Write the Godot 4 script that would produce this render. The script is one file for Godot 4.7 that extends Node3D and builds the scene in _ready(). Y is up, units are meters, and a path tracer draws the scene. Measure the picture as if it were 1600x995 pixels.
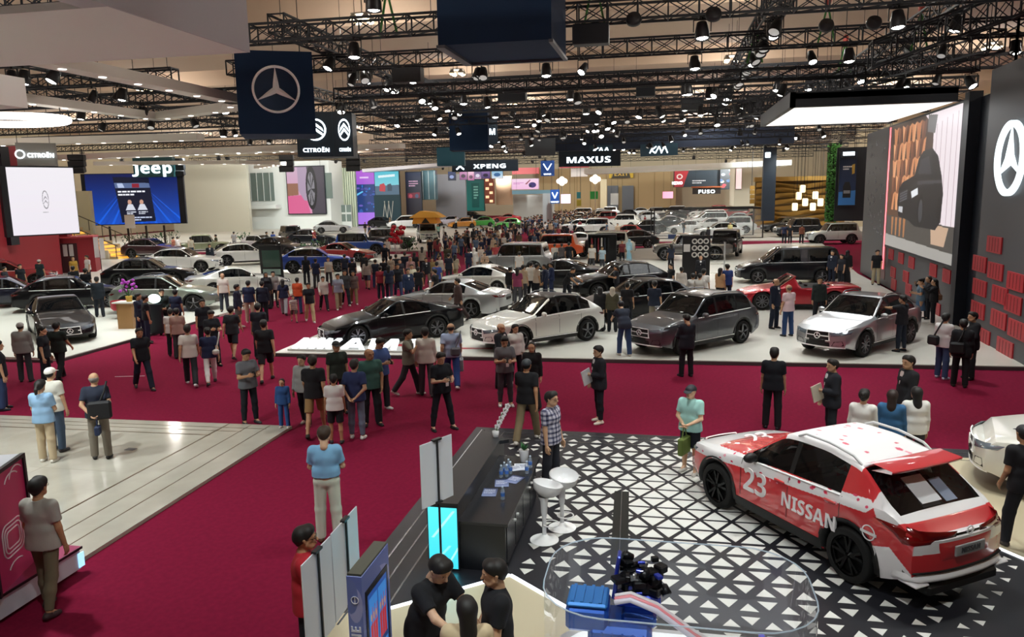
extends Node3D
# A motor show hall seen from a gallery. X runs across the hall, -Z down its length, metres.

func _ready() -> void:
	rng.seed = 7
	# ---- camera, surroundings, light
	var cam := Camera3D.new()
	cam.name = "camera"
	cam.fov = 45.0
	cam.near = 0.1
	cam.far = 400.0
	cam.position = Vector3(0, 5.07, 0)
	cam.rotation_degrees = Vector3(-9.3, 11.32, -1.04)
	add_child(cam)
	var env := Environment.new()
	env.background_mode = Environment.BG_COLOR
	env.background_color = Color(0.02, 0.02, 0.025)
	env.tonemap_mode = Environment.TONE_MAPPER_LINEAR
	env.tonemap_exposure = 1.0
	env.sdfgi_enabled = true
	env.ssao_enabled = true
	env.ssil_enabled = true
	var we := WorldEnvironment.new()
	we.name = "surroundings"
	we.environment = env
	add_child(we)
	# broad daylight-white area lamps: the lit soffit beside the tall picture wall
	area_lamp("soffit_lamp", Vector3(7.3, 7.83, -34.4), Vector2(4.6, 7.6), 26.0, Color(0.96, 0.98, 1.0))
	hall()
	stages()
	overhead()
	lamps()
	picture_wall()
	left_stands()
	far_stands()
	rally_stand()
	corner_stand()
	cars()
	people()
	small_things()

func area_lamp(called: String, at: Vector3, size: Vector2, energy: float, c := Color.WHITE, turn := Vector3(-90, 0, 0)) -> void:
	var a := AreaLight3D.new()
	a.name = called
	a.area_size = size
	a.light_energy = energy
	a.light_color = c
	a.position = at
	a.rotation_degrees = turn
	a.shadow_enabled = true
	a.area_range = 60.0
	a.area_attenuation = 2.0
	add_child(a)

# ---------------------------------------------------------------- the hall
func noise_tex(seed: int, freq: float, a: Color, b: Color, normal := false, size := 256) -> NoiseTexture2D:
	var f := FastNoiseLite.new()
	f.seed = seed
	f.frequency = freq
	f.fractal_octaves = 4
	var t := NoiseTexture2D.new()
	t.width = size
	t.height = size
	t.seamless = true
	t.noise = f
	if normal:
		t.as_normal_map = true
		t.bump_strength = 4.0
	else:
		var g := Gradient.new()
		g.set_color(0, a)
		g.set_color(1, b)
		t.color_ramp = g
	return t

func hall() -> void:
	var carpet := mat("red_carpet", Color.WHITE, 0.95)
	carpet.albedo_texture = noise_tex(3, 0.05, Color.html("701230"), Color.html("801737"))
	carpet.metallic_specular = 0.22
	carpet.uv1_triplanar = true
	carpet.uv1_world_triplanar = true
	carpet.uv1_scale = V3(0.7, 0.7, 0.7)
	struct("floor", span(V3(-80, -0.3, 14), V3(32, 0, -172)), carpet)
	var plaster := mat("beige_plaster", Color.html("ccb39c"), 0.9)
	var wallp := mat("hall_wall", Color.html("c4b79c"), 0.9)
	var grey := mat("ceiling_louvre", Color.html("a8a596"), 0.9)
	struct("ceiling", span(V3(-80, 15.6, 14), V3(32, 16, -172)), grey)
	struct("wall_back", span(V3(-80, -0.3, -172), V3(32, 16, -171.5)), wallp)
	struct("wall_front", span(V3(-80, -0.3, 13.5), V3(32, 16, 14)), wallp)
	struct("wall_left", span(V3(-80, -0.3, 14), V3(-79.5, 16, -172)), wallp)
	struct("wall_right", span(V3(31.5, -0.3, 14), V3(32, 16, -172)), wallp)
	# plaster bulkheads across the ceiling, with round loudspeakers let into the nearer ones
	var n := 1
	for z: float in [-16.0, -27.0, -44.0, -61.0, -78.0, -95.0, -112.0, -129.0, -146.0, -163.0]:
		struct("trim_%d" % n, span(V3(-79.5, 13.6, z + 5.2), V3(31.5, 15.6, z - 5.2)), plaster)
		n += 1
	# slats of the louvred ceiling between the bulkheads that show
	for z: float in [-35.6, -52.6]:
		for k in 6:
			struct("trim_%d" % n, bx(V3(-24, 15.5, z + (k - 2.5) * 1.1), V3(111, 0.2, 0.12)), plaster)
			n += 1
	# columns by the gold wall
	for x: float in [21.0, 24.0]:
		var c := MB.new()
		c.box(V3(x, 6.8, -104), V3(1.5, 13.6, 1.5))
		struct("trim_%d" % n, c, wallp)
		n += 1

func tile(called: String, c: Array, y0: float, y1: float, m: Material, parent: Node = null) -> MeshInstance3D:  # flat slab from an outline of (x, z)
	var p := PackedVector2Array()
	for q in c:
		p.append(Vector2(q[0], -q[1]))
	var b := MB.new()
	b.prism(p, y1 - y0, Transform3D(Basis(Vector3.RIGHT, -PI / 2), V3(0, y0, 0)))
	var o := put(called, b, m, parent)
	if parent == null:
		o.set_meta("kind", "structure")
	return o

func stages() -> void:
	# pale stage of the stand with the star
	var pale := mat("pale_stage_floor", Color.WHITE, 0.28)
	pale.albedo_texture = noise_tex(11, 0.01, Color.html("c9c6bd"), Color.html("d4d1c9"))
	pale.uv1_triplanar = true
	pale.uv1_world_triplanar = true
	pale.uv1_scale = V3(0.15, 0.15, 0.15)
	var s := tile("floor_star_stage", [[-12.3, -22.3], [10.0, -22.9], [10.9, -47], [14, -75], [-12.6, -62]], 0.0, 0.12, pale)
	var edge := mat("stage_edge", Color.html("4a4446"), 0.5)
	put("stage_edge", bx(V3(-1.2, 0.05, -22.58), V3(22.3, 0.1, 0.04), Basis(Vector3.UP, 0.027)), edge, s)
	put("stage_edge", bx(V3(-12.33, 0.05, -42), V3(0.04, 0.1, 39.5), Basis(Vector3.UP, 0.0075)), edge, s)
	# white stage along the other side of the aisle
	var white := mat("white_stage_floor", Color.html("d9dad0"), 0.3)
	var s2 := tile("floor_white_stage", [[-18.9, -20.8], [-18.8, -33.5], [-19.2, -40], [-21, -62], [-62, -62], [-60, -20.4]], 0.0, 0.1, white)
	put("stage_edge", bx(V3(-18.85, 0.04, -27), V3(0.04, 0.09, 12.6)), edge, s2)
	put("stage_edge", bx(V3(-39, 0.04, -20.55), V3(40, 0.09, 0.04)), edge, s2)
	# deeper stands
	var pale2 := mat("far_stage_floor", Color.html("d2cfc6"), 0.35)
	tile("floor_far_stage", [[-19.5, -66], [-20.5, -150], [-75, -150], [-75, -66]], 0.0, 0.1, pale2)
	tile("floor_far_stage", [[-9.5, -78], [-8.5, -155], [30, -155], [30, -78]], 0.0, 0.1, pale2)
	# polished marble stage with bronze inlays
	var marble := mat("polished_marble", Color.WHITE, 0.1)
	marble.albedo_texture = noise_tex(5, 0.012, Color.html("a8a397"), Color.html("bcb7ab"))
	marble.uv1_triplanar = true
	marble.uv1_world_triplanar = true
	marble.uv1_scale = V3(0.25, 0.25, 0.25)
	var s3 := tile("floor_marble_stage", [[-8.05, -15.15], [-8.05, -3], [-34, -3], [-34, -14.6]], 0.0, 0.06, marble)
	var bronze := mat("bronze_inlay", Color.html("6b5238"), 0.3, 0.7)
	for k in 3:
		var d: float = [0.5, 0.95, 1.5][k]
		var w: float = [0.018, 0.018, 0.035][k]
		put("inlay", bx(V3(-8.05 - d, 0.061, -9 - d * 0.5), V3(w, 0.004, 12.2 - d)), bronze, s3)
		put("inlay", bx(V3(-21 - d * 0.5, 0.061, -14.86 + d * 0.55), V3(26 - d, 0.004, w), Basis(Vector3.UP, 0.021)), bronze, s3)
	put("floor_socket", bx(V3(-10.6, 0.062, -13.2), V3(0.2, 0.006, 0.14)), edge, s3)
	# joints between the marble slabs
	for k in 5:
		put("joint", bx(V3(-11.6 - k * 2.2, 0.0605, -8), V3(0.008, 0.002, 11.2)), hexmat("9a9384", 0.4), s3)
	for k in 4:
		put("joint", bx(V3(-22, 0.0605, -5.4 - k * 2.2), V3(24, 0.002, 0.008)), hexmat("9a9384", 0.4), s3)
	# black stage with white triangles
	var black := mat("black_stage_floor", Color.html("26262c"), 0.35)
	var s4 := tile("floor_black_stage", [[-3.95, -15.6], [9.5, -15.45], [9.5, -15.0], [3.3, -15.0], [3.6, -12.6], [4.9, -10.7], [7.0, -8.0], [7.0, -2.0], [1.8, -2.0], [1.5, -6.9], [-0.6, -8.2], [-1.95, -9.3], [-3.3, -8.2], [-3.95, -8.0]], 0.0, 0.07, black)
	var cream := mat("cream_stage_floor", Color.html("cbbfa2"), 0.4)
	tile("floor_cream_stage", [[-3.95, -8.0], [-3.3, -8.2], [-1.95, -9.3], [-0.6, -8.2], [1.5, -6.9], [1.8, -2], [-3.95, -2]], 0.0, 0.07, cream)
	tile("floor_cream_corner", [[3.3, -15.0], [9.5, -15.0], [9.5, -2], [7.0, -2], [7.0, -8.0], [4.9, -10.7], [3.6, -12.6]], 0.0, 0.07, cream)
	var strip := mat("steel_strip", Color.html("8d8f94"), 0.25, 0.8)
	for k in 3:
		put("step_strip", bx(V3(-3.93 + 0.2 + k * 0.22, 0.071, -11.6), V3(0.025, 0.006, 7.6)), strip, s4)
		put("step_strip", bx(V3(1.5, 0.071, -15.3 + k * 0.22), V3(10.0 - k * 0.4, 0.006, 0.02), Basis(Vector3.UP, -0.004)), strip, s4)
	var led := glow("white_led_line", Color(0.95, 0.97, 1.0), 1.6)
	for q in [[[-1.95, -9.3], [-0.6, -8.2]], [[-0.6, -8.2], [0.2, -7.7]], [[3.6, -12.6], [4.9, -10.7]], [[4.9, -10.7], [7.0, -8.0]], [[-3.3, -8.2], [-1.95, -9.3]]]:
		var b := MB.new()
		b.bar(V3(q[0][0], 0.074, q[0][1]), V3(q[1][0], 0.074, q[1][1]), 0.06, 0.012)
		put("led_line", b, led, s4)
	put("floor_rail", bx(V3(-0.6, 0.075, -11.1), V3(0.24, 0.012, 2.6), Basis(Vector3.UP, 0.04)), hexmat("141a1a", 0.3), s4)
	put("rail_line", bx(V3(-0.6, 0.083, -11.1), V3(0.012, 0.004, 2.6), Basis(Vector3.UP, 0.04)), strip, s4)
	# white triangles: two to a diamond, smaller away from the middle
	var tri := mat("white_triangle", Color.html("e2e2dd"), 0.35)
	var made := 0
	var up := MB.new()
	up.prism(PackedVector2Array([Vector2(-0.235, -0.125), Vector2(0.235, -0.125), Vector2(0, 0.25)]), 0.004, Transform3D(Basis(Vector3.RIGHT, -PI / 2)))
	var um := up.mesh()
	var rest := MB.new()
	var all := []
	for j in 19:
		for i in range(-8, 12):
			var c := V3(-0.12 + 0.47 * i + (0.235 if j % 2 else 0.0), 0.07, -15.2 + 0.375 * j)
			var r := Vector2((c.x - 0.6) * 0.9, (c.z + 12.2) * 0.75).length()
			var k := clampf(1.22 - 0.28 * r, 0.0, 0.98)
			if c.x < -1.0:
				k = minf(k, 0.98 - (-1.0 - c.x) * 0.34)
			if k < 0.14 or c.x < -3.2 or c.z > -7.9 and absf(c.x) < 1.6 or c.x > 3.3 + (c.z + 12.6) * 0.74 and c.z > -14.9 or (c.x < -1.9 and c.z > -12.6) or c.z > -9.55 - (c.x + 1.95) * -0.78 and c.x < 0.2:
				continue
			all.append([c, k])
	all.sort_custom(func(a, b): return a[1] / a[0].length() > b[1] / b[0].length())
	for q in all:
		for sg in [1.0, -1.0]:
			var k := lerpf(0.14, 0.79, q[1])
			var x := Transform3D(Basis.from_scale(V3(k, 1, k)) * Basis(Vector3.UP, 0.0 if sg > 0 else PI), q[0] + V3(0, 0, -0.125 * sg))
			if made < 300:
				var o := put("floor_triangle", um, tri, s4)
				o.transform = x
			else:
				rest.add(up, x)
			made += 1
	if rest.v.size():
		put("floor_triangles", rest, tri, s4).set_meta("kind", "stuff")
	# strips of tape left on the carpet
	for q in [[V3(-15.2, 0.002, -19.2), 0.85, 0.25], [V3(-16.9, 0.002, -18.0), 0.5, 0.9]]:
		lone("floor_tape", bx(q[0], V3(q[1], 0.003, 0.03), Basis(Vector3.UP, q[2])), hexmat("d8cfd0"), "short strip of pale tape stuck on the red carpet", "tape", "tape on the carpet")

# ---------------------------------------------------------------- what hangs under the roof
func truss(a: Vector3, b: Vector3, s: float, label: String, group: String, step := 0.8) -> void:
	var t := thing("truss", label, "truss", a, 0, group)
	var d := b - a
	var l := d.length()
	var u := d / l
	var side := u.cross(Vector3.UP).normalized()
	var h := s * 0.5
	var br := MB.new()
	var cor := []
	for e in [[-1, -1], [1, -1], [1, 1], [-1, 1]]:
		cor.append(side * h * e[0] + Vector3.UP * h * e[1])
	for c: Vector3 in cor:
		var ch := MB.new()
		ch.bar(c, c + d, 0.07)
		put("chord", ch, mat("black_truss", Color.html("0f141d"), 0.6), t)
	var n := maxi(2, int(l / step))
	for k in n + 1:
		var p := u * (l * k / n)
		for e in 4:
			br.bar(p + cor[e], p + cor[(e + 1) % 4], 0.045)
		if k < n:
			var q := u * (l * (k + 1) / n)
			for e in [1, 3]:
				br.bar(p + cor[e], q + cor[(e + 1) % 4], 0.028)
				br.bar(q + cor[e], p + cor[(e + 1) % 4], 0.028)
			br.bar(p + cor[0], q + cor[1], 0.028)
	put("bracing", br, mat("black_truss", Color.BLACK), t)
	var m := maxi(2, int(l / 9.0))
	for k in m + 1:
		var hg := MB.new()
		var p := u * (l * (k + 0.04) / (m + 0.08)) + Vector3.UP * h
		hg.bar(p, V3(p.x, 15.62 - a.y, p.z), 0.018)
		put("hanging_cable", hg, mat("black_truss", Color.BLACK), t)

func beam_ring(label: String, pts: Array, y0: float, y1: float, w: float, m: Material) -> Node3D:
	var t := thing("light_canopy", label, "canopy")
	for i in pts.size() - 1:
		var b := MB.new()
		var p := V3(pts[i][0], (y0 + y1) * 0.5, pts[i][1])
		var q := V3(pts[i + 1][0], (y0 + y1) * 0.5, pts[i + 1][1])
		var u := (q - p).normalized() * w * 0.42
		b.bar(p - u, q + u, w, y1 - y0)
		put("beam", b, m, t)
		var n := int((q - p).length() / 1.6)
		for k in n:
			var c := p.lerp(q, (k + 0.5) / n)
			c.y = y0 - 0.006
			var dl := MB.new()
			dl.lathe([Vector2(0, -0.01), Vector2(0.11, -0.01), Vector2(0.13, 0.01)], 14, Transform3D(Basis.IDENTITY, c))
			put("downlight", dl, glow("downlight_glow", Color(1, 0.98, 0.94), 5.0), t)
		if i == 0 or n > 6:
			for k in 2:
				var c := p.lerp(q, 0.3 + 0.4 * k)
				var sl := SpotLight3D.new()
				sl.name = "downlight_beam"
				sl.position = V3(c.x, y0 - 0.05, c.z)
				sl.rotation_degrees.x = -90
				sl.spot_angle = 55
				sl.spot_range = 60
				sl.light_energy = 40
				sl.light_size = 0.2
				sl.shadow_enabled = true
				t.add_child(sl, true)
	return t

func hang(t: Node3D, w: float, up: float) -> void:  # two cables up to the roof
	for s in [-0.5, 0.5]:
		put("hanging_cable", bx(V3(s * w, (15.62 - t.position.y + up) / 2, -0.1), V3(0.03, 15.62 - t.position.y - up, 0.03)), mat("black_truss", Color.html("0f141d"), 0.6), t)

func star_shape(r: float, deep: float, ring := 0.08) -> MB:  # three-pointed star in a ring, in the XY plane facing +Z
	var b := MB.new()
	b.lathe([Vector2(r * (1 - ring), 0), Vector2(r * (1 - ring), deep), Vector2(r * (1 - ring * 0.5), deep * 1.3), Vector2(r, deep), Vector2(r, 0), Vector2(r * (1 - ring), 0)].map(func(q): return q), 48, Transform3D(Basis(Vector3.RIGHT, PI / 2)))
	for k in 3:
		var a := PI / 2 + TAU * k / 3
		var tip := V3(cos(a), sin(a), 0) * r * 0.96
		var l := V3(cos(a + PI / 3), sin(a + PI / 3), 0) * r * 0.17
		var rr := V3(cos(a - PI / 3), sin(a - PI / 3), 0) * r * 0.17
		var c := V3(0, 0, deep * 1.6)
		var z := V3(0, 0, deep * 0.5)
		b.quad(c, c, tip + z, l + Vector3.ZERO)
		b.quad(c, rr, tip + z, tip + z)
	return b

func overhead() -> void:
	# the grid of black trusses; spans at the same height, 10.4 m
	var y := 10.4
	var nth := ["first", "second", "third", "fourth", "fifth", "sixth", "seventh", "eighth", "ninth", "tenth", "eleventh", "twelfth"]
	var i := 0
	for q in [[-24.6, -18.0, 13.5], [-30.6, -18.0, 15.0], [-38.6, -16.0, 16.0], [-46.0, -22.0, 16.0], [-53.0, -22.0, 18.0], [-60.0, -24.0, 18.0], [-68.0, -26.0, 18.0], [-77.0, -30.0, 20.0], [-88.0, -34.0, 22.0], [-100.0, -66.0, 24.0], [-118.0, -62.0, 24.0], [-138.0, -62.0, 24.0]]:
		truss(V3(q[1], y, q[0]), V3(q[2], y, q[0]), 0.55, "black box truss spanning the hall, %s one behind the big hanging box" % nth[i], "cross trusses under the roof", 0.9 if q[0] > -50 else 1.5)
		i += 1
	for q in [[3.5, -24, -62], [9.4, -24, -60], [-13.4, -26, -62], [-20.5, -42, -80]]:
		truss(V3(q[0], y + 0.65, q[1]), V3(q[0], y + 0.65, q[2]), 0.6, "black box truss running lengthwise on top of the cross trusses", "lengthwise trusses under the roof", 1.0)
	i = 0
	for q in [[-34.5, -15.0, 12.0], [-42.3, -16.0, 13.0], [-49.5, -18.0, 14.0], [-56.5, -20.0, 15.0], [-64.0, -22.0, 16.0], [-72.5, -24.0, 16.0], [-82.0, -28.0, 18.0], [-94.0, -32.0, 20.0]]:
		truss(V3(q[1], 9.7, q[0]), V3(q[2], 9.7, q[0]), 0.45, "slim lower lighting truss, %s one behind the star cube" % nth[i], "lower lighting trusses", 1.1)
		i += 1
	# lower trusses over the white stage
	i = 0
	for q in [[-24.0, -34, -19.5], [-29.0, -36, -19.5], [-35.0, -40, -20], [-41.0, -44, -21], [-48.0, -48, -22], [-56.0, -52, -24], [-66.0, -60, -28], [-78.0, -64, -32]]:
		truss(V3(q[1], 10.0, q[0]), V3(q[2], 10.0, q[0]), 0.5, "black truss over the white stage, %s from the marble stage canopy" % nth[i], "trusses over the white stage", 1.0)
		i += 1
	for x: float in [-24.5, -31.0]:
		truss(V3(x, 10.5, -22), V3(x, 10.5, -66), 0.5, "black box truss crossing above the white stage trusses", "lengthwise trusses over the white stage", 1.2)
	# rig of the stand with the star: heavy truss towers and a crane-like arm
	truss(V3(6.4, 9.2, -27.5), V3(13.8, 11.6, -27.0), 0.8, "heavy sloping black truss above the tall picture wall", "heavy trusses", 0.7)
	truss(V3(3.0, 8.9, -44.0), V3(11.0, 9.9, -30.0), 0.7, "heavy black truss running slantwise towards the lit soffit", "heavy trusses", 0.7)
	truss(V3(11.6, 8.2, -30), V3(11.6, 10.2, -30), 0.9, "short upright truss tower on top of the picture wall", "heavy trusses", 0.7)
	# green slings and red hooks on the chain hoists
	for q in [[-5.0, -24.6], [-2.2, -24.6], [5.6, -30.6], [7.9, -38.6], [9.4, -33.0], [3.5, -34.0], [-8.8, -24.6]]:
		var sg := MB.new()
		sg.bar(V3(q[0] - 0.3, y - 0.28, q[1]), V3(q[0], y + 1.1, q[1]), 0.06)
		sg.bar(V3(q[0] + 0.3, y - 0.28, q[1]), V3(q[0], y + 1.1, q[1]), 0.06)
		var t := thing("chain_hoist", "green sling and red hook holding a black truss", "hoist", Vector3.ZERO, 0, "chain hoists on the trusses")
		put("sling", sg, hexmat("3f7d3a"), t)
		var hk := MB.new()
		hk.ball(V3(q[0], y + 1.25, q[1]), V3(0.13, 0.2, 0.13), 10, 8)
		put("hook", hk, hexmat("a03a2c", 0.5), t)
		var ch := MB.new()
		ch.bar(V3(q[0], y + 1.3, q[1]), V3(q[0], 13.7, q[1]), 0.03)
		put("chain", ch, hexmat("22201e"), t)
	# loudspeakers let into the truss line and line arrays
	for q in [[-1.0, -24.6], [1.3, -24.6], [-3.4, -24.6], [4.9, -27.2], [6.3, -27.2]]:
		var b := MB.new()
		b.lathe([Vector2(0, -0.05), Vector2(0.22, -0.05), Vector2(0.24, 0.05), Vector2(0.2, 0.16), Vector2(0, 0.16)], 20, Transform3D(Basis(Vector3.RIGHT, 0.9), V3(q[0], y - 0.34, q[1] + 0.3)))
		var t := thing("round_lamp", "round black lamp housing clamped under a truss", "lamp", Vector3.ZERO, 0, "round lamps under the trusses")
		put("housing", b, hexmat("202024", 0.5), t)
		var r := MB.new()
		r.lathe([Vector2(0.1, -0.055), Vector2(0.13, -0.07), Vector2(0.16, -0.055)], 20, Transform3D(Basis(Vector3.RIGHT, 0.9), V3(q[0], y - 0.34, q[1] + 0.3)))
		put("lamp_ring", r, hexmat("55555c", 0.4), t)
	for q in [[-2.3, -24.6, 1.1], [-1.0, -38.6, 0.9], [1.4, -46.0, 1.2], [4.8, -46.0, 1.0], [-7.5, -38.6, 1.4], [-10.2, -30.6, 1.2], [-5.0, -53.0, 1.3]]:
		var eb := MB.new()
		eb.rbox(V3(q[0], y - 0.62, q[1]), V3(q[2], 0.6, 0.55), 0.03)
		lone("amplifier_box", eb, hexmat("0e131c", 0.5), "black equipment box fixed under a roof truss", "equipment box", "equipment boxes under the trusses")
	# big black hanging box above the star stage
	var navy := mat("navy_cloth", Color.html("062646"), 0.9)
	var t := thing("hanging_box", "large plain black hanging box with grey lower rim above the star stage", "hanging box")
	put("skirt", span(V3(-6.2, 9.1, -24.4), V3(-3.05, 12.6, -21.3)), navy, t)
	for q in [[V3(-6.24, 9.02, -24.44), V3(-6.0, 9.1, -21.26)], [V3(-6.24, 9.02, -24.44), V3(-3.0, 9.1, -24.3)], [V3(-3.12, 9.02, -24.44), V3(-3.0, 9.1, -21.26)]]:
		put("lower_rim", span(q[0], q[1]), hexmat("5c6068", 0.4), t)
	# navy cube with the chrome star
	t = thing("hanging_cube", "navy hanging cube sign with a chrome three-pointed star", "sign", V3(-15.28, 9.16, -29.25), deg_to_rad(26))
	put("cube", bx(V3(0, 0, -1.5), V3(2.95, 3.2, 3.0)), navy, t)
	var disc := MB.new()
	disc.lathe([Vector2(0, 0.02), Vector2(0.85, 0.02), Vector2(0.88, 0)], 40, Transform3D(Basis(Vector3.RIGHT, PI / 2), V3(0.02, 0.12, 0)))
	put("star_disc", disc, mat("star_blue", Color.html("1d3350"), 0.25, 0.3), t)
	var st := put("star", star_shape(0.92, 0.09, 0.1), mat("chrome", Color.WHITE), t)
	st.position = V3(0.02, 0.12, 0.01)
	hang(t, 2.0, 1.6)
	# cube with the double chevron
	var dark := mat("charcoal_sign", Color.html("0c2130"), 0.5)
	var lit := glow("lit_lettering", Color(0.93, 0.98, 1.0), 3.0)
	t = thing("hanging_sign", "dark hanging sign box with lit double chevron roundels", "sign", V3(-21.19, 8.82, -45.29), deg_to_rad(16))
	put("box", bx(V3(0.55, 0, -1.2), V3(3.4, 2.7, 2.4)), dark, t)
	for sd in 2:
		var x := Transform3D(Basis.IDENTITY, V3(0, 0.28, 0.02)) if sd == 0 else Transform3D(Basis.IDENTITY, V3(1.75, 0.25, 0.02)).scaled_local(V3(0.55, 1, 1))
		var r := MB.new()
		r.lathe([Vector2(0.56, 0), Vector2(0.56, 0.03), Vector2(0.66, 0.03), Vector2(0.66, 0)], 32, Transform3D(Basis(Vector3.RIGHT, PI / 2)))
		var o := put("lit_ring", r, lit, t)
		o.transform = x
		for k in 2:
			var c := MB.new()
			c.prism(PackedVector2Array([Vector2(-0.5, -0.42 + k * 0.3), Vector2(0, -0.06 + k * 0.3), Vector2(0.5, -0.42 + k * 0.3), Vector2(0.42, -0.2 + k * 0.3), Vector2(0, 0.12 + k * 0.3), Vector2(-0.42, -0.2 + k * 0.3)]), 0.03)
			var c2 := put("lit_chevron", c, lit, t)
			c2.transform = x
		letters("CITROËN", 0.24 if sd == 0 else 0.2, 0.03, lit, t, Transform3D(Basis.from_scale(V3(1.15 if sd == 0 else 0.6, 1, 1)), V3(x.origin.x, -0.95, 0.03)))
	hang(t, 2.4, 1.3)
	put("corner_line", bx(V3(1.05, 0, 0.01), V3(0.03, 2.7, 0.03)), hexmat("31424e"), t)
	# other plain hanging boxes down the hall
	t = thing("hanging_box", "plain navy hanging box above the middle of the aisle crowd", "hanging box", V3(-12.78, 9.19, -50.4), deg_to_rad(10))
	put("skirt", bx(V3(0, 0, -1), V3(2.55, 2.6, 2)), navy, t)
	hang(t, 1.8, 1.3)
	t = thing("hanging_sign", "slim dark sign with a lit letter beside the plain navy box", "sign", V3(-12.13, 9.34, -54.67), deg_to_rad(10))
	put("panel", bx(Vector3.ZERO, V3(0.75, 1.7, 0.3)), hexmat("34414f", 0.6), t)
	hang(t, 0.5, 0.8)
	letters("M", 0.42, 0.04, lit, t, Transform3D(Basis.IDENTITY, V3(0, 0, 0.17)))
	t = thing("hanging_box", "grey hanging projection screen box over the far aisle", "hanging box", V3(-11, 9.06, -69.13), deg_to_rad(10))
	put("panel", bx(Vector3.ZERO, V3(2.7, 1.6, 0.4)), hexmat("5d666e", 0.6), t)
	hang(t, 2.0, 0.8)
	t = thing("hanging_box", "small teal hanging box over the far stands", "hanging box", V3(-17.68, 8.12, -63.59), deg_to_rad(10))
	put("panel", bx(Vector3.ZERO, V3(2.3, 1.5, 1.0)), hexmat("1d5a6c", 0.6), t)
	hang(t, 1.6, 0.7)
	t = thing("sign_beam", "long dark blue hanging beam with two lit slanted-stroke signs", "sign", V3(0.23, 9.46, -74), deg_to_rad(6))
	hang(t, 18.0, 0.9)
	put("beam", bx(V3(0, 0.2, -0.4), V3(22.5, 1.5, 0.8), Basis(Vector3.BACK, 0.012)), mat("blue_black", Color.html("16243a"), 0.6), t)
	for q in [[-6.2, 0.42], [-0.9, 0.5]]:
		put("sign_panel", bx(V3(q[0], -0.75, 0.15), V3(3.4 if q[0] > -3 else 2.2, 1.1, 0.2), Basis(Vector3.BACK, 0.02)), mat("teal_panel", Color.html("1d3b4a"), 0.5), t)
		# K I A in slanted strokes
		var k := MB.new()
		var o := V3(q[0] - 0.85, -1.05, 0.27)
		for sgm in [[0.0, 0.0, 0.28, 0.62], [0.1, 0.24, 0.6, 0.62], [0.16, 0.28, 0.5, 0.0], [0.5, 0.0, 0.84, 0.62], [0.84, 0.62, 1.1, 0.0], [1.02, 0.0, 1.36, 0.62], [1.36, 0.62, 1.62, 0.0]]:
			k.bar(o + V3(sgm[0], sgm[1], 0), o + V3(sgm[2], sgm[3], 0), 0.04, 0.11)
		put("lettering", k, lit, t)
	t = thing("sign_board", "dark hanging sign with bold white lit lettering below the long beam", "sign", V3(-6.48, 7.83, -67.69), deg_to_rad(8))
	put("panel", bx(Vector3.ZERO, V3(5.3, 1.3, 0.4)), dark, t)
	hang(t, 4.0, 0.6)
	letters("MAXUS", 0.5, 0.05, lit, t, Transform3D(Basis.from_scale(V3(1.65, 1, 1)), V3(-0.1, -0.1, 0.22)))
	t = thing("sign_board", "dark hanging sign with a white cross mark and wide lettering", "sign", V3(-17.66, 7.74, -75.98), deg_to_rad(8))
	put("panel", bx(Vector3.ZERO, V3(6.6, 1.1, 0.4)), dark, t)
	hang(t, 5.0, 0.5)
	letters("XPENG", 0.4, 0.05, lit, t, Transform3D(Basis.from_scale(V3(1.8, 1, 1)), V3(0.5, -0.05, 0.22)))
	var xm := MB.new()
	for s in [-1.0, 1.0]:
		xm.bar(V3(-2.85, -0.32 * s, 0.23), V3(-2.1, 0.32 * s, 0.23), 0.05, 0.14)
	put("cross_mark", xm, lit, t)
	# white soffit over the marble stage, with a tall fascia and a red screen
	var cloth := mat("white_soffit", Color.html("e6e4e2"), 0.8)
	t = thing("stand_canopy", "broad white canopy soffit with tall fascia hanging over the marble stage", "canopy")
	put("soffit", span(V3(-34, 8.0, -15.1), V3(-8.45, 8.12, -11.0)), cloth, t)
	put("fascia", span(V3(-8.9, 8.0, -15.1), V3(-8.4, 12.2, -5.0)), mat("fascia_grey", Color.html("b9b6bc"), 0.7), t)
	put("edge_return", span(V3(-17.2, 7.3, -16.6), V3(-15.2, 8.0, -15.3)), cloth, t)
	put("red_screen", span(V3(-8.4, 9.35, -11.7), V3(-8.36, 11.5, -5.5)), glow("red_screen_glow", Color(0.85, 0.05, 0.16), 1.2), t)
	put("light_strip", span(V3(-8.4, 9.26, -11.7), V3(-8.35, 9.32, -5.5)), glow("white_led_line", Color.WHITE, 1.0), t)
	# white light canopies over the white stage
	var wb := mat("white_beam", Color.html("d8d2c8"), 0.6)
	beam_ring("angular white light canopy with downlights over the white stage", [[-18.2, -20.5], [-18.2, -31.0], [-20.0, -33.6], [-25.6, -36.2], [-26.0, -26.0]], 9.05, 9.4, 0.75, wb)
	beam_ring("white straight light beam with downlights behind the angular canopy", [[-40.0, -40.5], [-27.0, -41.5]], 8.4, 8.8, 0.9, wb)
	beam_ring("long white light beams sweeping towards the far stands", [[-44.0, -50], [-20.5, -47.0]], 8.0, 8.35, 1.2, wb)
	beam_ring("long flat white light beam over the far white stage", [[-50.0, -60], [-20.5, -58.0]], 8.6, 8.95, 1.2, wb)
	beam_ring("low white light beam above the red kiosk", [[-46.0, -57], [-36, -61], [-34.5, -66], [-40, -72]], 7.9, 8.2, 0.8, wb)
	var ov := MB.new()
	var P := []
	for k in 33:
		var a := TAU * k / 32
		P.append(V3(cos(a) * 2.6, 0, sin(a) * 1.9))
	ov.tube(P, 0.16, 8, false)
	t = thing("ring_lamp", "oval white ring lamp hanging over the white stage corner", "lamp", V3(-28.43, 8.6, -29.83))
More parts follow.
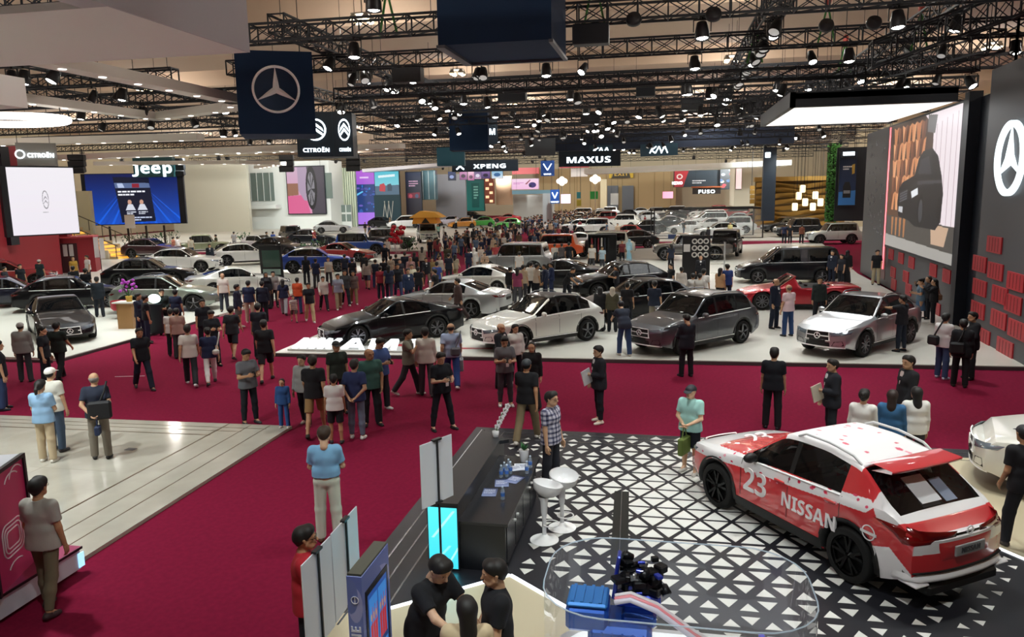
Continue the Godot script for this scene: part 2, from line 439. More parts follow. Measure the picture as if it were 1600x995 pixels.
	put("ring_lamp_tube", ov, glow("ring_lamp_glow", Color(1, 0.98, 0.96), 2.2), t)
	hang(t, 5.2, 0.0)
	# wedge canopies further down
	t = thing("stand_canopy", "pale sloping canopy over the stand below the long sign beam", "canopy", V3(2.54, 8.01, -109.97))
	put("slab", bx(V3(0, 0, 0), V3(27, 0.7, 6), Basis(Vector3.BACK, 0.02)), hexmat("eae8e2", 0.6), t)
	hang(t, 20.0, 0.3)
	t = thing("stand_canopy", "white curved canopy over the purple lit far stand", "canopy", V3(-39.81, 9.24, -118.49))
	put("slab", bx(Vector3.ZERO, V3(14, 0.5, 5), Basis(Vector3.BACK, 0.05)), hexmat("eae6ee", 0.6), t)
	hang(t, 10.0, 0.2)

func stage_light(at: Vector3, to: Vector3, k: int, bright: float, energy: float, angle := 32.0) -> void:
	var d := (to - at).normalized()
	var t := thing("stage_light", ["black can stage light aimed at the stands from a truss", "small black spotlight glowing under a roof truss", "black moving head light hanging from a truss"][k], "spotlight", at, 0, ["can lights on the trusses", "small spotlights on the trusses", "moving head lights on the trusses"][k])
	if not wear.has("lamp0"):
		for i in 3:
			var s: float = [0.21, 0.16, 0.19][i]
			var b := MB.new()
			b.lathe([Vector2(0, -0.3), Vector2(s * 0.7, -0.28), Vector2(s, 0.0), Vector2(s * 1.05, 0.22), Vector2(s * 0.85, 0.2)], 14, Transform3D(Basis(Vector3.RIGHT, -PI / 2)))
			wear["lamp%d" % i] = b.mesh()
			var l := MB.new()
			l.lathe([Vector2(s * 0.86, 0.17), Vector2(s * 0.5, 0.21), Vector2(0, 0.22)], 14, Transform3D(Basis(Vector3.RIGHT, -PI / 2)))
			wear["lens%d" % i] = l.mesh()
			var y := MB.new()
			for sx in [-1, 1]:
				y.bar(V3(sx * s * 1.2, 0, 0), V3(sx * s * 1.2, 0.34, 0), 0.03)
			y.bar(V3(-s * 1.25, 0.34, 0), V3(s * 1.25, 0.34, 0), 0.03)
			y.bar(V3(0, 0.34, 0), V3(0, 0.62, 0), 0.05)
			y.bar(V3(-0.32, 0.45, 0), V3(0.32, 0.45, 0), 0.05)
			y.bar(V3(0, 0.45, -0.32), V3(0, 0.45, 0.32), 0.05)
			wear["yoke%d" % i] = y.mesh()
	var B := Basis.looking_at(d, Vector3.UP if absf(d.y) < 0.98 else Vector3.BACK)
	put("yoke", wear["yoke%d" % k], hexmat("101114", 0.5), t)
	put("lamp_body", wear["lamp%d" % k], hexmat("15161a", 0.45), t).basis = B
	put("lamp_lens", wear["lens%d" % k], glow("lens_%d" % int(bright), Color(1.0, 0.99, 0.96), bright), t).basis = B
	if energy > 0.0:
		var s := SpotLight3D.new()
		s.name = "beam"
		s.transform = Transform3D(B, d * 0.28)
		s.spot_angle = angle
		s.spot_angle_attenuation = 0.7
		s.spot_range = 80
		s.light_energy = energy
		s.light_color = Color(0.97, 1.0, 0.99)
		s.light_size = 0.22
		s.shadow_enabled = true
		t.add_child(s, true)

func lamps() -> void:
	# lamps that do the lighting: rows over each stage
	for z in [-24.6, -30.6, -38.6, -46.0, -53.0]:
		for x in [-10.0, -4.6, 1.0, 6.4]:
			stage_light(V3(x, 9.68, z), V3(x + 0.4, 0, z + 1.6), 0, 20.0, LSTAR * (1.0 if z > -40 else 1.35), 36.0)
	for z in [-24.0, -29.0, -35.0, -48.0]:
		for x in [-22.0, -29.0]:
			stage_light(V3(x, 9.3, z), V3(x - 0.6, 0, z + 1.5), 0, 20.0, LSTAR * 1.25, 40.0)
	truss(V3(-3.5, 9.6, -12.6), V3(8.0, 9.6, -12.6), 0.5, "black box truss above the black triangle floor", "trusses over the black stage")
	truss(V3(-4.5, 9.6, -4.0), V3(8.0, 9.6, -4.0), 0.5, "unseen black box truss added above the engine display to carry front lamps", "trusses over the black stage")
	for q in [[-1.5, -12.6, 0.4], [2.2, -12.6, 0.0], [5.6, -12.6, 1.0], [0.8, -4.0, -4.5], [-3.0, -4.0, -3.6]]:  # last two: unseen lamps added with the second truss to brighten the boards
		stage_light(V3(q[0], 8.93, q[1]), V3(q[0], 0, q[1] + q[2]), 0, 20.0, LSTAR * 0.7, 38.0)
	truss(V3(-30.0, 9.0, -9.0), V3(-9.2, 9.0, -9.0), 0.5, "black box truss above the marble stage", "trusses over the marble stage")
	for x in [-10.5, -14.0, -19.0]:
		stage_light(V3(x, 8.33, -9.0), V3(x, 0, -9.8), 0, 20.0, LSTAR * 1.3, 52.0)
	truss(V3(-18.0, 10.4, -18.6), V3(13.5, 10.4, -18.6), 0.55, "black box truss above the cross aisle carpet", "trusses over the carpet", 0.9)
	for q in [[-14.0, -18.6], [-7.0, -18.6], [0.0, -18.6], [6.0, -18.6], [-13.4, -33.0], [-13.4, -43.0], [-13.4, -53.0]]:
		stage_light(V3(q[0], 9.68 if q[1] > -20 else 10.3, q[1]), V3(q[0] - (1.5 if q[1] < -20 else 0.0), 0, q[1] + 0.3), 2, 20.0, LSTAR * 0.5, 42.0)
	# wide lamps added to brighten the deeper stands
	for q in [[-66.0, -33.0], [-66.0, -44.0], [-66.0, -55.0], [-78.0, -36.0], [-78.0, -48.0], [-78.0, -60.0], [-68.0, -6.0], [-68.0, 6.0], [-77.0, 12.0], [-88.0, -12.0], [-88.0, 2.0], [-100.0, -34.0], [-100.0, -16.0], [-100.0, 0.0], [-100.0, 14.0], [-118.0, -55.0], [-118.0, -38.0], [-118.0, -18.0], [-118.0, 4.0], [-138.0, -40.0], [-138.0, -14.0], [-138.0, 10.0]]:
		stage_light(V3(q[1], 9.68 if q[1] > -33 or q[0] < -90 else 9.3, q[0]), V3(q[1] + (-3.0 if q[1] < -20 else 0.0), 0, q[0] - 4.0), 0, 20.0, LSTAR * 1.6, 56.0)
	for q in [[-44.0, -100, -56.0, 4.0, -112, 1.6], [-52.0, -100, -60.0, 5.0, -112, 1.8], [-58.0, -78, -64.0, 5.0, -104, 3.2], [-47.0, -78, -54.0, 5.0, -112, 3.6], [-40.0, -100, -48.0, 4.0, -120, 2.4], [-30.0, -118, -36.0, 4.0, -130, 2.0], [-30.0, -138, -28.0, 5.0, -168, 5.0], [-10.0, -138, -8.0, 5.0, -168, 5.0], [12.0, -138, 14.0, 5.0, -168, 5.0], [18.0, -88, 20.0, 3.0, -98, 1.4], [12.0, -100, 14.0, 5.0, -118, 2.4], [-20.0, -118, -18.0, 4.0, -140, 3.0]]:  # wall washers, added only to brighten the far stand fronts
		stage_light(V3(q[0], 9.68 if q[1] < -80 else 9.3, q[1]), V3(q[2], q[3], q[4]), 0, 20.0, LSTAR * q[5], 44.0)
	# high-bay lamps in fours under the ceiling
	for z in [-14.0, -35.6, -52.6, -72.0, -95.0, -120.0, -148.0]:
		for x in [-62.0, -38.0, -14.0, 4.0, 19.0]:
			high_bay(V3(x, 13.1, z))
	# the many more that only glitter between the trusses
	rng.seed = 21
	for i in 190:
		var z := -rng.randf_range(30.0, 92.0)
		var x := rng.randf_range(-15.0, 11.0) * clampf(-z / 55.0, 0.6, 1.5)
		if i % 4:
			z = [-30.6, -38.6, -46.0, -53.0, -60.0, -68.0, -77.0, -88.0, -34.5, -42.3, -49.5, -56.5, -64.0, -72.5, -82.0][rng.randi() % 15]
		else:
			x = [3.5, 9.4, -13.4][rng.randi() % 3]
			z = -rng.randf_range(26.0, 59.0)
		var p := V3(clampf(x, -14.8, 11.8), (9.68 if z in [-30.6, -38.6, -46.0, -53.0, -60.0, -68.0, -77.0, -88.0] else 9.03) if i % 4 else 10.3, z)
		stage_light(p, p + V3(rng.randf_range(-0.5, 0.5), -1.0, rng.randf_range(0.0, 0.9)), [0, 1, 1, 2][i % 4], [0.3, 20.0, 20.0, 20.0, 0.3][i % 5], 0.0)
	for i in 26:
		var z: float = [-24.0, -29.0, -35.0, -41.0, -48.0, -56.0][i % 6]
		var p := V3(rng.randf_range(-33.0, -20.5), 9.3, z)
		stage_light(p, p + V3(rng.randf_range(-0.7, 0.7), -1.0, rng.randf_range(0.0, 0.7)), [0, 1, 2][i % 3], [20.0, 0.3][i % 2], 0.0)

func high_bay(p: Vector3) -> void:
	var t := thing("high_bay_lamp", "cluster of four warm high-bay lamps under the ceiling", "lamp", p, 0, "high-bay lamps under the ceiling")
	if not wear.has("bay"):
		var b := MB.new()
		var g := MB.new()
		for i in 4:
			var c := V3(0.3 * (1 if i & 1 else -1), 0, 0.3 * (1 if i & 2 else -1))
			b.lathe([Vector2(0.2, 0), Vector2(0.17, 0.16), Vector2(0.06, 0.26), Vector2(0, 0.27)], 12, Transform3D(Basis.IDENTITY, c))
		b.box(V3(0, 0.27, 0), V3(0.8, 0.06, 0.8))
		b.box(V3(0, 1.4, 0), V3(0.05, 2.3, 0.05))
		g.ball(V3(0, -0.02, 0), V3(0.17, 0.09, 0.17), 12, 6)
		wear.bay = b.mesh()
		wear.bay_glow = g.mesh()
	put("housing", wear.bay, hexmat("8a8378", 0.5), t)
	for i in 4:
		var o := put("lamp_bulb", wear.bay_glow, glow("bay_glow", Color(1.0, 0.9, 0.68), 9.0), t)
		o.position = V3(0.3 * (1 if i & 1 else -1), 0, 0.3 * (1 if i & 2 else -1))
	var l := OmniLight3D.new()
	l.name = "lamp_light"
	l.position = V3(0, -0.5, 0)
	l.light_energy = LBAY * (1.2 if p.z > -60.0 else 2.4)
	l.light_color = Color(1.0, 0.98, 0.95)
	l.light_size = 0.4
	l.omni_range = 120
	l.shadow_enabled = true
	t.add_child(l)

const LSTAR := 38.0
const LBAY := 15.0

# ---------------------------------------------------------------- printed and lit pictures
func sheet(w: int, h: int, top: String, bottom: String) -> Image:
	var im := Image.create(w, h, false, Image.FORMAT_RGB8)
	for y in h:
		im.fill_rect(Rect2i(0, y, w, 1), Color.html(top).lerp(Color.html(bottom), float(y) / h))
	return im

func shape(im: Image, pts: Array, c: String) -> void:  # filled outline, corners as x, y shares of the picture
	var w := im.get_width()
	var h := im.get_height()
	var n := pts.size() / 2
	var lo := 1e9
	var hi := -1e9
	for i in n:
		lo = minf(lo, pts[i * 2 + 1])
		hi = maxf(hi, pts[i * 2 + 1])
	var col := Color.html(c)
	for y in range(maxi(0, int(lo * h)), mini(h, int(hi * h) + 1)):
		var xs := []
		var yy := (y + 0.5) / h
		for i in n:
			var ay: float = pts[i * 2 + 1]
			var by: float = pts[((i + 1) % n) * 2 + 1]
			if (ay <= yy) != (by <= yy):
				xs.append(lerpf(pts[i * 2], pts[((i + 1) % n) * 2], (yy - ay) / (by - ay)))
		xs.sort()
		for k in range(0, xs.size() - 1, 2):
			var a := clampi(int(xs[k] * w), 0, w)
			var b := clampi(int(xs[k + 1] * w), 0, w)
			if b > a:
				im.fill_rect(Rect2i(a, y, b - a, 1), col)

func oval(im: Image, x: float, y: float, rx: float, ry: float, c: String) -> void:
	var p := []
	for k in 28:
		p.append(x + rx * cos(TAU * k / 28))
		p.append(y + ry * sin(TAU * k / 28))
	shape(im, p, c)

func lines(im: Image, x: float, y: float, w: float, n: int, h: float, c: String, seed := 1) -> void:  # lines of small print
	var r := RandomNumberGenerator.new()
	r.seed = seed
	for k in n:
		var x0 := x
		while x0 < x + w * (1.0 if k < n - 1 else 0.6):
			var l := r.randf_range(0.03, 0.1) * w * 2
			shape(im, [x0, y + k * h * 1.8, minf(x0 + l, x + w), y + k * h * 1.8, minf(x0 + l, x + w), y + k * h * 1.8 + h, x0, y + k * h * 1.8 + h], c)
			x0 += l + 0.02 * w

func picture(key: String, im: Image, energy := 0.0) -> StandardMaterial3D:
	if mats.has(key):
		return mats[key]
	var m := mat(key, Color.WHITE, 0.4)
	var t := ImageTexture.create_from_image(im)
	if energy > 0.0:
		m.albedo_color = Color(0.05, 0.05, 0.05)
		m.emission_enabled = true
		m.emission = Color.BLACK
		m.emission_texture = t
		m.emission_energy_multiplier = energy
	else:
		m.albedo_texture = t
	return m

func face(w: float, h: float, z := 0.0) -> MB:  # picture face in XY, facing +Z
	var b := MB.new()
	b.quad(V3(-w / 2, -h / 2, z), V3(w / 2, -h / 2, z), V3(w / 2, h / 2, z), V3(-w / 2, h / 2, z))
	return b

func board(called: String, label: String, category: String, R: Array, deep: float, frame: Material, pic: Material = null, turn := 0.0, margin := 0.02) -> Node3D:
	var t := thing(called, label, category, R[0], deg_to_rad(turn))
	var b := MB.new()
	var foot: float = R[0].y - R[1].y / 2  # low boards stand on the floor, high ones hang
	var ext := foot - 0.1 if foot < 1.6 else 0.0
	b.box(V3(0, -ext / 2, -deep / 2), V3(R[1].x, R[1].y + ext, deep))
	put("panel", b, frame, t)
	if foot >= 1.6:
		hang(t, R[1].x * 0.8, R[1].y / 2)
	if pic:
		put("screen" if pic.emission_enabled else "print", face(R[1].x * (1 - margin * 2), R[1].y * (1 - margin * 2), 0.012), pic, t)
	return t

# ---------------------------------------------------------------- the dark wall with the tall moving picture
func picture_wall() -> void:
	var A := V3(11.25, 0, -47.93)
	var u := V3(-0.0554, 0, 0.99846)
	var X := Transform3D(Basis(u, Vector3.UP, u.cross(Vector3.UP)), A)
	var char_ := mat("charcoal_wall", Color.html("4a4b4f"), 0.5)
	var dk := mat("black_wall", Color.html("0c1420"), 0.45)
	var t := thing("display_wall", "tall charcoal display wall with red tiles and a moving car picture", "display wall")
	t.transform = X
	put("back_panel", span(V3(0, 0.1, -0.5), V3(18.0, 8.0, 0.0)), char_, t)
	put("dark_recess", span(V3(18.0, 0.1, -0.8), V3(20.5, 8.0, -0.25)), dk, t)
	put("dark_post", span(V3(17.9, 0.1, -0.3), V3(18.4, 8.2, 0.12)), dk, t)
	put("front_panel", span(V3(20.4, 0.1, -0.6), V3(32.0, 8.6, 0.1)), char_, t)
	put("side_panel", span(V3(-0.1, 0.1, -3.2), V3(0.0, 8.0, 0.0)), dk, t)
	put("light_line", span(V3(5.95, 0.9, 0.0), V3(6.15, 7.9, 0.05)), glow("pink_light_line", Color(1.0, 0.35, 0.4), 2.2), t)
	put("line_backing", span(V3(5.6, 0.4, 0.0), V3(6.5, 8.0, 0.02)), hexmat("571018", 0.4), t)
	# the picture: dark car before copper facets
	var im := sheet(384, 208, "3a2418", "6b4a34")
	rng.seed = 4
	for j in 5:
		for i in 7:
			var x := 0.06 + i * 0.075
			var y := 0.02 + j * 0.13
			var c: Array = ["c07a4c", "8a5233", "e0a070", "6a3c25", "d28c5c"]
			shape(im, [x, y, x + 0.045, y + 0.02, x + 0.02, y + 0.15], c[(i + j * 2) % 5])
			shape(im, [x + 0.045, y + 0.02, x + 0.078, y + 0.0, x + 0.06, y + 0.15, x + 0.02, y + 0.15], c[(i * 3 + j) % 5])
	shape(im, [0.56, 0.0, 1.0, 0.0, 1.0, 0.76, 0.7, 0.76, 0.68, 0.1], "efe3e8")
	for k in 5:
		shape(im, [0.72 + k * 0.06, 0.08 - k * 0.01, 0.726 + k * 0.06, 0.08 - k * 0.01, 0.726 + k * 0.06, 0.76, 0.72 + k * 0.06, 0.76], "b59aa4")
	shape(im, [0.6, 0.0, 0.72, 0.02, 0.7, 0.14, 0.6, 0.12], "6d6a6a")
	shape(im, [0.0, 0.74, 1.0, 0.76, 1.0, 1.0, 0.0, 1.0], "4b4742")
	shape(im, [0.0, 0.9, 1.0, 0.93, 1.0, 1.0, 0.0, 1.0], "a6a39d")
	for k in 4:
		shape(im, [0.1 + k * 0.07, 0.75, 0.14 + k * 0.07, 0.75, 0.13 + k * 0.07, 0.9, 0.11 + k * 0.07, 0.9], "b27648")
	shape(im, [0.72, 0.76, 0.94, 0.77, 0.9, 0.9, 0.74, 0.9], "c9a98e")
	# car
	shape(im, [0.2, 0.53, 0.26, 0.47, 0.45, 0.42, 0.5, 0.3, 0.56, 0.25, 0.68, 0.24, 0.76, 0.3, 0.82, 0.44, 0.85, 0.55, 0.84, 0.74, 0.78, 0.8, 0.5, 0.8, 0.4, 0.76, 0.22, 0.74, 0.19, 0.64], "17171a")
	shape(im, [0.5, 0.41, 0.53, 0.31, 0.64, 0.29, 0.69, 0.42], "33343a")
	shape(im, [0.22, 0.55, 0.35, 0.52, 0.36, 0.6, 0.23, 0.63], "2b2c30")
	for k in 4:
		shape(im, [0.23, 0.56 + k * 0.02, 0.35, 0.53 + k * 0.02, 0.35, 0.536 + k * 0.02, 0.23, 0.566 + k * 0.02], "70727a")
	shape(im, [0.41, 0.54, 0.51, 0.51, 0.52, 0.56, 0.43, 0.59], "e9edf2")
	shape(im, [0.22, 0.66, 0.29, 0.66, 0.29, 0.71, 0.22, 0.7], "c9c9cc")
	oval(im, 0.57, 0.68, 0.045, 0.12, "050506")
	oval(im, 0.57, 0.68, 0.03, 0.085, "3e3f44")
	oval(im, 0.81, 0.66, 0.022, 0.09, "050506")
	shape(im, [0.5, 0.46, 0.82, 0.46, 0.83, 0.48, 0.5, 0.49], "3a3b41")
	put("screen_frame", span(V3(6.5, 2.08, 0.0), V3(17.85, 7.96, 0.1)), dk, t)
	var sc := put("led_screen", face(11.1, 5.7, 0.112), picture("tall_picture", im, 0.95), t)
	sc.position = V3(12.18, 5.03, 0)
	# red tiles
	var red := mat("red_tile", Color.html("b3222f"), 0.4)
	var slot := mat("red_slot", Color.html("6e1018"), 0.5)
	var i := 0
	for q in [[7.68, 1.78], [9.72, 1.77], [11.68, 1.74], [15.11, 1.76], [16.92, 1.72], [8.32, 0.97], [10.83, 1.03], [8.60, 0.42], [15.51, 0.89], [15.93, 0.32], [11.44, 0.53], [13.65, 0.33], [21.92, 3.23], [20.73, 2.53], [22.19, 2.44], [20.91, 1.78], [22.72, 1.78], [20.90, 1.05], [22.79, 1.05], [21.57, 0.30], [23.48, 0.31], [24.25, 0.99], [23.85, 2.31], [23.81, 1.66]]:
		var front: bool = q[0] > 20.0
		var s := 1.25 if front else 0.95
		var c := V3(q[0], q[1], 0.12 if front else 0.02)
		var rt := put("red_tile", bx(c, V3(s, 0.5, 0.04)), red, t)
		for k in 4:
			put("tile_groove", bx(c + V3((k - 1.5) * s * 0.2, 0, 0.021), V3(0.05, 0.42, 0.004)), slot, rt)
		i += 1
	# little stars scattered over the far panel
	rng.seed = 9
	for k in 46:
		var c := V3(rng.randf_range(0.9, 5.2), rng.randf_range(2.6, 7.4), 0.01)
		var b := MB.new()
		for a in 3:
			var an := PI / 2 + TAU * a / 3
			b.bar(c, c + V3(cos(an), sin(an), 0) * rng.randf_range(0.06, 0.14), 0.02)
		put("wall_star", b, hexmat("9a9ca0", 0.4), t)
	# lit emblem
	var e := thing("wall_emblem", "large white lit ring emblem with a three-pointed star on charcoal wall", "emblem")
	e.transform = X
	var st := put("emblem_light", star_shape(1.08, 0.12, 0.16), glow("emblem_glow", Color(0.92, 0.98, 1.0), 1.3), e)
	st.position = V3(22.85, 5.79, 0.14)
	# soffit with its lit panel and black fascia
	t = thing("light_soffit", "black framed soffit with a bright white lit panel beside the picture wall", "light soffit")
	for q in [[V3(4.35, 7.92, -38.9), V3(9.9, 8.45, -38.6)], [V3(4.35, 7.92, -30.3), V3(9.9, 8.45, -30.0)], [V3(4.35, 7.92, -38.9), V3(4.55, 8.45, -30.0)]]:
		put("fascia", span(q[0], q[1]), dk, t)
	put("roof_panel", span(V3(4.35, 8.2, -38.9), V3(9.9, 8.4, -30.0)), dk, t)
	put("light_panel", span(V3(4.55, 7.93, -38.6), V3(9.9, 8.0, -30.3)), glow("soffit_glow", Color(1.0, 1.0, 0.97), 1.1), t)
	# slanted lettering light box at the corner of the stage
	var lb := thing("floor_lettering", "leaning white light-box letters with slanted bars on the stage corner", "sign", V3(-11.9, 0.12, -22.75), deg_to_rad(1.5))
	var wl := glow("letter_box_glow", Color(0.95, 0.98, 1.0), 1.1)
	var tilt := Basis(Vector3.RIGHT, -1.0)
	for k in 5:
		var b := MB.new()
		b.prism(PackedVector2Array([Vector2(k * 0.29, 0), Vector2(k * 0.29 + 0.17, 0), Vector2(k * 0.29 + 0.45, 0.45), Vector2(k * 0.29 + 0.28, 0.45)]), 0.08, Transform3D(tilt, V3(0, 0.05, 0)))
		put("slanted_bar_light", b, wl, lb)
	letters("AMG", 0.45, 0.1, wl, lb, Transform3D(tilt * Basis.from_scale(V3(2.0, 1, 1)), V3(3.1, 0.19, -0.18)))
	put("letter_base", bx(V3(2.6, 0.03, -0.25), V3(5.4, 0.06, 0.75)), hexmat("c9c9c6", 0.3), lb)
	# red stripes printed on the stage under the dark saloon
	for q in [[V3(-11.3, 0.122, -24.0), 0.9, 0.7, 0.5], [V3(-6.6, 0.122, -23.6), 2.4, 0.22, 0.1], [V3(-4.6, 0.122, -23.9), 1.0, 0.22, -0.2], [V3(-8.6, 0.122, -23.9), 1.2, 0.4, 0.3]]:
		lone("floor_graphic", bx(q[0], V3(q[1], 0.004, q[2]), Basis(Vector3.UP, q[3])), hexmat("b32a38", 0.35), "red stripe graphic on the pale stage floor near the dark saloon", "graphic", "red floor graphics")

# ---------------------------------------------------------------- stands on the far side of the aisle
func slab(t: Node3D, called: String, a: Vector3, b: Vector3, y0: float, y1: float, w: float, m: Material) -> MeshInstance3D:  # upright wall between two floor points
	var s := MB.new()
	s.bar(V3(a.x, (y0 + y1) / 2, a.z), V3(b.x, (y0 + y1) / 2, b.z), w, y1 - y0)
	return put(called, s, m, t)

func left_stands() -> void:
	var lit := glow("lit_lettering", Color.WHITE, 1.0)
	var red := mat("deep_red_wall", Color.html("96202c"), 0.55)
	var dark := mat("black_wall", Color.BLACK)
	# red booth with the white screen
	var t := thing("red_booth", "tall deep red booth wall with dark edge beside the white screen", "booth wall")
	slab(t, "wall_panel", V3(-39.93, 0, -37.18), V3(-40.59, 0, -45.36), 0.1, 8.6, 0.5, red)
	slab(t, "end_panel", V3(-40.59, 0, -45.36), V3(-43.01, 0, -48.3), 0.1, 8.6, 0.4, red)
	slab(t, "dark_band", V3(-40.01, 0, -40.77), V3(-40.05, 0, -41.45), 2.4, 8.4, 0.7, dark)
	slab(t, "teal_edge", V3(-40.61, 0, -39.59), V3(-40.32, 0, -40.42), 0.1, 8.4, 0.7, hexmat("17424f", 0.5))
	var im := sheet(160, 160, "f2eef4", "efe9f2")
	for k in 40:
		var a := TAU * k / 40
		oval(im, 0.53 + 0.045 * cos(a), 0.48 + 0.13 * sin(a), 0.006, 0.008, "8d8a90")
	shape(im, [0.49, 0.49, 0.53, 0.42, 0.57, 0.49, 0.53, 0.45], "9d9aa0")
	shape(im, [0.49, 0.55, 0.53, 0.48, 0.57, 0.55, 0.53, 0.51], "9d9aa0")
	lines(im, 0.47, 0.66, 0.12, 1, 0.012, "b5b2b8")
	t = thing("white_screen", "big white screen with a thin oval emblem on the red booth", "screen", V3(-35.6, 5.07, -39.27), deg_to_rad(62))
	put("screen_case", bx(V3(-0.15, 0, -0.25), V3(3.9, 4.0, 0.4)), dark, t)
	put("screen", face(3.55, 3.85, -0.03), picture("white_screen_picture", im, 1.0), t)
	t = thing("booth_sign", "grey sign block with lit double chevron roundel and lettering above white screen", "sign", V3(-35.75, 7.74, -39.13), deg_to_rad(40))
	put("block", bx(V3(0.1, 0, -0.6), V3(2.0, 1.3, 1.1)), hexmat("8f8c88", 0.6), t)
	hang(t, 1.6, 0.6)
	letters("CITROËN", 0.24, 0.05, lit, t, Transform3D(Basis.from_scale(V3(0.95, 1, 1)), V3(0.3, -0.06, 0.0)))
	var r := MB.new()
	r.lathe([Vector2(0.19, 0), Vector2(0.19, 0.04), Vector2(0.25, 0.04), Vector2(0.25, 0)], 28, Transform3D(Basis(Vector3.RIGHT, PI / 2) , V3(-0.72, 0.0, -0.03)))
	put("lit_ring", r, lit, t)
	# red kiosk
	t = thing("red_kiosk", "red kiosk with maroon front, round white sign and two pale windows", "kiosk", V3(-40.44, 0, -46.61), deg_to_rad(30))
	t.scale = V3(0.78, 0.95, 0.8)
	put("kiosk_body", bx(V3(0.55, 1.35, -1.2), V3(2.4, 2.5, 2.4)), red, t)
	put("kiosk_tower", bx(V3(-1.0, 1.6, -1.2), V3(1.4, 3.0, 2.0)), red, t)
	put("kiosk_front", bx(V3(-0.35, 1.2, 0.02), V3(1.5, 2.1, 0.08)), hexmat("3c121a", 0.5), t)
	put("roof_slab", bx(V3(0.3, 2.68, -1.0), V3(3.0, 0.12, 2.8)), hexmat("b5404a", 0.5), t)
	for k in 2:
		var w := MB.new()
		w.rbox(V3(-0.55 + k * 0.48, 1.75, 0.08), V3(0.34, 0.85, 0.05), 0.02)
		put("window_pane", w, hexmat("c9c4c2", 0.3), t)
	var ov := MB.new()
	ov.lathe([Vector2(0, 0.05), Vector2(0.42, 0.05), Vector2(0.46, 0)], 24, Transform3D(Basis(Vector3.RIGHT, PI / 2).scaled(V3(0.75, 1.35, 1)), V3(-1.35, 2.25, -0.15)))
	put("round_sign", ov, hexmat("e6e0dc", 0.4), t)
	for k in 2:
		put("notice_board", bx(V3(1.95 + k * 0.45, 1.9 - k * 0.1, 0.1), V3(0.4, 1.5, 0.05), Basis(Vector3.UP, 0.5)), hexmat("d8d5d6", 0.4), t)
	put("board_post", bx(V3(2.2, 0.8, 0.1), V3(0.05, 1.6, 0.05)), hexmat("333333"), t)
	# lit stairs
	t = thing("staircase", "stairs with amber lit steps and thin handrail beside the red kiosk", "stairs", V3(-45.02, 0, -59.06), 0)
	var amber := glow("amber_step_light", Color(1.0, 0.72, 0.25), 0.9, Color.html("d8b060"))
	for k in 9:
		put("step", bx(V3(-0.9 - k * 0.72, 0.15 + k * 0.3, 0), V3(0.8, 0.3, 3.2)), hexmat("cbb287", 0.6), t)
		put("step_light", bx(V3(-0.5 - k * 0.72, 0.16 + k * 0.3, 0.3), V3(0.03, 0.2, 2.4)), amber, t)
		put("step_tread_light", bx(V3(-0.9 - k * 0.72, 0.31 + k * 0.3, 1.2), V3(0.74, 0.02, 0.5)), amber, t)
	for sd in [1.7, -1.7]:
		var hr := MB.new()
		hr.bar(V3(-0.3, 1.2, sd), V3(-7.4, 4.0, sd), 0.07)
		for k in 6:
			hr.bar(V3(-0.5 - k * 1.3, 0.2 + k * 0.54, sd), V3(-0.5 - k * 1.3, 1.28 + k * 0.52, sd), 0.05)
		put("handrail", hr, hexmat("5d5848", 0.5), t)
	for k in 4:
		put("riser_panel", bx(V3(-1.6 - k * 1.5, 0.5 + k * 0.55, 1.75), V3(0.8, 0.7, 0.1)), hexmat("d6cdb8", 0.6), t)
	put("landing_wall", bx(V3(-8.6, 3.4, -2.5), V3(5.5, 5.0, 0.4)), hexmat("d8d4b4", 0.7), t)
	# blue screen
	im = sheet(256, 148, "0c1a52", "1552c8")
	for k in 14:
		shape(im, [0.0 + k * 0.08, 1.0, 0.03 + k * 0.08, 1.0, 0.4 + k * 0.02, 0.3], ["1747b4", "1b63e0"][k % 2])
	shape(im, [0.3, 0.05, 0.69, 0.07, 0.73, 0.95, 0.36, 0.97], "10162c")
	shape(im, [0.31, 0.17, 0.69, 0.18, 0.7, 0.28, 0.32, 0.28], "5d6f96")
	shape(im, [0.34, 0.18, 0.4, 0.18, 0.42, 0.27, 0.35, 0.27], "b9c8e6")
	shape(im, [0.5, 0.19, 0.58, 0.19, 0.58, 0.27, 0.5, 0.27], "8c2636")
	lines(im, 0.34, 0.33, 0.3, 2, 0.035, "f2f4fa", 5)
	for k in 2:
		oval(im, 0.46 + k * 0.13, 0.56, 0.022, 0.05, "c99a84")
		shape(im, [0.41 + k * 0.13, 0.72, 0.44 + k * 0.13, 0.6, 0.49 + k * 0.13, 0.6, 0.52 + k * 0.13, 0.72], "d6dae6")
		lines(im, 0.42 + k * 0.13, 0.75, 0.1, 2, 0.02, "e8ecf6", 8 + k)
	lines(im, 0.39, 0.86, 0.3, 2, 0.025, "c8d2ea", 3)
	t = thing("blue_screen", "large blue screen showing an event notice on slim posts", "screen", V3(-48.89, 5.1, -64.58), deg_to_rad(22))
	put("screen_case", bx(V3(0.1, 0, -0.3), V3(8.9, 4.75, 0.5)), dark, t)
	put("screen", face(8.0, 4.6, -0.03), picture("blue_screen_picture", im, 1.0), t)
	for k in 4:
		put("post", bx(V3(-2.4 + k * 1.6, -4.0, -0.4), V3(0.16, 3.0, 0.16)), hexmat("3c352c", 0.6), t)
	t = thing("stand_sign", "dark green sign block with lit lettering on top of the blue screen", "sign", V3(-46.16, 8.02, -64.11), deg_to_rad(22))
	put("block", bx(V3(0, 0, -0.6), V3(3.4, 1.9, 1.2)), hexmat("16464a", 0.5), t)
	hang(t, 2.0, 0.9)
	letters("Jeep", 0.95, 0.06, lit, t, Transform3D(Basis.from_scale(V3(1.2, 1, 1)), V3(0, -0.15, 0.04)))
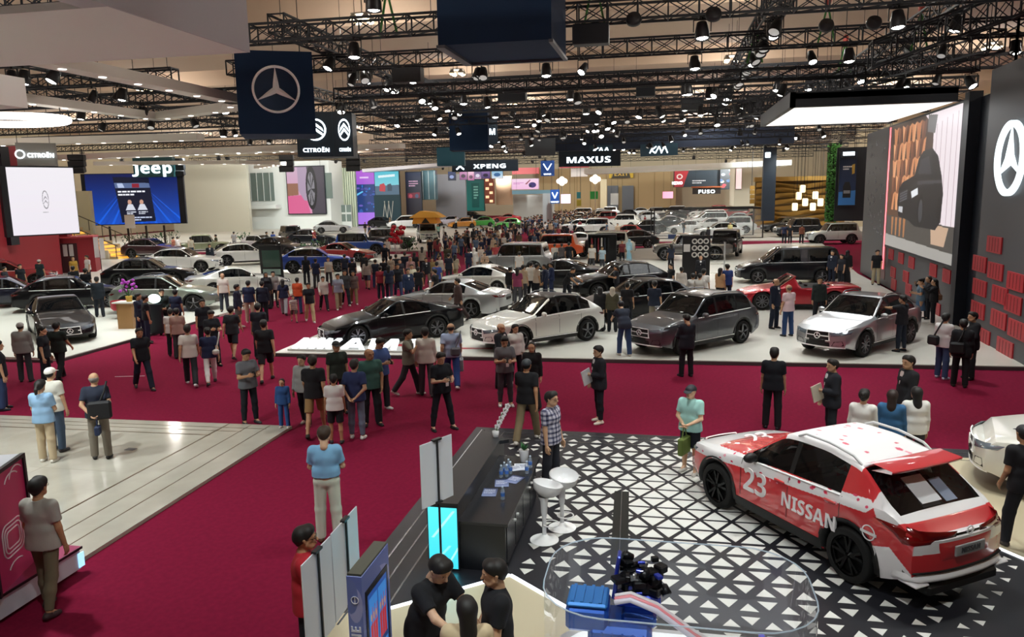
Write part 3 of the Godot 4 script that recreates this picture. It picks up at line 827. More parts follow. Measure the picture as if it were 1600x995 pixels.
	# line-array loudspeakers
	for p: Vector3 in [V3(-37.39, 7.41, -44.34), V3(-45.04, 7.99, -66.11), V3(-43.36, 8.91, -84.53), V3(-36.45, 8.92, -87.73)]:
		var k := p.length() / 62.0
		t = thing("line_array", "black line-array loudspeaker hanging by chains over the white stands", "loudspeaker", p, 0.3, "line-array loudspeakers")
		for i in 3:
			var b := MB.new()
			b.rbox(V3(0, (1 - i) * 0.42 * k, i * i * 0.04 * k), V3(1.05 * k, 0.4 * k, 0.5 * k), 0.03, Basis(Vector3.RIGHT, 0.12 * i))
			put("cabinet", b, hexmat("131519", 0.5), t)
		hang(t, 0.6 * k, 0.5 * k)
	# low screens of greenery under the blue screen
	for p: Vector3 in [V3(-48.63, 0, -63.23), V3(-50.26, 0, -67.93), V3(-50.56, 0, -71.39)]:
		shrub(p, 2.2, 1.8, "dark leafy plant bed beneath the blue screen", "plants beneath the blue screen")
	# pale wall and white two-storey stand
	var plain := mat("pale_wall", Color.html("b4b1a2"), 0.85)
	board("partition_wall", "plain pale beige partition wall behind the olive pickup", "wall", [V3(-65.99, 5.15, -104), Vector2(12.51, 10.80)], 0.6, plain)
	var white := mat("white_stand_wall", Color.html("dfe2de"), 0.7)
	t = board("white_stand", "white two-storey stand front with windows and a ledge", "stand", [V3(-57.68, 4.94, -112), Vector2(14.20, 11.00)], 5.0, white)
	var glassy := mat("stand_window", Color.html("7e8c86"), 0.15, 0.2)
	for q in [[V3(-62.09, 6.63, -111.9), Vector2(4.57, 4.33)], [V3(-50.8, 6.62, -111.9), Vector2(1.36, 3.86)]]:
		put("window_pane", bx(q[0] - t.position, V3(q[1].x, q[1].y, 0.1)), glassy, t)
	put("ledge", bx([V3(-61.29, 3.58, -111), Vector2(6.06, 1.38)][0] - t.position, V3(5.2, 0.6, 2.0)), white, t)
	for k in 4:
		put("mullion", bx([V3(-62.03, 6.63, -111.8), Vector2(4.57, 4.33)][0] - t.position + V3((k - 1.5) * 1.1, 0, 0.06), V3(0.08, 4.4, 0.1)), white, t)
	im = sheet(128, 160, "d9b8d0", "e79ac0")
	shape(im, [0.0, 0.35, 0.3, 0.35, 0.3, 0.6, 0.0, 0.62], "a0705a")
	shape(im, [0.0, 0.62, 0.5, 0.6, 0.6, 1.0, 0.0, 1.0], "e86a9c")
	shape(im, [0.3, 0.0, 1.0, 0.0, 1.0, 0.75, 0.45, 0.72, 0.3, 0.5], "b9a2bc")
	shape(im, [0.55, 0.0, 1.0, 0.0, 1.0, 1.0, 0.65, 1.0], "4c4450")
	oval(im, 0.66, 0.45, 0.15, 0.47, "1b191d")
	oval(im, 0.65, 0.47, 0.1, 0.36, "8d8a92")
	for k in 7:
		var a := TAU * k / 7
		shape(im, [0.65, 0.47, 0.65 + 0.095 * cos(a), 0.47 + 0.34 * sin(a), 0.65 + 0.095 * cos(a + 0.3), 0.47 + 0.34 * sin(a + 0.3)], "2a282c")
	board("wheel_poster", "tall pink screen showing a car wheel on the white stand", "screen", [V3(-54.3, 5.99, -111.5), Vector2(6.35, 7.37)], 0.3, dark, picture("wheel_picture", im, 0.85))
	# slatted stand wall
	t = board("slat_wall", "cream wall of upright slats between white stand and purple screen", "wall", [V3(-50.82, 4.69, -118), Vector2(4.07, 9.59)], 0.3, hexmat("9aa89a", 0.7))
	for k in 11:
		var q: Array = [V3(-50.77, 4.69, -117.9), Vector2(4.07, 9.58)]
		put("slat", bx(V3((k - 5) * q[1].x / 11.0, 0, 0.12), V3(q[1].x / 11.0 * 0.55, q[1].y, 0.2)), hexmat("e2ead2", 0.6), t)
	t = board("lattice_window", "white lattice window of six panes before the slat wall", "window", [V3(-50.31, 2.31, -116), Vector2(2.71, 2.63)], 0.2, white)
	for k in 6:
		put("window_pane", bx(V3((k % 3 - 1) * 0.95, 0.72 - 1.45 * (k / 3), 0.03), V3(0.75, 1.15, 0.06)), glassy, t)
	# purple and blue screen with starry print
	im = sheet(96, 200, "c06ae0", "7a5ad8")
	shape(im, [0, 0.26, 1, 0.26, 1, 0.78, 0, 0.78], "26407c")
	for k in 26:
		rng.seed = 40 + k
		oval(im, rng.randf(), rng.randf_range(0.28, 0.76), rng.randf_range(0.02, 0.12), rng.randf_range(0.01, 0.03), ["3a62b4", "4d50a8", "7464c4", "2f7fd8"][k % 4])
	shape(im, [0.3, 0.12, 0.7, 0.12, 0.7, 0.15, 0.3, 0.15], "f0d0ff")
	shape(im, [0.1, 0.44, 0.4, 0.38, 0.44, 0.4, 0.14, 0.47], "6fd0ff")
	shape(im, [0, 0.78, 1, 0.78, 1, 1, 0, 1], "b07af0")
	board("purple_screen", "tall violet and blue screen beside the slat wall", "screen", [V3(-48.11, 4.73, -120), Vector2(3.87, 9.08)], 0.4, dark, picture("purple_picture", im, 0.9))
	im = sheet(128, 112, "54c4d8", "9adbe4")
	shape(im, [0, 0.62, 1, 0.58, 1, 1, 0, 1], "4f6a80")
	shape(im, [0.15, 0.17, 0.85, 0.12, 0.85, 0.22, 0.15, 0.27], "e8fbff")
	shape(im, [0.18, 0.84, 0.2, 0.55, 0.38, 0.5, 0.44, 0.62, 0.42, 0.86], "c43c46")
	shape(im, [0.52, 0.84, 0.52, 0.56, 0.66, 0.52, 0.72, 0.66, 0.7, 0.84], "394a5c")
	board("teal_screen", "teal screen showing a red car and a grey car", "screen", [V3(-43.9, 6.92, -119), Vector2(4.22, 3.84)], 0.4, dark, picture("teal_picture", im, 0.9))
	t = board("stand_wall", "dark petrol stand wall below the teal screen", "wall", [V3(-43.99, 2.7, -119), Vector2(4.46, 4.60)], 0.4, hexmat("23414c", 0.6))
	for k in 5:
		put("woven_strip", bx(V3(-0.6 + k * 0.35, -0.2, 0.05), V3(0.1, 3.2, 0.06), Basis(Vector3.BACK, 0.14 if k % 2 else -0.14)), hexmat("c9c8c0", 0.5), t)
	im = sheet(80, 180, "1e2a4a", "2a1c2c")
	lines(im, 0.2, 0.2, 0.6, 3, 0.03, "e8b8dc", 12)
	shape(im, [0.1, 0.5, 0.9, 0.48, 0.9, 0.62, 0.1, 0.62], "8c2a44")
	oval(im, 0.3, 0.57, 0.12, 0.05, "e06078")
	oval(im, 0.7, 0.57, 0.12, 0.05, "58688c")
	board("dark_poster", "tall dark poster with pink print on the far stand", "poster", [V3(-40.45, 5.27, -122), Vector2(2.74, 6.93)], 0.3, dark, picture("dark_poster_print", im))
	t = board("glass_tower", "grey glass tower of the far stand next to the dark poster", "stand", [V3(-38.15, 6.53, -123), Vector2(2.41, 4.76)], 1.0, mat("glass_tower_pane", Color.html("4c6a74"), 0.15, 0.3))
	for k in 3:
		put("mullion", bx(V3((k - 1) * 1.0, 0, 0.05), V3(0.1, 4.6, 0.1)), hexmat("b9c4c8"), t)
	board("grey_wall", "plain grey stand wall behind the yellow roof tent", "wall", [V3(-35.87, 4.41, -128), Vector2(5.30, 7.86)], 0.6, hexmat("85858c", 0.8))

func shrub(p: Vector3, w: float, h: float, label: String, group := "") -> void:
	var t := thing("leafy_shrub", label, "shrub", p, 0, group)
	var stem := MB.new()
	var leaf := MB.new()
	rng.seed = int(absf(p.x * 31 + p.z * 17))
	for k in 5:
		stem.bar(V3(rng.randf_range(-0.2, 0.2) * w, 0, 0), V3(rng.randf_range(-0.4, 0.4) * w, h * 0.8, rng.randf_range(-0.2, 0.2) * w), 0.03)
	for k in 90:
		var c := V3(rng.randf_range(-0.5, 0.5) * w, rng.randf_range(0.15, 1.0) * h, rng.randf_range(-0.3, 0.3) * w)
		var d := V3(rng.randf_range(-1, 1), rng.randf_range(-0.2, 1), rng.randf_range(-1, 1)).normalized() * 0.22
		var s := d.cross(Vector3.UP).normalized() * 0.07
		leaf.quad(c - d, c + s, c + d, c - s)
	put("stems", stem, hexmat("3a3322"), t)
	var f := put("foliage", leaf, hexmat("2f5a34", 0.7), t)
	f.set_meta("kind", "stuff")

func far_stands() -> void:
	var lit := glow("lit_lettering", Color.WHITE, 1.0)
	var dark := mat("black_wall", Color.BLACK)
	var im := sheet(160, 128, "2a7a78", "2d8c88")
	shape(im, [0.3, 0.1, 0.75, 0.1, 0.72, 0.9, 0.32, 0.9], "1f6866")
	lines(im, 0.42, 0.2, 0.25, 5, 0.05, "9fe0d8", 4)
	board("green_banner", "teal green stand wall with pale lettering far down the aisle", "stand", [V3(-34.55, 4.69, -140), Vector2(3.53, 5.84)], 0.5, dark, picture("green_banner_print", im))
	t_lattice([V3(-31.4, 5.46, -138), Vector2(1.79, 4.58)])
	board("tan_wall", "tan stand wall beside the pink screen far down the aisle", "wall", [V3(-29.51, 5.48, -142), Vector2(3.04, 5.29)], 0.5, hexmat("b59276", 0.8))
	im = sheet(160, 80, "f4d6ea", "f0b8dc")
	lines(im, 0.06, 0.35, 0.4, 2, 0.06, "d080c0", 6)
	oval(im, 0.78, 0.6, 0.14, 0.26, "3a2a6c")
	oval(im, 0.7, 0.7, 0.05, 0.12, "1c1640")
	shape(im, [0.5, 0.5, 0.68, 0.1, 0.72, 0.12, 0.56, 0.55], "a05a68")
	board("pink_screen", "pale pink screen above the far aisle crowd", "screen", [V3(-25.14, 6.56, -140), Vector2(5.10, 1.95)], 0.4, hexmat("e8d8e4"), picture("pink_screen_picture", im, 1.0))
	board("stand_wall", "white and blue fascia of the stand under the pink screen", "stand", [V3(-23.29, 5.09, -139), Vector2(8.21, 0.69)], 0.6, hexmat("7aa4b8", 0.5))
	board("stand_wall", "grey and white back wall of the stand under the pink screen", "stand", [V3(-24.63, 2.14, -146), Vector2(7.91, 4.95)], 0.5, hexmat("b4b2ae", 0.7))
	# row of small screens on a beam
	for i in 6:
		var q: Array = [[V3(-33.35, 7.83, -120), Vector2(1.26, 1.40)], [V3(-31.46, 7.94, -120), Vector2(1.26, 1.49)], [V3(-30.21, 7.76, -120), Vector2(1.04, 1.39)], [V3(-29.11, 7.94, -120), Vector2(1.14, 1.39)], [V3(-27.82, 7.96, -120), Vector2(1.45, 1.29)], [V3(-25.96, 8.02, -120), Vector2(1.85, 1.48)]][i]
		im = sheet(32, 32, ["2a3a6c", "d890c0", "e8a8c8", "58507c", "9a78b4", "78b4d8"][i], ["1c2238", "8c4a80", "b86a98", "c8a0c0", "4a3a6c", "e8f0f8"][i])
		oval(im, 0.5, 0.6, 0.3, 0.2, ["98a8d8", "3a1c38", "5c2a4c", "e8e0f0", "281c38", "3a6a9c"][i])
		board("small_screen", "small bright screen above the far aisle, %s in its row" % ["first", "second", "third", "fourth", "fifth", "sixth"][i], "screen", q, 0.2, dark, picture("small_screen_%d" % i, im, 0.9)).set_meta("group", "row of small screens")
	# blue pennant signs with a V
	for i in 2:
		var R: Array = [[V3(-14.39, 7.95, -96), Vector2(1.68, 1.87)], [V3(-12.94, 4.51, -92), Vector2(1.08, 1.66)]][i]
		var t := board("pennant_sign", ["blue hanging sign with a white V mark and lettering", "lower blue sign with a white V mark on a pale pillar"][i], "sign", R, 0.3, mat("flag_blue", Color.html("1b4c9c"), 0.5))
		var v := MB.new()
		for s in [-1.0, 1.0]:
			v.bar(V3(0, -R[1].y * 0.12, 0.04), V3(s * R[1].x * 0.3, R[1].y * 0.3, 0.04), 0.03, 0.11)
		put("v_mark", v, lit, t)
		letters("VINFAST", 0.17, 0.03, lit, t, Transform3D(Basis.IDENTITY, V3(0, -R[1].y * 0.38, 0.02)))
	board("pillar", "pale grey pillar carrying the lower blue sign", "pillar", [V3(-14.18, 3.23, -94), Vector2(1.11, 3.33)], 0.8, hexmat("b8bcbe", 0.7))
	board("white_screen", "pale screen beside the lower blue sign", "screen", [V3(-12.65, 4.15, -100), Vector2(1.33, 1.23)], 0.2, dark, glow("pale_screen_glow", Color(0.95, 0.88, 0.95), 0.9))
	# far hall wall furniture
	var beige := mat("far_panel", Color.html("b59c72"), 0.8)
	for k in 5:
		var t := board("wall_panel", "tall beige sliding partition panel on the far wall", "partition", [V3(-12.51, 5.33, -168), Vector2(29.25, 9.21)], 0.3, beige) if k == 0 else null
		if t:
			for j in 9:
				put("panel_joint", bx(V3((j - 4) * 3.4, 0, 0.03), V3(0.1, 9.4, 0.06)), hexmat("8c7650"), t)
	var ex := board("exit_banner", "yellow and black banner reading EXIT on the far wall", "sign", [V3(-9.3, 8.64, -167), Vector2(4.98, 1.87)], 0.2, hexmat("4a4436", 0.7))
	for s in [-1.0, 1.0]:
		var w := MB.new()
		w.prism(PackedVector2Array([Vector2(s * 2.55, 0.9), Vector2(s * 1.5, 0.9), Vector2(s * 2.0, -0.95), Vector2(s * 2.55, -0.95)]), 0.03, Transform3D(Basis.IDENTITY, V3(0, 0, 0.02)))
		put("yellow_wedge", w, hexmat("d8b430", 0.6), ex)
	letters("EXIT", 0.8, 0.05, hexmat("e0b83a", 0.5), ex, Transform3D(Basis.from_scale(V3(1.3, 1, 1)), V3(0, -0.1, 0.04)))
	for k in 2:
		board("door_set", "dark double doors in the far wall below the EXIT banner", "door", [[V3(-11, 3.44, -166.5), Vector2(2.30, 5.38)], [V3(-7.83, 3.39, -166.5), Vector2(2.42, 5.36)]][k], 0.3, hexmat("565a60", 0.5)).set_meta("group", "far doors")
	board("pillar", "pale pillar before the far wall beside the doors", "pillar", [V3(-12.46, 4.18, -160), Vector2(1.31, 6.47)], 1.0, hexmat("d2c4a2", 0.8))
	board("info_panel", "white free-standing information panel in the far crowd", "panel", [V3(-8, 3.75, -125), Vector2(1.22, 1.82)], 0.3, hexmat("dfe6ea", 0.4))
	board("info_panel", "bright green sign panel above the far crowd", "sign", [V3(-10.81, 4.44, -120), Vector2(1.18, 1.17)], 0.5, hexmat("2fa84a", 0.5))
	board("info_panel", "small teal sign panel above the far crowd", "sign", [V3(-12.96, 4.49, -118), Vector2(0.58, 0.96)], 0.3, hexmat("3aa0b0", 0.5))
	board("info_panel", "small yellow sign panel above the far crowd", "sign", [V3(-12.92, 3.33, -118), Vector2(0.68, 0.96)], 0.3, hexmat("c8b83a", 0.5))
	# red fascias at the far end
	for k in 3:
		board("red_fascia", ["red hanging fascia with white underside over the far aisle", "red slanted fascia above the far aisle stands", "white fascia with red band over the far aisle"][k], "fascia", [[V3(-15.02, 9.49, -130), Vector2(4.92, 1.05)], [V3(-26.84, 9.18, -150), Vector2(5.32, 1.22)], [V3(-14.38, 8.21, -132), Vector2(2.82, 1.38)]][k], 0.6, hexmat(["a83a40", "b44a4c", "d8d0cc"][k], 0.6))
	for p: Vector3 in [V3(-15.62, 6.66, -118.98), V3(-10.57, 6.85, -119.53)]:
		var t := thing("ball_lamp", "cluster of white globe lamps on a post over the far aisle", "lamp", p, 0, "globe lamps on posts")
		for k in 4:
			var b := MB.new()
			b.ball(V3(cos(k * 1.57) * 0.45, sin(k * 1.57) * 0.3, 0), V3(0.4, 0.4, 0.4), 10, 8)
			put("lamp_globe", b, glow("globe_glow", Color(1, 0.98, 0.9), 3.0), t)
		put("post", bx(V3(0, -3, 0), V3(0.1, 5.5, 0.1)), hexmat("c8c0b0"), t)
	# red and dark truck stand
	im = sheet(160, 60, "2c3a46", "24303a")
	shape(im, [0, 0, 0.32, 0, 0.2, 1, 0, 1], "b0303c")
	oval(im, 0.12, 0.35, 0.07, 0.17, "f0ecec")
	oval(im, 0.12, 0.35, 0.04, 0.1, "b0303c")
	lines(im, 0.4, 0.6, 0.3, 2, 0.07, "d8d8dc", 2)
	var t2 := board("truck_stand_wall", "long red and slate wall with round emblem on the truck stand", "sign", [V3(5.7, 7.02, -150), Vector2(8.62, 3.06)], 0.5, dark, picture("truck_wall_print", im), -6)
	letters("HINO", 0.55, 0.05, lit, t2, Transform3D(Basis.IDENTITY, V3(-3.6, -0.75, 0.05)))
	im = sheet(60, 100, "383c48", "20242c")
	for k in 9:
		rng.seed = 70 + k
		oval(im, rng.randf(), rng.randf(), 0.16, 0.07, ["c04450", "d8d8e0", "4a6a9c", "a8b0c0"][k % 4])
	board("truck_stand_wall", "speckled picture panel beside the slate truck wall", "sign", [V3(10.95, 6.77, -148), Vector2(2.38, 3.70)], 0.5, dark, picture("speckled_print", im))
	var t3 := board("truck_stand_front", "dark orange-topped fascia with lettering below the truck wall", "sign", [V3(7.01, 4.82, -140), Vector2(4.77, 1.21)], 0.5, hexmat("2c2624", 0.6))
	put("orange_band", bx(V3(0, 0.6, 0.05), V3(5.2, 0.25, 0.1)), hexmat("b8623a", 0.6), t3)
	letters("FUSO", 0.6, 0.05, lit, t3, Transform3D(Basis.from_scale(V3(1.4, 1, 1)), V3(0, -0.2, 0.04)))
	board("pink_screen", "small magenta screen among the far white cars", "screen", [V3(0.34, 4.29, -120), Vector2(1.61, 1.05)], 0.3, dark, glow("magenta_screen", Color(0.95, 0.45, 0.7), 0.9))
	# white corner stand
	var white := mat("white_stand_wall", Color.WHITE)
	board("white_stand", "plain cream end wall of the far right stand", "stand", [V3(11.84, 5.89, -118), Vector2(3.94, 6.79)], 9.0, mat("cream_stand", Color.html("d8d0be"), 0.8))
	board("white_screen", "pale pink screen on the cream end wall", "screen", [V3(10.41, 6.89, -117.8), Vector2(0.81, 3.94)], 0.2, dark, glow("pale_pink_screen", Color(1.0, 0.84, 0.84), 0.9))
	for k in 4:
		board("gold_panel", "short gold wave panel beside the cream wall", "panel", [[V3(11.68, 5.14, -105), Vector2(1.90, 0.49)], [V3(11.69, 4.57, -105), Vector2(1.91, 0.49)], [V3(11.71, 3.99, -105), Vector2(1.91, 0.49)], [V3(11.73, 3.38, -105), Vector2(1.91, 0.57)]][k], 0.4 + 0.2 * (k % 2), mat("brushed_gold", Color.html("b08a48"), 0.35, 0.7)).set_meta("group", "gold panels by the cream wall")
	# gold wave wall with lanterns
	var t := thing("gold_wall", "curving gold wall of stacked waves with hanging lanterns", "wall", V3(15.61, 3.18, -96.75), 0)
	for j in 8:
		var P := []
		for e in 2:
			var R := PackedVector3Array()
			for k in 25:
				var x := (k - 12) * 0.42
				R.append(V3(x, -2.6 + (j + e * 0.8) * 0.64 + 0.16 * sin(k * 0.35 + j), 0.25 * sin(k * 0.5 + j * 0.9) + 0.3 * e))
			P.append(R)
		var b := MB.new()
		b.grid(P)
		put("wave_band", b, mat("brushed_gold", Color.WHITE), t)
	put("back_panel", bx(V3(0, 0, -0.6), V3(10.2, 5.4, 0.3)), hexmat("7c6236", 0.6), t)
	put("cornice", bx(V3(0, 2.9, 0), V3(10.6, 0.5, 1.6)), mat("brushed_gold", Color.WHITE), t)
	var i := 0
	for p: Vector3 in [V3(15.18, 4.9, -92.77), V3(14.65, 4.13, -91.84), V3(16.36, 4.17, -91.55), V3(15.18, 3.43, -90.74), V3(14.14, 2.94, -90.91), V3(15.98, 2.93, -90.6), V3(16.73, 3.41, -90.47)]:
		var l := MB.new()
		l.rbox(Vector3.ZERO, V3(0.55, 0.85, 0.55), 0.08)
		var o := thing("lantern", "square white glowing lantern before the gold wall", "lantern", p, 0, "lanterns at the gold wall")
		put("lantern_shade", l, glow("lantern_glow", Color(1, 0.92, 0.72), 1.7), o)
		hang(o, 0.3, 0.4)
		i += 1
	# ivy pillar and dark poster stand
	t = thing("ivy_pillar", "green ivy covered pillar beside the blue poster", "pillar", V3(14.75, 5.45, -74.56))
	put("core", bx(V3(0, 0, -0.3), V3(0.9, 7.0, 0.6)), hexmat("2c3a22"), t)
	var lf := MB.new()
	rng.seed = 5
	for k in 700:
		var c := V3(rng.randf_range(-0.55, 0.55), rng.randf_range(-3.5, 3.4), rng.randf_range(0.0, 0.2))
		var d := V3(rng.randf_range(-1, 1), rng.randf_range(-1, 0.6), rng.randf_range(0, 1)).normalized() * 0.12
		var s := d.cross(Vector3.BACK).normalized() * 0.07
		lf.quad(c - d, c + s, c + d, c - s)
	put("ivy_leaves", lf, hexmat("4a8a3a", 0.7), t).set_meta("kind", "stuff")
	im = sheet(96, 200, "1c2a44", "1c3c70")
	shape(im, [0.05, 0.02, 0.95, 0.02, 0.95, 0.14, 0.05, 0.14], "182030")
	lines(im, 0.2, 0.26, 0.6, 2, 0.025, "f0f0f0", 7)
	shape(im, [0.72, 0.24, 0.9, 0.22, 0.9, 0.4, 0.75, 0.42], "d8b048")
	shape(im, [0, 0.75, 1, 0.72, 1, 1, 0, 1], "3a86d8")
	shape(im, [0.25, 0.86, 0.26, 0.64, 0.36, 0.56, 0.62, 0.56, 0.72, 0.66, 0.72, 0.86], "16181c")
	shape(im, [0.3, 0.72, 0.68, 0.72, 0.68, 0.78, 0.3, 0.78], "8c9098")
	t = board("car_poster", "tall dark blue poster with a black off-road car", "poster", [V3(15.45, 5.73, -72), Vector2(1.41, 4.70)], 0.4, dark, picture("car_poster_print", im), -8)
	t = board("dark_stand", "black frame panels around the tall blue poster", "stand", [V3(15.93, 5.25, -73), Vector2(2.43, 6.38)], 0.5, hexmat("1b1e26", 0.5), null, -8)
	t = board("sign_board", "small dark sign with lit lettering high beside the ivy pillar", "sign", [V3(15.02, 7.78, -70), Vector2(1.06, 0.63)], 0.3, hexmat("141824", 0.5), null, -8)
	put("lit_sign", bx(V3(0, 0, 0.03), V3(0.9, 0.3, 0.04)), lit, t)
	t = board("dark_stand", "tall dark blue stand tower at the edge of the gold wall", "stand", [V3(9.97, 5.42, -80), Vector2(1.20, 7.12)], 0.8, hexmat("17222e", 0.5))
	board("lit_sign", "small lit sign on the dark blue stand tower", "sign", [V3(9.74, 8.24, -79.9), Vector2(0.48, 0.49)], 0.2, lit)
	# black framed glass pavilion
	t = thing("glass_pavilion", "black framed glass pavilion among the white cars", "pavilion", V3(4.29, 0, -80.99), 0.08)
	var fr := MB.new()
	for x in [-5.4, 5.4]:
		for z in [0.0, -5.0]:
			fr.bar(V3(x, 0.1, z), V3(x, 3.1, z), 0.12)
	for z in [0.0, -5.0]:
		fr.bar(V3(-5.4, 3.1, z), V3(5.4, 3.1, z), 0.14)
		fr.bar(V3(-5.4, 0.12, z), V3(5.4, 0.12, z), 0.1)
	for x in [-5.4, 5.4]:
		fr.bar(V3(x, 3.1, 0), V3(x, 3.1, -5), 0.14)
	put("frame", fr, hexmat("0c0d10", 0.4), t)
	for x in 3:
		put("glass_pane", bx(V3(-3.6 + x * 3.6, 1.6, 0), V3(3.5, 2.8, 0.02)), pane("clear_glass", Color(0.9, 0.95, 0.95), 0.08), t)
	put("low_panel", bx(V3(-1.0, 0.3, 0.1), V3(6, 0.5, 0.05)), hexmat("24345c", 0.5), t)
	# merchandise wall
	t = thing("merchandise_wall", "black merchandise wall with white ring caps and glass shelves", "display", V3(1.66, 0.12, -42.32), 0.05)
	put("back_wall", bx(V3(0, 1.25, -0.1), V3(1.45, 2.5, 0.12)), hexmat("101114", 0.4), t)
	for j in 3:
		for k in 3:
			var b := MB.new()
			b.lathe([Vector2(0.08, 0), Vector2(0.1, 0.04), Vector2(0.13, 0.04), Vector2(0.15, 0)], 16, Transform3D(Basis(Vector3.RIGHT, PI / 2), V3(-0.1 + k * 0.3, 2.2 - j * 0.36, -0.03)))
			put("ring_cap", b, hexmat("d8d6d2", 0.4), t)
	put("white_card", bx(V3(-0.5, 1.85, 0), V3(0.34, 0.4, 0.04)), hexmat("e0dfdc"), t)
	for j in 4:
		put("glass_shelf", bx(V3(1.1, 0.5 + j * 0.5, 0.1), V3(0.7, 0.02, 0.4)), pane("clear_glass", Color.WHITE, 0.1), t)
	put("shelf_frame", bx(V3(1.46, 1.1, 0.1), V3(0.04, 2.1, 0.4)), hexmat("a8aaac", 0.3), t)
	# clothes rail
	t = thing("clothes_rail", "black open wardrobe with hanging red and dark jackets", "clothes rail", V3(-4.21, 0.12, -53.06), 0.05)
	put("case", bx(V3(0, 1.0, -0.35), V3(1.9, 2.0, 0.1)), hexmat("121318", 0.5), t)
	put("top_shelf", bx(V3(0, 2.0, 0), V3(1.9, 0.06, 0.7)), hexmat("121318", 0.5), t)
	for sd in [-0.95, 0.95]:
		put("side_panel", bx(V3(sd, 1.0, 0), V3(0.05, 2.0, 0.7)), hexmat("121318", 0.5), t)
	for k in 6:
		var b := MB.new()
		b.rbox(V3(-0.7 + k * 0.22, 1.3, 0.1), V3(0.1, 0.95, 0.5), 0.03)
		put("jacket", b, hexmat(["8c2430", "2a2c34", "7c2630", "c9c6c0", "2c3242", "15161c"][k]), t)

func t_lattice(R: Array) -> void:
	var t := board("lattice_tower", "orange lit lattice tower far down the aisle", "tower", R, 0.4, hexmat("7a3a26", 0.6))
	for k in 6:
		put("lamp_block", bx(V3(0.35 * (1 if k % 2 else -1), 1.9 - k * 0.75, 0.1), V3(0.6, 0.45, 0.1)), glow("lamp_block_glow", Color(1, 0.75, 0.45), 1.0), t)

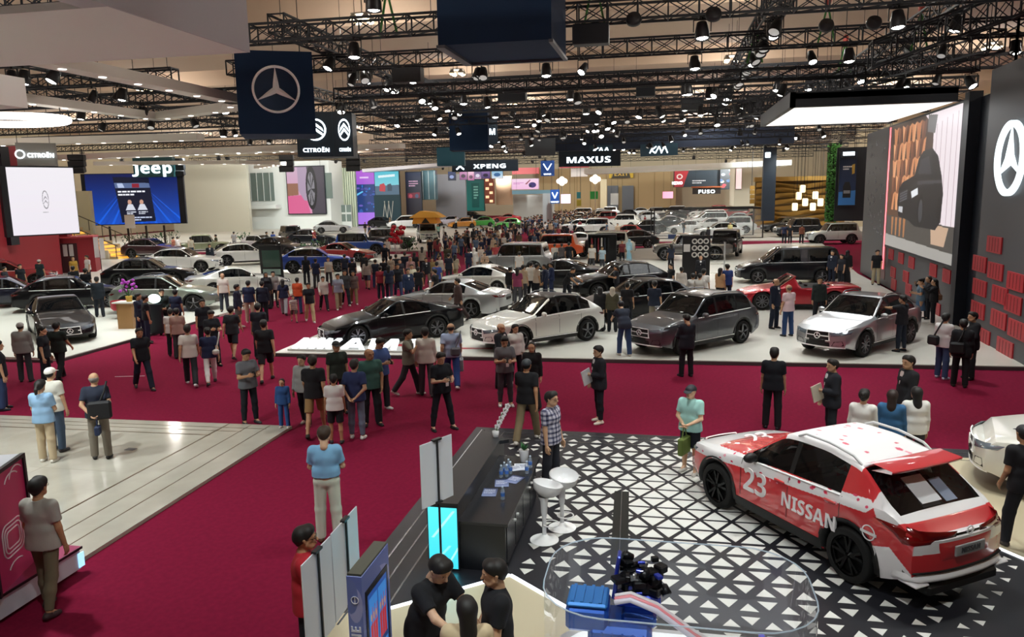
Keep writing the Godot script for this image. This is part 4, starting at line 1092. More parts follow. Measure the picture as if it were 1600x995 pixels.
# ---------------------------------------------------------------- the stand with the black triangle floor
func rally_stand() -> void:
	var black := mat("counter_black", Color.html("1d1f24"), 0.3)
	var t := thing("reception_counter", "long black reception counter with raised ledge and desk", "counter")
	var led := MB.new()
	led.prism(PackedVector2Array([Vector2(-3.07, 9.3), Vector2(-2.64, 9.3), Vector2(-2.64, 11.95), Vector2(-2.5, 12.05), Vector2(-3.07, 12.5)]), 0.06, Transform3D(Basis(Vector3.RIGHT, -PI / 2), V3(0, 0.96, 0)))
	put("ledge", led, black, t)
	put("front_panel", span(V3(-3.05, 0.07, -12.4), V3(-2.66, 0.96, -9.36)), black, t)
	put("desk_top", span(V3(-2.66, 0.71, -12.0), V3(-1.98, 0.75, -9.36)), mat("desk_black", Color.html("24262b"), 0.25), t)
	put("desk_front", span(V3(-2.66, 0.07, -11.95), V3(-2.04, 0.71, -9.4)), black, t)
	for k in 4:
		var d := put("cupboard_door", span(V3(-2.04, 0.12, -11.85 + k * 0.6), V3(-2.02, 0.68, -11.29 + k * 0.6)), mat("desk_black", Color.BLACK), t)
		put("knob", bx(V3(-2.005, 0.55, -11.57 + k * 0.6 + (0.2 if k % 2 == 0 else -0.2)), V3(0.03, 0.02, 0.05)), mat("chrome", Color.WHITE), d)
	put("desk_end", span(V3(-2.66, 0.07, -9.42), V3(-2.02, 0.73, -9.37)), hexmat("101218", 0.35), t)
	put("ledge_line", bx(V3(-3.07, 0.99, -10.9), V3(0.012, 0.07, 3.2)), hexmat("c9ccd0", 0.3), t)
	# glowing end panel
	t = thing("glowing_panel", "glowing turquoise light panel on the end of the black counter", "light panel")
	put("panel_frame", span(V3(-3.07, 0.07, -9.36), V3(-2.64, 0.97, -9.3)), black, t)
	var im := sheet(64, 140, "56e6f0", "3fd2ea")
	shape(im, [0.1, 0.5, 0.2, 0.5, 0.95, 0.05, 0.85, 0.05], "a8f8f8")
	shape(im, [0.0, 1.0, 0.1, 1.0, 0.8, 0.62, 0.7, 0.62], "86f0f6")
	shape(im, [0.55, 1.0, 0.62, 1.0, 1.0, 0.7, 1.0, 0.64], "a8f8f8")
	var pf := put("light_face", face(0.4, 0.86), picture("turquoise_panel", im, 1.3), t)
	pf.position = V3(-2.855, 0.53, -9.294)
	area_lamp("light_panel_lamp", V3(-2.855, 0.53, -9.25), Vector2(0.4, 0.86), 0.35, Color(0.3, 0.85, 0.95), V3(0, 180, 0))
	# bar stools
	for q in [[V3(-1.66, 0.07, -10.4), 0.5, "white scoop bar stool with chrome base, beside the counter end"], [V3(-1.46, 0.07, -10.85), -0.9, "white scoop bar stool behind another stool at the counter"]]:
		t = thing("bar_stool", q[2], "stool", q[0], q[1], "white bar stools")
		var b := MB.new()
		b.lathe([Vector2(0.0, 0.0), Vector2(0.21, 0.0), Vector2(0.21, 0.012), Vector2(0.08, 0.045), Vector2(0.04, 0.09), Vector2(0.0, 0.09)], 28)
		put("base", b, mat("chrome", Color.WHITE), t)
		b = MB.new()
		b.lathe([Vector2(0.03, 0.06), Vector2(0.03, 0.35), Vector2(0.045, 0.42), Vector2(0.055, 0.6), Vector2(0.09, 0.68)], 18)
		put("column", b, mat("gloss_white", Color.html("e4e4e6"), 0.15), t)
		b = MB.new()
		var ring := []
		for k in 21:
			ring.append(V3(cos(k * TAU / 20) * 0.12 + 0.1, 0.24, sin(k * TAU / 20) * 0.12))
		b.tube(ring, 0.01, 6, false)
		put("foot_ring", b, mat("chrome", Color.WHITE), t)
		b = MB.new()
		b.lathe([Vector2(0.06, 0.66), Vector2(0.13, 0.69), Vector2(0.2, 0.76), Vector2(0.225, 0.86), Vector2(0.21, 0.86), Vector2(0.18, 0.78), Vector2(0.1, 0.73), Vector2(0.0, 0.72)], 28)
		var s := put("seat", b, mat("gloss_white", Color.WHITE), t)
		s.transform = Transform3D(Basis(Vector3.BACK, -0.22), V3(-0.12, 0.02, 0))
	# bottles, cards and papers on the desk
	for q in [[-2.42, -11.02], [-2.34, -11.06], [-2.4, -11.16], [-2.31, -11.2], [-2.36, -11.3], [-2.06, -11.25], [-2.05, -11.5], [-2.22, -10.18]]:
		bottle(V3(q[0], 0.75, q[1]), "clear water bottle with blue label standing on the black desk", "water bottles on the desk")
	for q in [[-2.2, -11.5, 0.2, "white", 0.3], [-2.28, -11.42, 0.5, "white", 0.22], [-2.36, -10.78, 0.2, "blue", 0.3], [-2.2, -10.95, -0.3, "blue", 0.3], [-2.46, -10.4, 0.1, "blue", 0.3]]:
		im = sheet(48, 64, "dfe3ea" if q[3] == "white" else "27325c", "cfd6e4" if q[3] == "white" else "8c9ac4")
		lines(im, 0.1, 0.15, 0.8, 6, 0.05, "5a6488" if q[3] == "white" else "d8def0", int(q[0] * -100))
		var p := lone("brochure", bx(Vector3.ZERO, V3(0.21, 0.006, q[4])), picture("brochure_" + q[3], im), ("white printed brochure lying on the black desk" if q[3] == "white" else "dark blue printed brochure lying on the black desk"), "brochure", q[3] + " brochures on the desk")
		p.position = V3(q[0], 0.754 + 0.004 * absf(q[2]), q[1])
		p.rotation.y = q[2]
	# potted plant and orchid
	t = thing("potted_plant", "small green plant in a white pot on the desk", "plant", V3(-2.2, 0.75, -11.78))
	var b := MB.new()
	b.lathe([Vector2(0, 0), Vector2(0.06, 0), Vector2(0.085, 0.2), Vector2(0.075, 0.2), Vector2(0.0, 0.18)], 20)
	put("pot", b, mat("gloss_white", Color.WHITE), t)
	var lf := MB.new()
	rng.seed = 3
	for k in 26:
		var a := rng.randf() * TAU
		var d := V3(cos(a), rng.randf_range(0.8, 2.2), sin(a)).normalized() * rng.randf_range(0.08, 0.16)
		var s := d.cross(Vector3.UP).normalized() * 0.025
		var o := V3(0, 0.18, 0)
		lf.quad(o, o + d * 0.5 + s, o + d, o + d * 0.5 - s)
	put("leaves", lf, hexmat("2f6a38", 0.6), t).set_meta("kind", "stuff")
	t = thing("orchid", "white orchid spray leaning over the far counter end", "flower", V3(-2.75, 1.02, -12.15))
	b = MB.new()
	b.tube([V3(0, 0, 0), V3(0.02, 0.16, -0.05), V3(0.08, 0.34, -0.12), V3(0.16, 0.46, -0.2)], 0.008, 6)
	put("stem", b, hexmat("4a6a3a"), t)
	b = MB.new()
	b.lathe([Vector2(0, 0), Vector2(0.05, 0), Vector2(0.06, 0.1), Vector2(0, 0.1)], 14)
	put("pot", b, mat("gloss_white", Color.WHITE), t)
	for k in 6:
		b = MB.new()
		var c := V3(0.02, 0.16, -0.05).lerp(V3(0.17, 0.48, -0.21), k / 5.0)
		for a in 5:
			b.ball(c + V3(cos(a * 1.256), sin(a * 1.256), 0.1) * 0.03, V3(0.024, 0.024, 0.008), 7, 4)
		put("blossom", b, hexmat("efeef0", 0.6), t)
	# white display boards on thin black stands
	for q in [[V3(-2.7, 0.07, -8.63), 0.55, 0.8, 1.25, 1.1, "white display board on a black tripod before the turquoise panel"], [V3(-3.2, 0.07, -6.33), 0.62, 0.95, 0.74, 1.57, "white display board on a black stand next to the red shirt"], [V3(-3.22, 0.07, -7.03), 0.7, 0.95, 0.74, 1.6, "white display board on a black stand behind the blue kiosk"]]:
		t = thing("display_board", q[5], "display board", q[0], q[4])
		put("sheet", bx(V3(0, q[3] + q[2] / 2, 0), V3(q[1], q[2], 0.012)), hexmat("d9dfe8", 0.4), t)
		put("pole", bx(V3(0, (q[3] + q[2]) / 2, 0.02), V3(0.02, q[3] + q[2], 0.02)), hexmat("141518", 0.4), t)
		put("clip", bx(V3(0, q[3] + q[2] + 0.005, 0.01), V3(0.14, 0.025, 0.05)), hexmat("141518", 0.4), t)
		put("clip", bx(V3(0, q[3] + 0.01, 0.02), V3(0.1, 0.02, 0.04)), hexmat("141518", 0.4), t)
		for k in 3:
			var lg := MB.new()
			lg.bar(V3(0, 0.3, 0.02), V3(cos(k * TAU / 3 + 0.5) * 0.24, 0.01, sin(k * TAU / 3 + 0.5) * 0.24), 0.016)
			put("leg", lg, hexmat("141518", 0.4), t)
	# blue picture kiosk
	t = thing("photo_kiosk", "blue lavender kiosk with a photo screen and SCENE lettering on its side", "kiosk", V3(-2.45, 0.07, -5.78))
	im = sheet(64, 256, "6a7cc8", "98a4dc")
	for k in 10:
		rng.seed = 90 + k
		oval(im, rng.randf(), rng.randf(), 0.5, 0.08, ["8292d8", "a8aee4", "7080c4"][k % 3])
	put("case", bx(V3(0, 0.97, 0), V3(0.13, 1.93, 0.62)), picture("lavender_print", im), t)
	put("top", bx(V3(0, 1.945, 0), V3(0.12, 0.02, 0.6)), hexmat("4a4c42", 0.5), t)
	put("base", bx(V3(0, 0.02, 0), V3(0.3, 0.04, 0.66)), hexmat("30343c"), t)
	im = sheet(96, 192, "2a58a8", "16243e")
	for j in 2:
		for i in 2:
			var x0 := 0.06 + i * 0.47
			var y0 := 0.04 + j * 0.46
			shape(im, [x0, y0, x0 + 0.42, y0, x0 + 0.42, y0 + 0.42, x0, y0 + 0.42], "3f8ad8")
			for k in 3:
				var cx := x0 + 0.09 + k * 0.12
				shape(im, [cx - 0.05, y0 + 0.42, cx - 0.05, y0 + 0.22, cx + 0.05, y0 + 0.2, cx + 0.06, y0 + 0.42], "c4303a")
				oval(im, cx, y0 + 0.16, 0.03, 0.03, "c69a78")
				shape(im, [cx + 0.03, y0 + 0.22, cx + 0.06, y0 + 0.08, cx + 0.075, y0 + 0.09, cx + 0.06, y0 + 0.24], "c4303a")
	put("screen_bezel", bx(V3(0.067, 1.12, 0), V3(0.01, 1.3, 0.5)), hexmat("10131c", 0.3), t)
	var sc := put("screen", face(0.44, 1.16), picture("kiosk_photos", im, 0.7), t)
	sc.transform = Transform3D(Basis(Vector3.UP, PI / 2), V3(0.0735, 1.14, 0))
	letters("SCENE", 0.085, 0.006, hexmat("e4e8f6"), t, Transform3D(Basis(Vector3.BACK, PI / 2), V3(0.0, 1.32, 0.312)))
	var rg := MB.new()
	rg.lathe([Vector2(0.028, 0), Vector2(0.028, 0.004), Vector2(0.034, 0.004), Vector2(0.034, 0)], 24, Transform3D(Basis(Vector3.RIGHT, PI / 2), V3(0, 1.73, 0.311)))
	rg.box(V3(0, 1.73, 0.312), V3(0.006, 0.056, 0.003))
	put("round_mark", rg, hexmat("e4e8f6"), t)
	# engine under its clear cover
	t = thing("display_plinth", "low round-cornered white plinth carrying the cutaway engine", "plinth", V3(0.15, 0.07, -7.05))
	b = MB.new()
	b.prism(rounded(2.5, 1.5, 0.55), 0.32, Transform3D(Basis(Vector3.RIGHT, -PI / 2)))
	put("plinth_body", b, mat("gloss_white", Color.WHITE), t)
	b = MB.new()
	b.prism(rounded(2.3, 1.3, 0.5), 0.02, Transform3D(Basis(Vector3.RIGHT, -PI / 2), V3(0, 0.32, 0)))
	put("plinth_light", b, glow("plinth_glow", Color(0.95, 0.98, 1.0), 0.7), t)
	t = thing("clear_cover", "tall clear acrylic cover with rounded corners over the engine", "cover", V3(0.15, 0.07, -7.05))
	var loop := rounded(2.5, 1.62, 0.6)
	var P := []
	for e in [0.02, 1.3]:
		var R := PackedVector3Array()
		for q in loop:
			R.append(V3(q.x, e, -q.y))
		P.append(R)
	b = MB.new()
	b.grid(P, true)
	put("acrylic_wall", b, pane("acrylic", Color(0.92, 0.96, 1.0), 0.07), t)
	b = MB.new()
	var rim := []
	for q in loop:
		rim.append(V3(q.x, 1.3, -q.y))
	rim.append(rim[0])
	b.tube(rim, 0.008, 6, false)
	put("acrylic_rim", b, pane("acrylic_edge", Color(0.85, 0.93, 1.0), 0.45), t)
	engine(V3(-0.38, 0.41, -7.2))

func rounded(w: float, d: float, r: float) -> PackedVector2Array:
	var p := PackedVector2Array()
	for c in 4:
		var o := Vector2((w / 2 - r) * [1, -1, -1, 1][c], (d / 2 - r) * [1, 1, -1, -1][c])
		for k in 7:
			var a := c * PI / 2 + k * PI / 12
			p.append(o + Vector2(cos(a), sin(a)) * r)
	return p

func bottle(at: Vector3, label: String, group: String) -> void:
	var t := thing("water_bottle", label, "bottle", at, 0, group)
	if not wear.has("bottle"):
		var b := MB.new()
		b.lathe([Vector2(0, 0), Vector2(0.028, 0.0), Vector2(0.03, 0.01), Vector2(0.03, 0.13), Vector2(0.013, 0.17), Vector2(0.013, 0.185)], 14)
		wear.bottle = b.mesh()
		b = MB.new()
		b.lathe([Vector2(0.0305, 0.05), Vector2(0.0308, 0.052), Vector2(0.0308, 0.1), Vector2(0.0305, 0.102)], 14)
		wear.bottle_label = b.mesh()
		b = MB.new()
		b.lathe([Vector2(0.015, 0.18), Vector2(0.015, 0.2), Vector2(0.0, 0.2)], 12)
		wear.bottle_cap = b.mesh()
	put("bottle_body", wear.bottle, pane("bottle_plastic", Color(0.8, 0.9, 1.0), 0.25), t)
	put("bottle_label", wear.bottle_label, hexmat("4a78c8", 0.5), t)
	put("bottle_cap", wear.bottle_cap, hexmat("c9d8ea", 0.5), t)

func engine(at: Vector3) -> void:
	var t := thing("cutaway_engine", "blue cutaway car engine with black top and pale hoses", "engine", at)
	var blue := mat("engine_blue", Color.html("1f56b4"), 0.3, 0.4, 0.5)
	var deep := mat("engine_deep_blue", Color.html("2438a8"), 0.3, 0.4, 0.5)
	var blk := mat("engine_black", Color.html("121318"), 0.35, 0.5)
	var b := MB.new()
	b.rbox(V3(0, 0.24, 0.05), V3(0.62, 0.46, 0.5), 0.05)
	b.rbox(V3(0.18, 0.5, -0.02), V3(0.34, 0.14, 0.4), 0.03)
	b.lathe([Vector2(0, 0), Vector2(0.2, 0.0), Vector2(0.22, 0.05), Vector2(0.2, 0.1), Vector2(0.08, 0.12), Vector2(0, 0.12)], 22, Transform3D(Basis(Vector3.RIGHT, PI / 2), V3(0.12, 0.22, 0.28)))
	put("motor_block", b, blue, t)
	for k in 6:
		b = MB.new()
		b.box(V3(-0.27 + k * 0.1, 0.26, 0.3), V3(0.018, 0.34, 0.05))
		put("cooling_rib", b, blue, t)
	b = MB.new()
	b.rbox(V3(-0.32, 0.52, 0.08), V3(0.42, 0.26, 0.4), 0.04)
	put("inverter_box", b, blue, t)
	b = MB.new()
	b.rbox(V3(-0.32, 0.67, 0.08), V3(0.4, 0.05, 0.38), 0.02)
	for k in 4:
		b.box(V3(-0.46 + k * 0.09, 0.7, 0.08), V3(0.03, 0.02, 0.34))
	put("inverter_lid", b, mat("engine_light_blue", Color.html("3a82d0"), 0.35, 0.3), t)
	b = MB.new()
	for k in 2:
		b.rbox(V3(-0.06 + k * 0.02, 0.74 + 0.2 * k, -0.05 - 0.08 * k), V3(0.04, 0.22, 0.16), 0.01, Basis(Vector3.BACK, -0.15))
	b.rbox(V3(0.16, 0.62, -0.12), V3(0.46, 0.16, 0.28), 0.03)
	put("cylinder_bank", b, deep, t)
	b = MB.new()
	rng.seed = 31
	for k in 22:
		var c := V3(rng.randf_range(-0.02, 0.42), rng.randf_range(0.72, 0.95), rng.randf_range(-0.3, 0.05))
		if k % 3 == 0:
			b.lathe([Vector2(0, 0), Vector2(0.05, 0), Vector2(0.05, 0.09), Vector2(0, 0.09)], 12, Transform3D(Basis(V3(rng.randf(), 0.3, rng.randf()).normalized(), rng.randf() * 3), c))
		else:
			b.rbox(c, V3(rng.randf_range(0.06, 0.16), rng.randf_range(0.05, 0.12), rng.randf_range(0.06, 0.14)), 0.012, Basis(Vector3.UP, rng.randf()))
	b.rbox(V3(0.2, 0.78, -0.12), V3(0.4, 0.2, 0.28), 0.04)
	put("engine_top", b, blk, t)
	for k in 26:
		b = MB.new()
		var c := V3(rng.randf_range(-0.04, 0.44), rng.randf_range(0.62, 1.0), rng.randf_range(-0.3, 0.12))
		b.rbox(c, V3(rng.randf_range(0.02, 0.09), rng.randf_range(0.02, 0.06), rng.randf_range(0.02, 0.08)), 0.006, Basis(Vector3.UP, rng.randf() * 3))
		put("fitting", b, [mat("cast_alloy", Color.html("a5a6a8"), 0.4, 0.6), blk, deep][k % 3], t)
	for k in 3:
		b = MB.new()
		var z := 0.12 + k * 0.06
		b.tube([V3(-0.05, 0.72, z), V3(0.1, 0.76, z), V3(0.35, 0.68, z + 0.02), V3(0.7, 0.45, z + 0.05), V3(0.98, 0.28, z + 0.02)], 0.026, 10)
		put("hose", b, hexmat(["d8d4da", "e08a94", "d6d2e4"][k], 0.3), t)
	b = MB.new()
	b.rbox(V3(1.1, 0.16, 0.12), V3(0.4, 0.26, 0.36), 0.03)
	put("charger_box", b, mat("cast_alloy", Color.html("a5a6a8"), 0.4, 0.6), t)
	b = MB.new()
	b.rbox(V3(1.36, 0.2, 0.1), V3(0.06, 0.34, 0.3), 0.015)
	put("end_plate", b, mat("end_plate_violet", Color.html("6a6ae0"), 0.3), t)
	b = MB.new()
	b.rbox(V3(0.86, 0.1, 0.3), V3(0.14, 0.16, 0.12), 0.02)
	put("connector", b, hexmat("5c2422", 0.4), t)

# ---------------------------------------------------------------- the marble stand at the near corner
func corner_stand() -> void:
	var t := thing("display_step", "low white display step with a pink top beside the marble floor", "platform", V3(-8.95, 0.06, -6.6))
	put("step_body", bx(V3(0, 0.14, 0), V3(2.2, 0.28, 3.95)), hexmat("cfd0da", 0.4), t)
	put("step_top", bx(V3(0, 0.295, 0), V3(2.24, 0.03, 3.99)), hexmat("9c3560", 0.4), t)
	put("step_edge", bx(V3(1.125, 0.295, 0), V3(0.012, 0.034, 4.0)), hexmat("141418", 0.4), t)
	put("led_strip_light", bx(V3(1.105, 0.12, -1.98), V3(0.02, 0.2, 0.1)), glow("cool_led", Color(0.6, 0.85, 1.0), 1.2), t)
	t = thing("pink_totem", "pink advertising cube with white outlines, black edges and a grey top", "totem", V3(-8.42, 0.37, -7.52), 0.35)
	put("cube", bx(V3(0, 0.72, 0), V3(0.95, 1.44, 0.95)), mat("totem_pink", Color.html("c2356b"), 0.4), t)
	put("top", bx(V3(0, 1.46, 0), V3(0.93, 0.04, 0.93)), hexmat("b9bcc4", 0.3), t)
	for sx in [-1, 1]:
		for sz in [-1, 1]:
			put("edge_post", bx(V3(sx * 0.475, 0.73, sz * 0.475), V3(0.05, 1.5, 0.05)), hexmat("101014", 0.4), t)
	for q in [[0, 0, 1], [1, 0, 0]]:
		put("top_edge", bx(V3(q[0] * 0.475, 1.46, q[2] * 0.475), V3(0.05 if q[0] else 0.95, 0.05, 0.05 if q[2] else 0.95)), hexmat("101014", 0.4), t)
	for k in 3:
		var ol := MB.new()
		var loop := rounded(0.52 - 0.1 * k, 0.42 - 0.1 * k, 0.12 - 0.03 * k)
		var pts := []
		for q in loop:
			pts.append(V3(0.478, 0.55 + q.y, q.x))
		pts.append(pts[0])
		ol.tube(pts, 0.01, 5, false)
		put("white_outline", ol, hexmat("f2e4ea"), t)
		var arc := MB.new()
		var ap := []
		for j in 9:
			var a := 0.4 + j * 0.25
			ap.append(V3(0.478, (1.2 if k < 2 else 0.15) + sin(a) * (0.2 - 0.05 * k), -0.25 + 0.12 * k + cos(a) * 0.2))
		arc.tube(ap, 0.01, 5)
		put("white_outline", arc, hexmat("f2e4ea"), t)
	put("lime_panel", bx(V3(-0.2, 0.5, 0.482), V3(0.5, 0.95, 0.02)), glow("lime_screen", Color(0.75, 0.95, 0.2), 0.7), t)
	t = thing("floor_letters", "white-blue glowing letters standing on the pink step", "sign", V3(-8.15, 0.37, -6.95), 1.0)
	letters("YUP", 0.2, 0.08, glow("letter_glow", Color(0.75, 0.95, 1.0), 1.4), t, Transform3D(Basis(Vector3.RIGHT, -0.25), V3(0, 0.14, 0)), "glowing_letters_light")
	# open door of the cream car
	t = car("suv", "cdbf9c", V3(-15.35, 0.06, -11.2), 15.0, "cream car with its door open on the marble stage edge", "", {"metal": 0.1})
	var d := Node3D.new()
	d.name = "open_door"
	t.add_child(d)
	d.position = V3(0.92, 0, 0.66)
	d.rotation_degrees.y = 62
	var cream := paint("cdbf9c", 0.1)
	var b := MB.new()
	b.rbox(V3(0, 0.72, -0.48), V3(0.09, 0.78, 0.98), 0.03)
	put("door_skin", b, cream, d)
	b = MB.new()
	b.bar(V3(0, 1.1, -0.02), V3(-0.12, 1.58, -0.42), 0.06)
	b.bar(V3(-0.12, 1.58, -0.42), V3(-0.12, 1.58, -0.9), 0.06)
	b.bar(V3(-0.12, 1.58, -0.9), V3(0, 1.1, -0.95), 0.06)
	put("window_frame", b, cream, d)
	b = MB.new()
	b.rbox(V3(-0.06, 0.72, -0.48), V3(0.04, 0.66, 0.86), 0.02)
	b.rbox(V3(-0.1, 0.85, -0.5), V3(0.08, 0.07, 0.6), 0.02)
	put("door_trim", b, hexmat("22242a", 0.6), d)
	put("door_glass", bx(V3(-0.06, 1.33, -0.5), V3(0.012, 0.44, 0.6)), pane("car_glass", Color.BLACK, 0.8), d)
	# oak lectern with flowers and a red chair on the white stage
	t = thing("lectern", "oak reception lectern on the white stage edge", "lectern", V3(-20.57, 0.1, -26.25), 0.1)
	put("lectern_body", bx(V3(0, 0.5, 0), V3(0.62, 1.0, 0.5)), mat("oak", Color.html("9a7448"), 0.5), t)
	put("lectern_top", bx(V3(-0.05, 1.02, 0), V3(0.8, 0.05, 0.62)), hexmat("d8d6d0", 0.4), t)
	t = thing("flower_vase", "bunch of purple orchids in a yellow pot on the lectern", "flowers", V3(-20.57, 0.1, -26.25) + V3(0.1, 1.045, 0))
	b = MB.new()
	b.lathe([Vector2(0, 0), Vector2(0.1, 0), Vector2(0.13, 0.22), Vector2(0, 0.22)], 16)
	put("pot", b, hexmat("b8963a", 0.5), t)
	rng.seed = 12
	for k in 16:
		b = MB.new()
		b.ball(V3(rng.randf_range(-0.3, 0.3), rng.randf_range(0.35, 0.85), rng.randf_range(-0.15, 0.15)), V3(0.07, 0.06, 0.05), 8, 5)
		put("blossom", b, hexmat("a83ab0", 0.6), t)
	b = MB.new()
	for k in 8:
		b.bar(V3(0, 0.2, 0), V3(rng.randf_range(-0.28, 0.28), rng.randf_range(0.35, 0.8), rng.randf_range(-0.1, 0.1)), 0.015)
	put("stems", b, hexmat("3f6a34"), t)
	t = thing("tub_chair", "red tub chair behind the oak lectern", "chair", V3(-22.67, 0.1, -28.41), 0.8)
	b = MB.new()
	b.lathe([Vector2(0.24, 0.35), Vector2(0.32, 0.45), Vector2(0.34, 0.75), Vector2(0.3, 0.75), Vector2(0.27, 0.5), Vector2(0, 0.46)], 20)
	put("shell", b, hexmat("a82432", 0.5), t)
	b = MB.new()
	b.lathe([Vector2(0, 0), Vector2(0.22, 0), Vector2(0.04, 0.05), Vector2(0.04, 0.36)], 16)
	put("foot", b, mat("chrome", Color.WHITE), t)
	# small round table sign that shines
	t = thing("round_light_sign", "small oval white light sign on a dark stand by the silver hatchback", "sign", V3(-18.68, 0.1, -25.32), 0.2)
	put("stand", bx(V3(0, 0.55, 0), V3(0.5, 1.1, 0.2)), hexmat("141c22", 0.4), t)
	b = MB.new()
	b.ball(V3(0.0, 1.3, 0.0), V3(0.24, 0.17, 0.05), 18, 8)
	put("oval_light", b, glow("oval_light_glow", Color(0.9, 1.0, 0.98), 3.0), t)

# ---------------------------------------------------------------- small things
func small_things() -> void:
	# balloons by the aisle
	rng.seed = 8
	var base: Vector3 = V3(-22.83, 0, -63.92)
	for k in 26:
		var b := MB.new()
		var c := V3(rng.randf_range(-0.62, 0.62), rng.randf_range(1.0, 2.3), rng.randf_range(-0.4, 0.4))
		b.lathe([Vector2(0, -0.2), Vector2(0.03, -0.19), Vector2(0.14, -0.08), Vector2(0.18, 0.04), Vector2(0.13, 0.15), Vector2(0, 0.2)], 12)
		var o := lone("balloon", b, mat("balloon_red", Color.html("c41e30"), 0.25), "glossy red balloon in the bunch beside the aisle", "balloon", "bunch of red balloons")
		o.position = base + c
		var st := MB.new()
		st.bar(V3(0, -0.2, 0), V3(-c.x * 0.6, -c.y, -c.z * 0.6), 0.01)
		put("string", st, hexmat("d8c8c8"), o)
	# roof tent on the off-road car
	var t := thing("roof_tent", "orange yellow roof tent pitched on an off-road car", "tent", V3(-24.5, 0.1, -77.84) + V3(0, 1.95, 0), 0.1)
	var b := MB.new()
	b.prism(PackedVector2Array([Vector2(-1.35, 0), Vector2(1.35, 0), Vector2(1.1, 0.75), Vector2(0.0, 1.15), Vector2(-1.1, 0.75)]), 2.2, Transform3D(Basis.IDENTITY, V3(0, 0, -1.1)))
	put("tent_body", b, hexmat("d89030", 0.8), t)
	b = MB.new()
	b.prism(PackedVector2Array([Vector2(-1.75, 0.62), Vector2(1.75, 0.62), Vector2(0.9, 1.15), Vector2(-0.6, 1.3)]), 2.4, Transform3D(Basis.IDENTITY, V3(0.15, 0, -1.2)))
	put("fly_sheet", b, hexmat("e8ac48", 0.8), t)
	b = MB.new()
	b.prism(PackedVector2Array([Vector2(-0.55, 0.05), Vector2(0.35, 0.05), Vector2(-0.1, 0.62)]), 0.03, Transform3D(Basis.IDENTITY, V3(0.2, 0, 1.1)))
	put("door_opening", b, hexmat("2a2418"), t)
	# tailgate of the white car standing open
	t = thing("open_tailgate", "dark tinted tailgate raised behind the white cars", "tailgate", V3(-22.66, 0.1, -41.49), 0.15)
	b = MB.new()
	b.rbox(V3(0, 1.15, 0), V3(1.35, 2.1, 0.09), 0.03, Basis(Vector3.RIGHT, 0.1))
	put("gate_frame", b, hexmat("15181c", 0.3), t)
	b = MB.new()
	b.rbox(V3(0.02, 1.4, 0.06), V3(1.05, 1.0, 0.03), 0.01, Basis(Vector3.RIGHT, 0.1))
	put("gate_glass", b, mat("tinted_pane", Color.html("3f5c54"), 0.1), t)
	b = MB.new()
	b.rbox(V3(0.02, 0.62, 0.06), V3(1.05, 0.34, 0.03), 0.01, Basis(Vector3.RIGHT, 0.1))
	put("gate_panel", b, hexmat("9ab8b4", 0.4), t)
	b = MB.new()
	b.ball(V3(0.02, 2.0, 0.08), V3(0.36, 0.14, 0.04), 16, 6)
	put("gate_lamp_light", b, glow("gate_light_glow", Color(0.95, 1, 1), 2.0), t)
	# low dividing posts and plants on the stands
	for p: Vector3 in [V3(-29.98, 0.1, -63.6), V3(-22.31, 0.1, -65.51), V3(-19.29, 0.1, -68.45), V3(-28.93, 0.1, -58.91), V3(-46.62, 0.1, -79.64)]:
		shrub(p, 1.4, 1.1, "low green planting between the display cars", "plants between the display cars")
	# second red booth letters etc. are part of their stands; pole-mounted notices here
	for p: Vector3 in [V3(-47.47, 0.1, -61.98)]:
		t = thing("notice_sign", "white notice on a pole beside the amber stairs", "sign", p, 0.2)
		put("card", bx(V3(0, 3.0, 0), V3(0.9, 1.2, 0.05)), hexmat("e2dfda", 0.5), t)
		put("pole", bx(V3(0, 1.4, -0.04), V3(0.06, 2.8, 0.06)), hexmat("8a8070"), t)

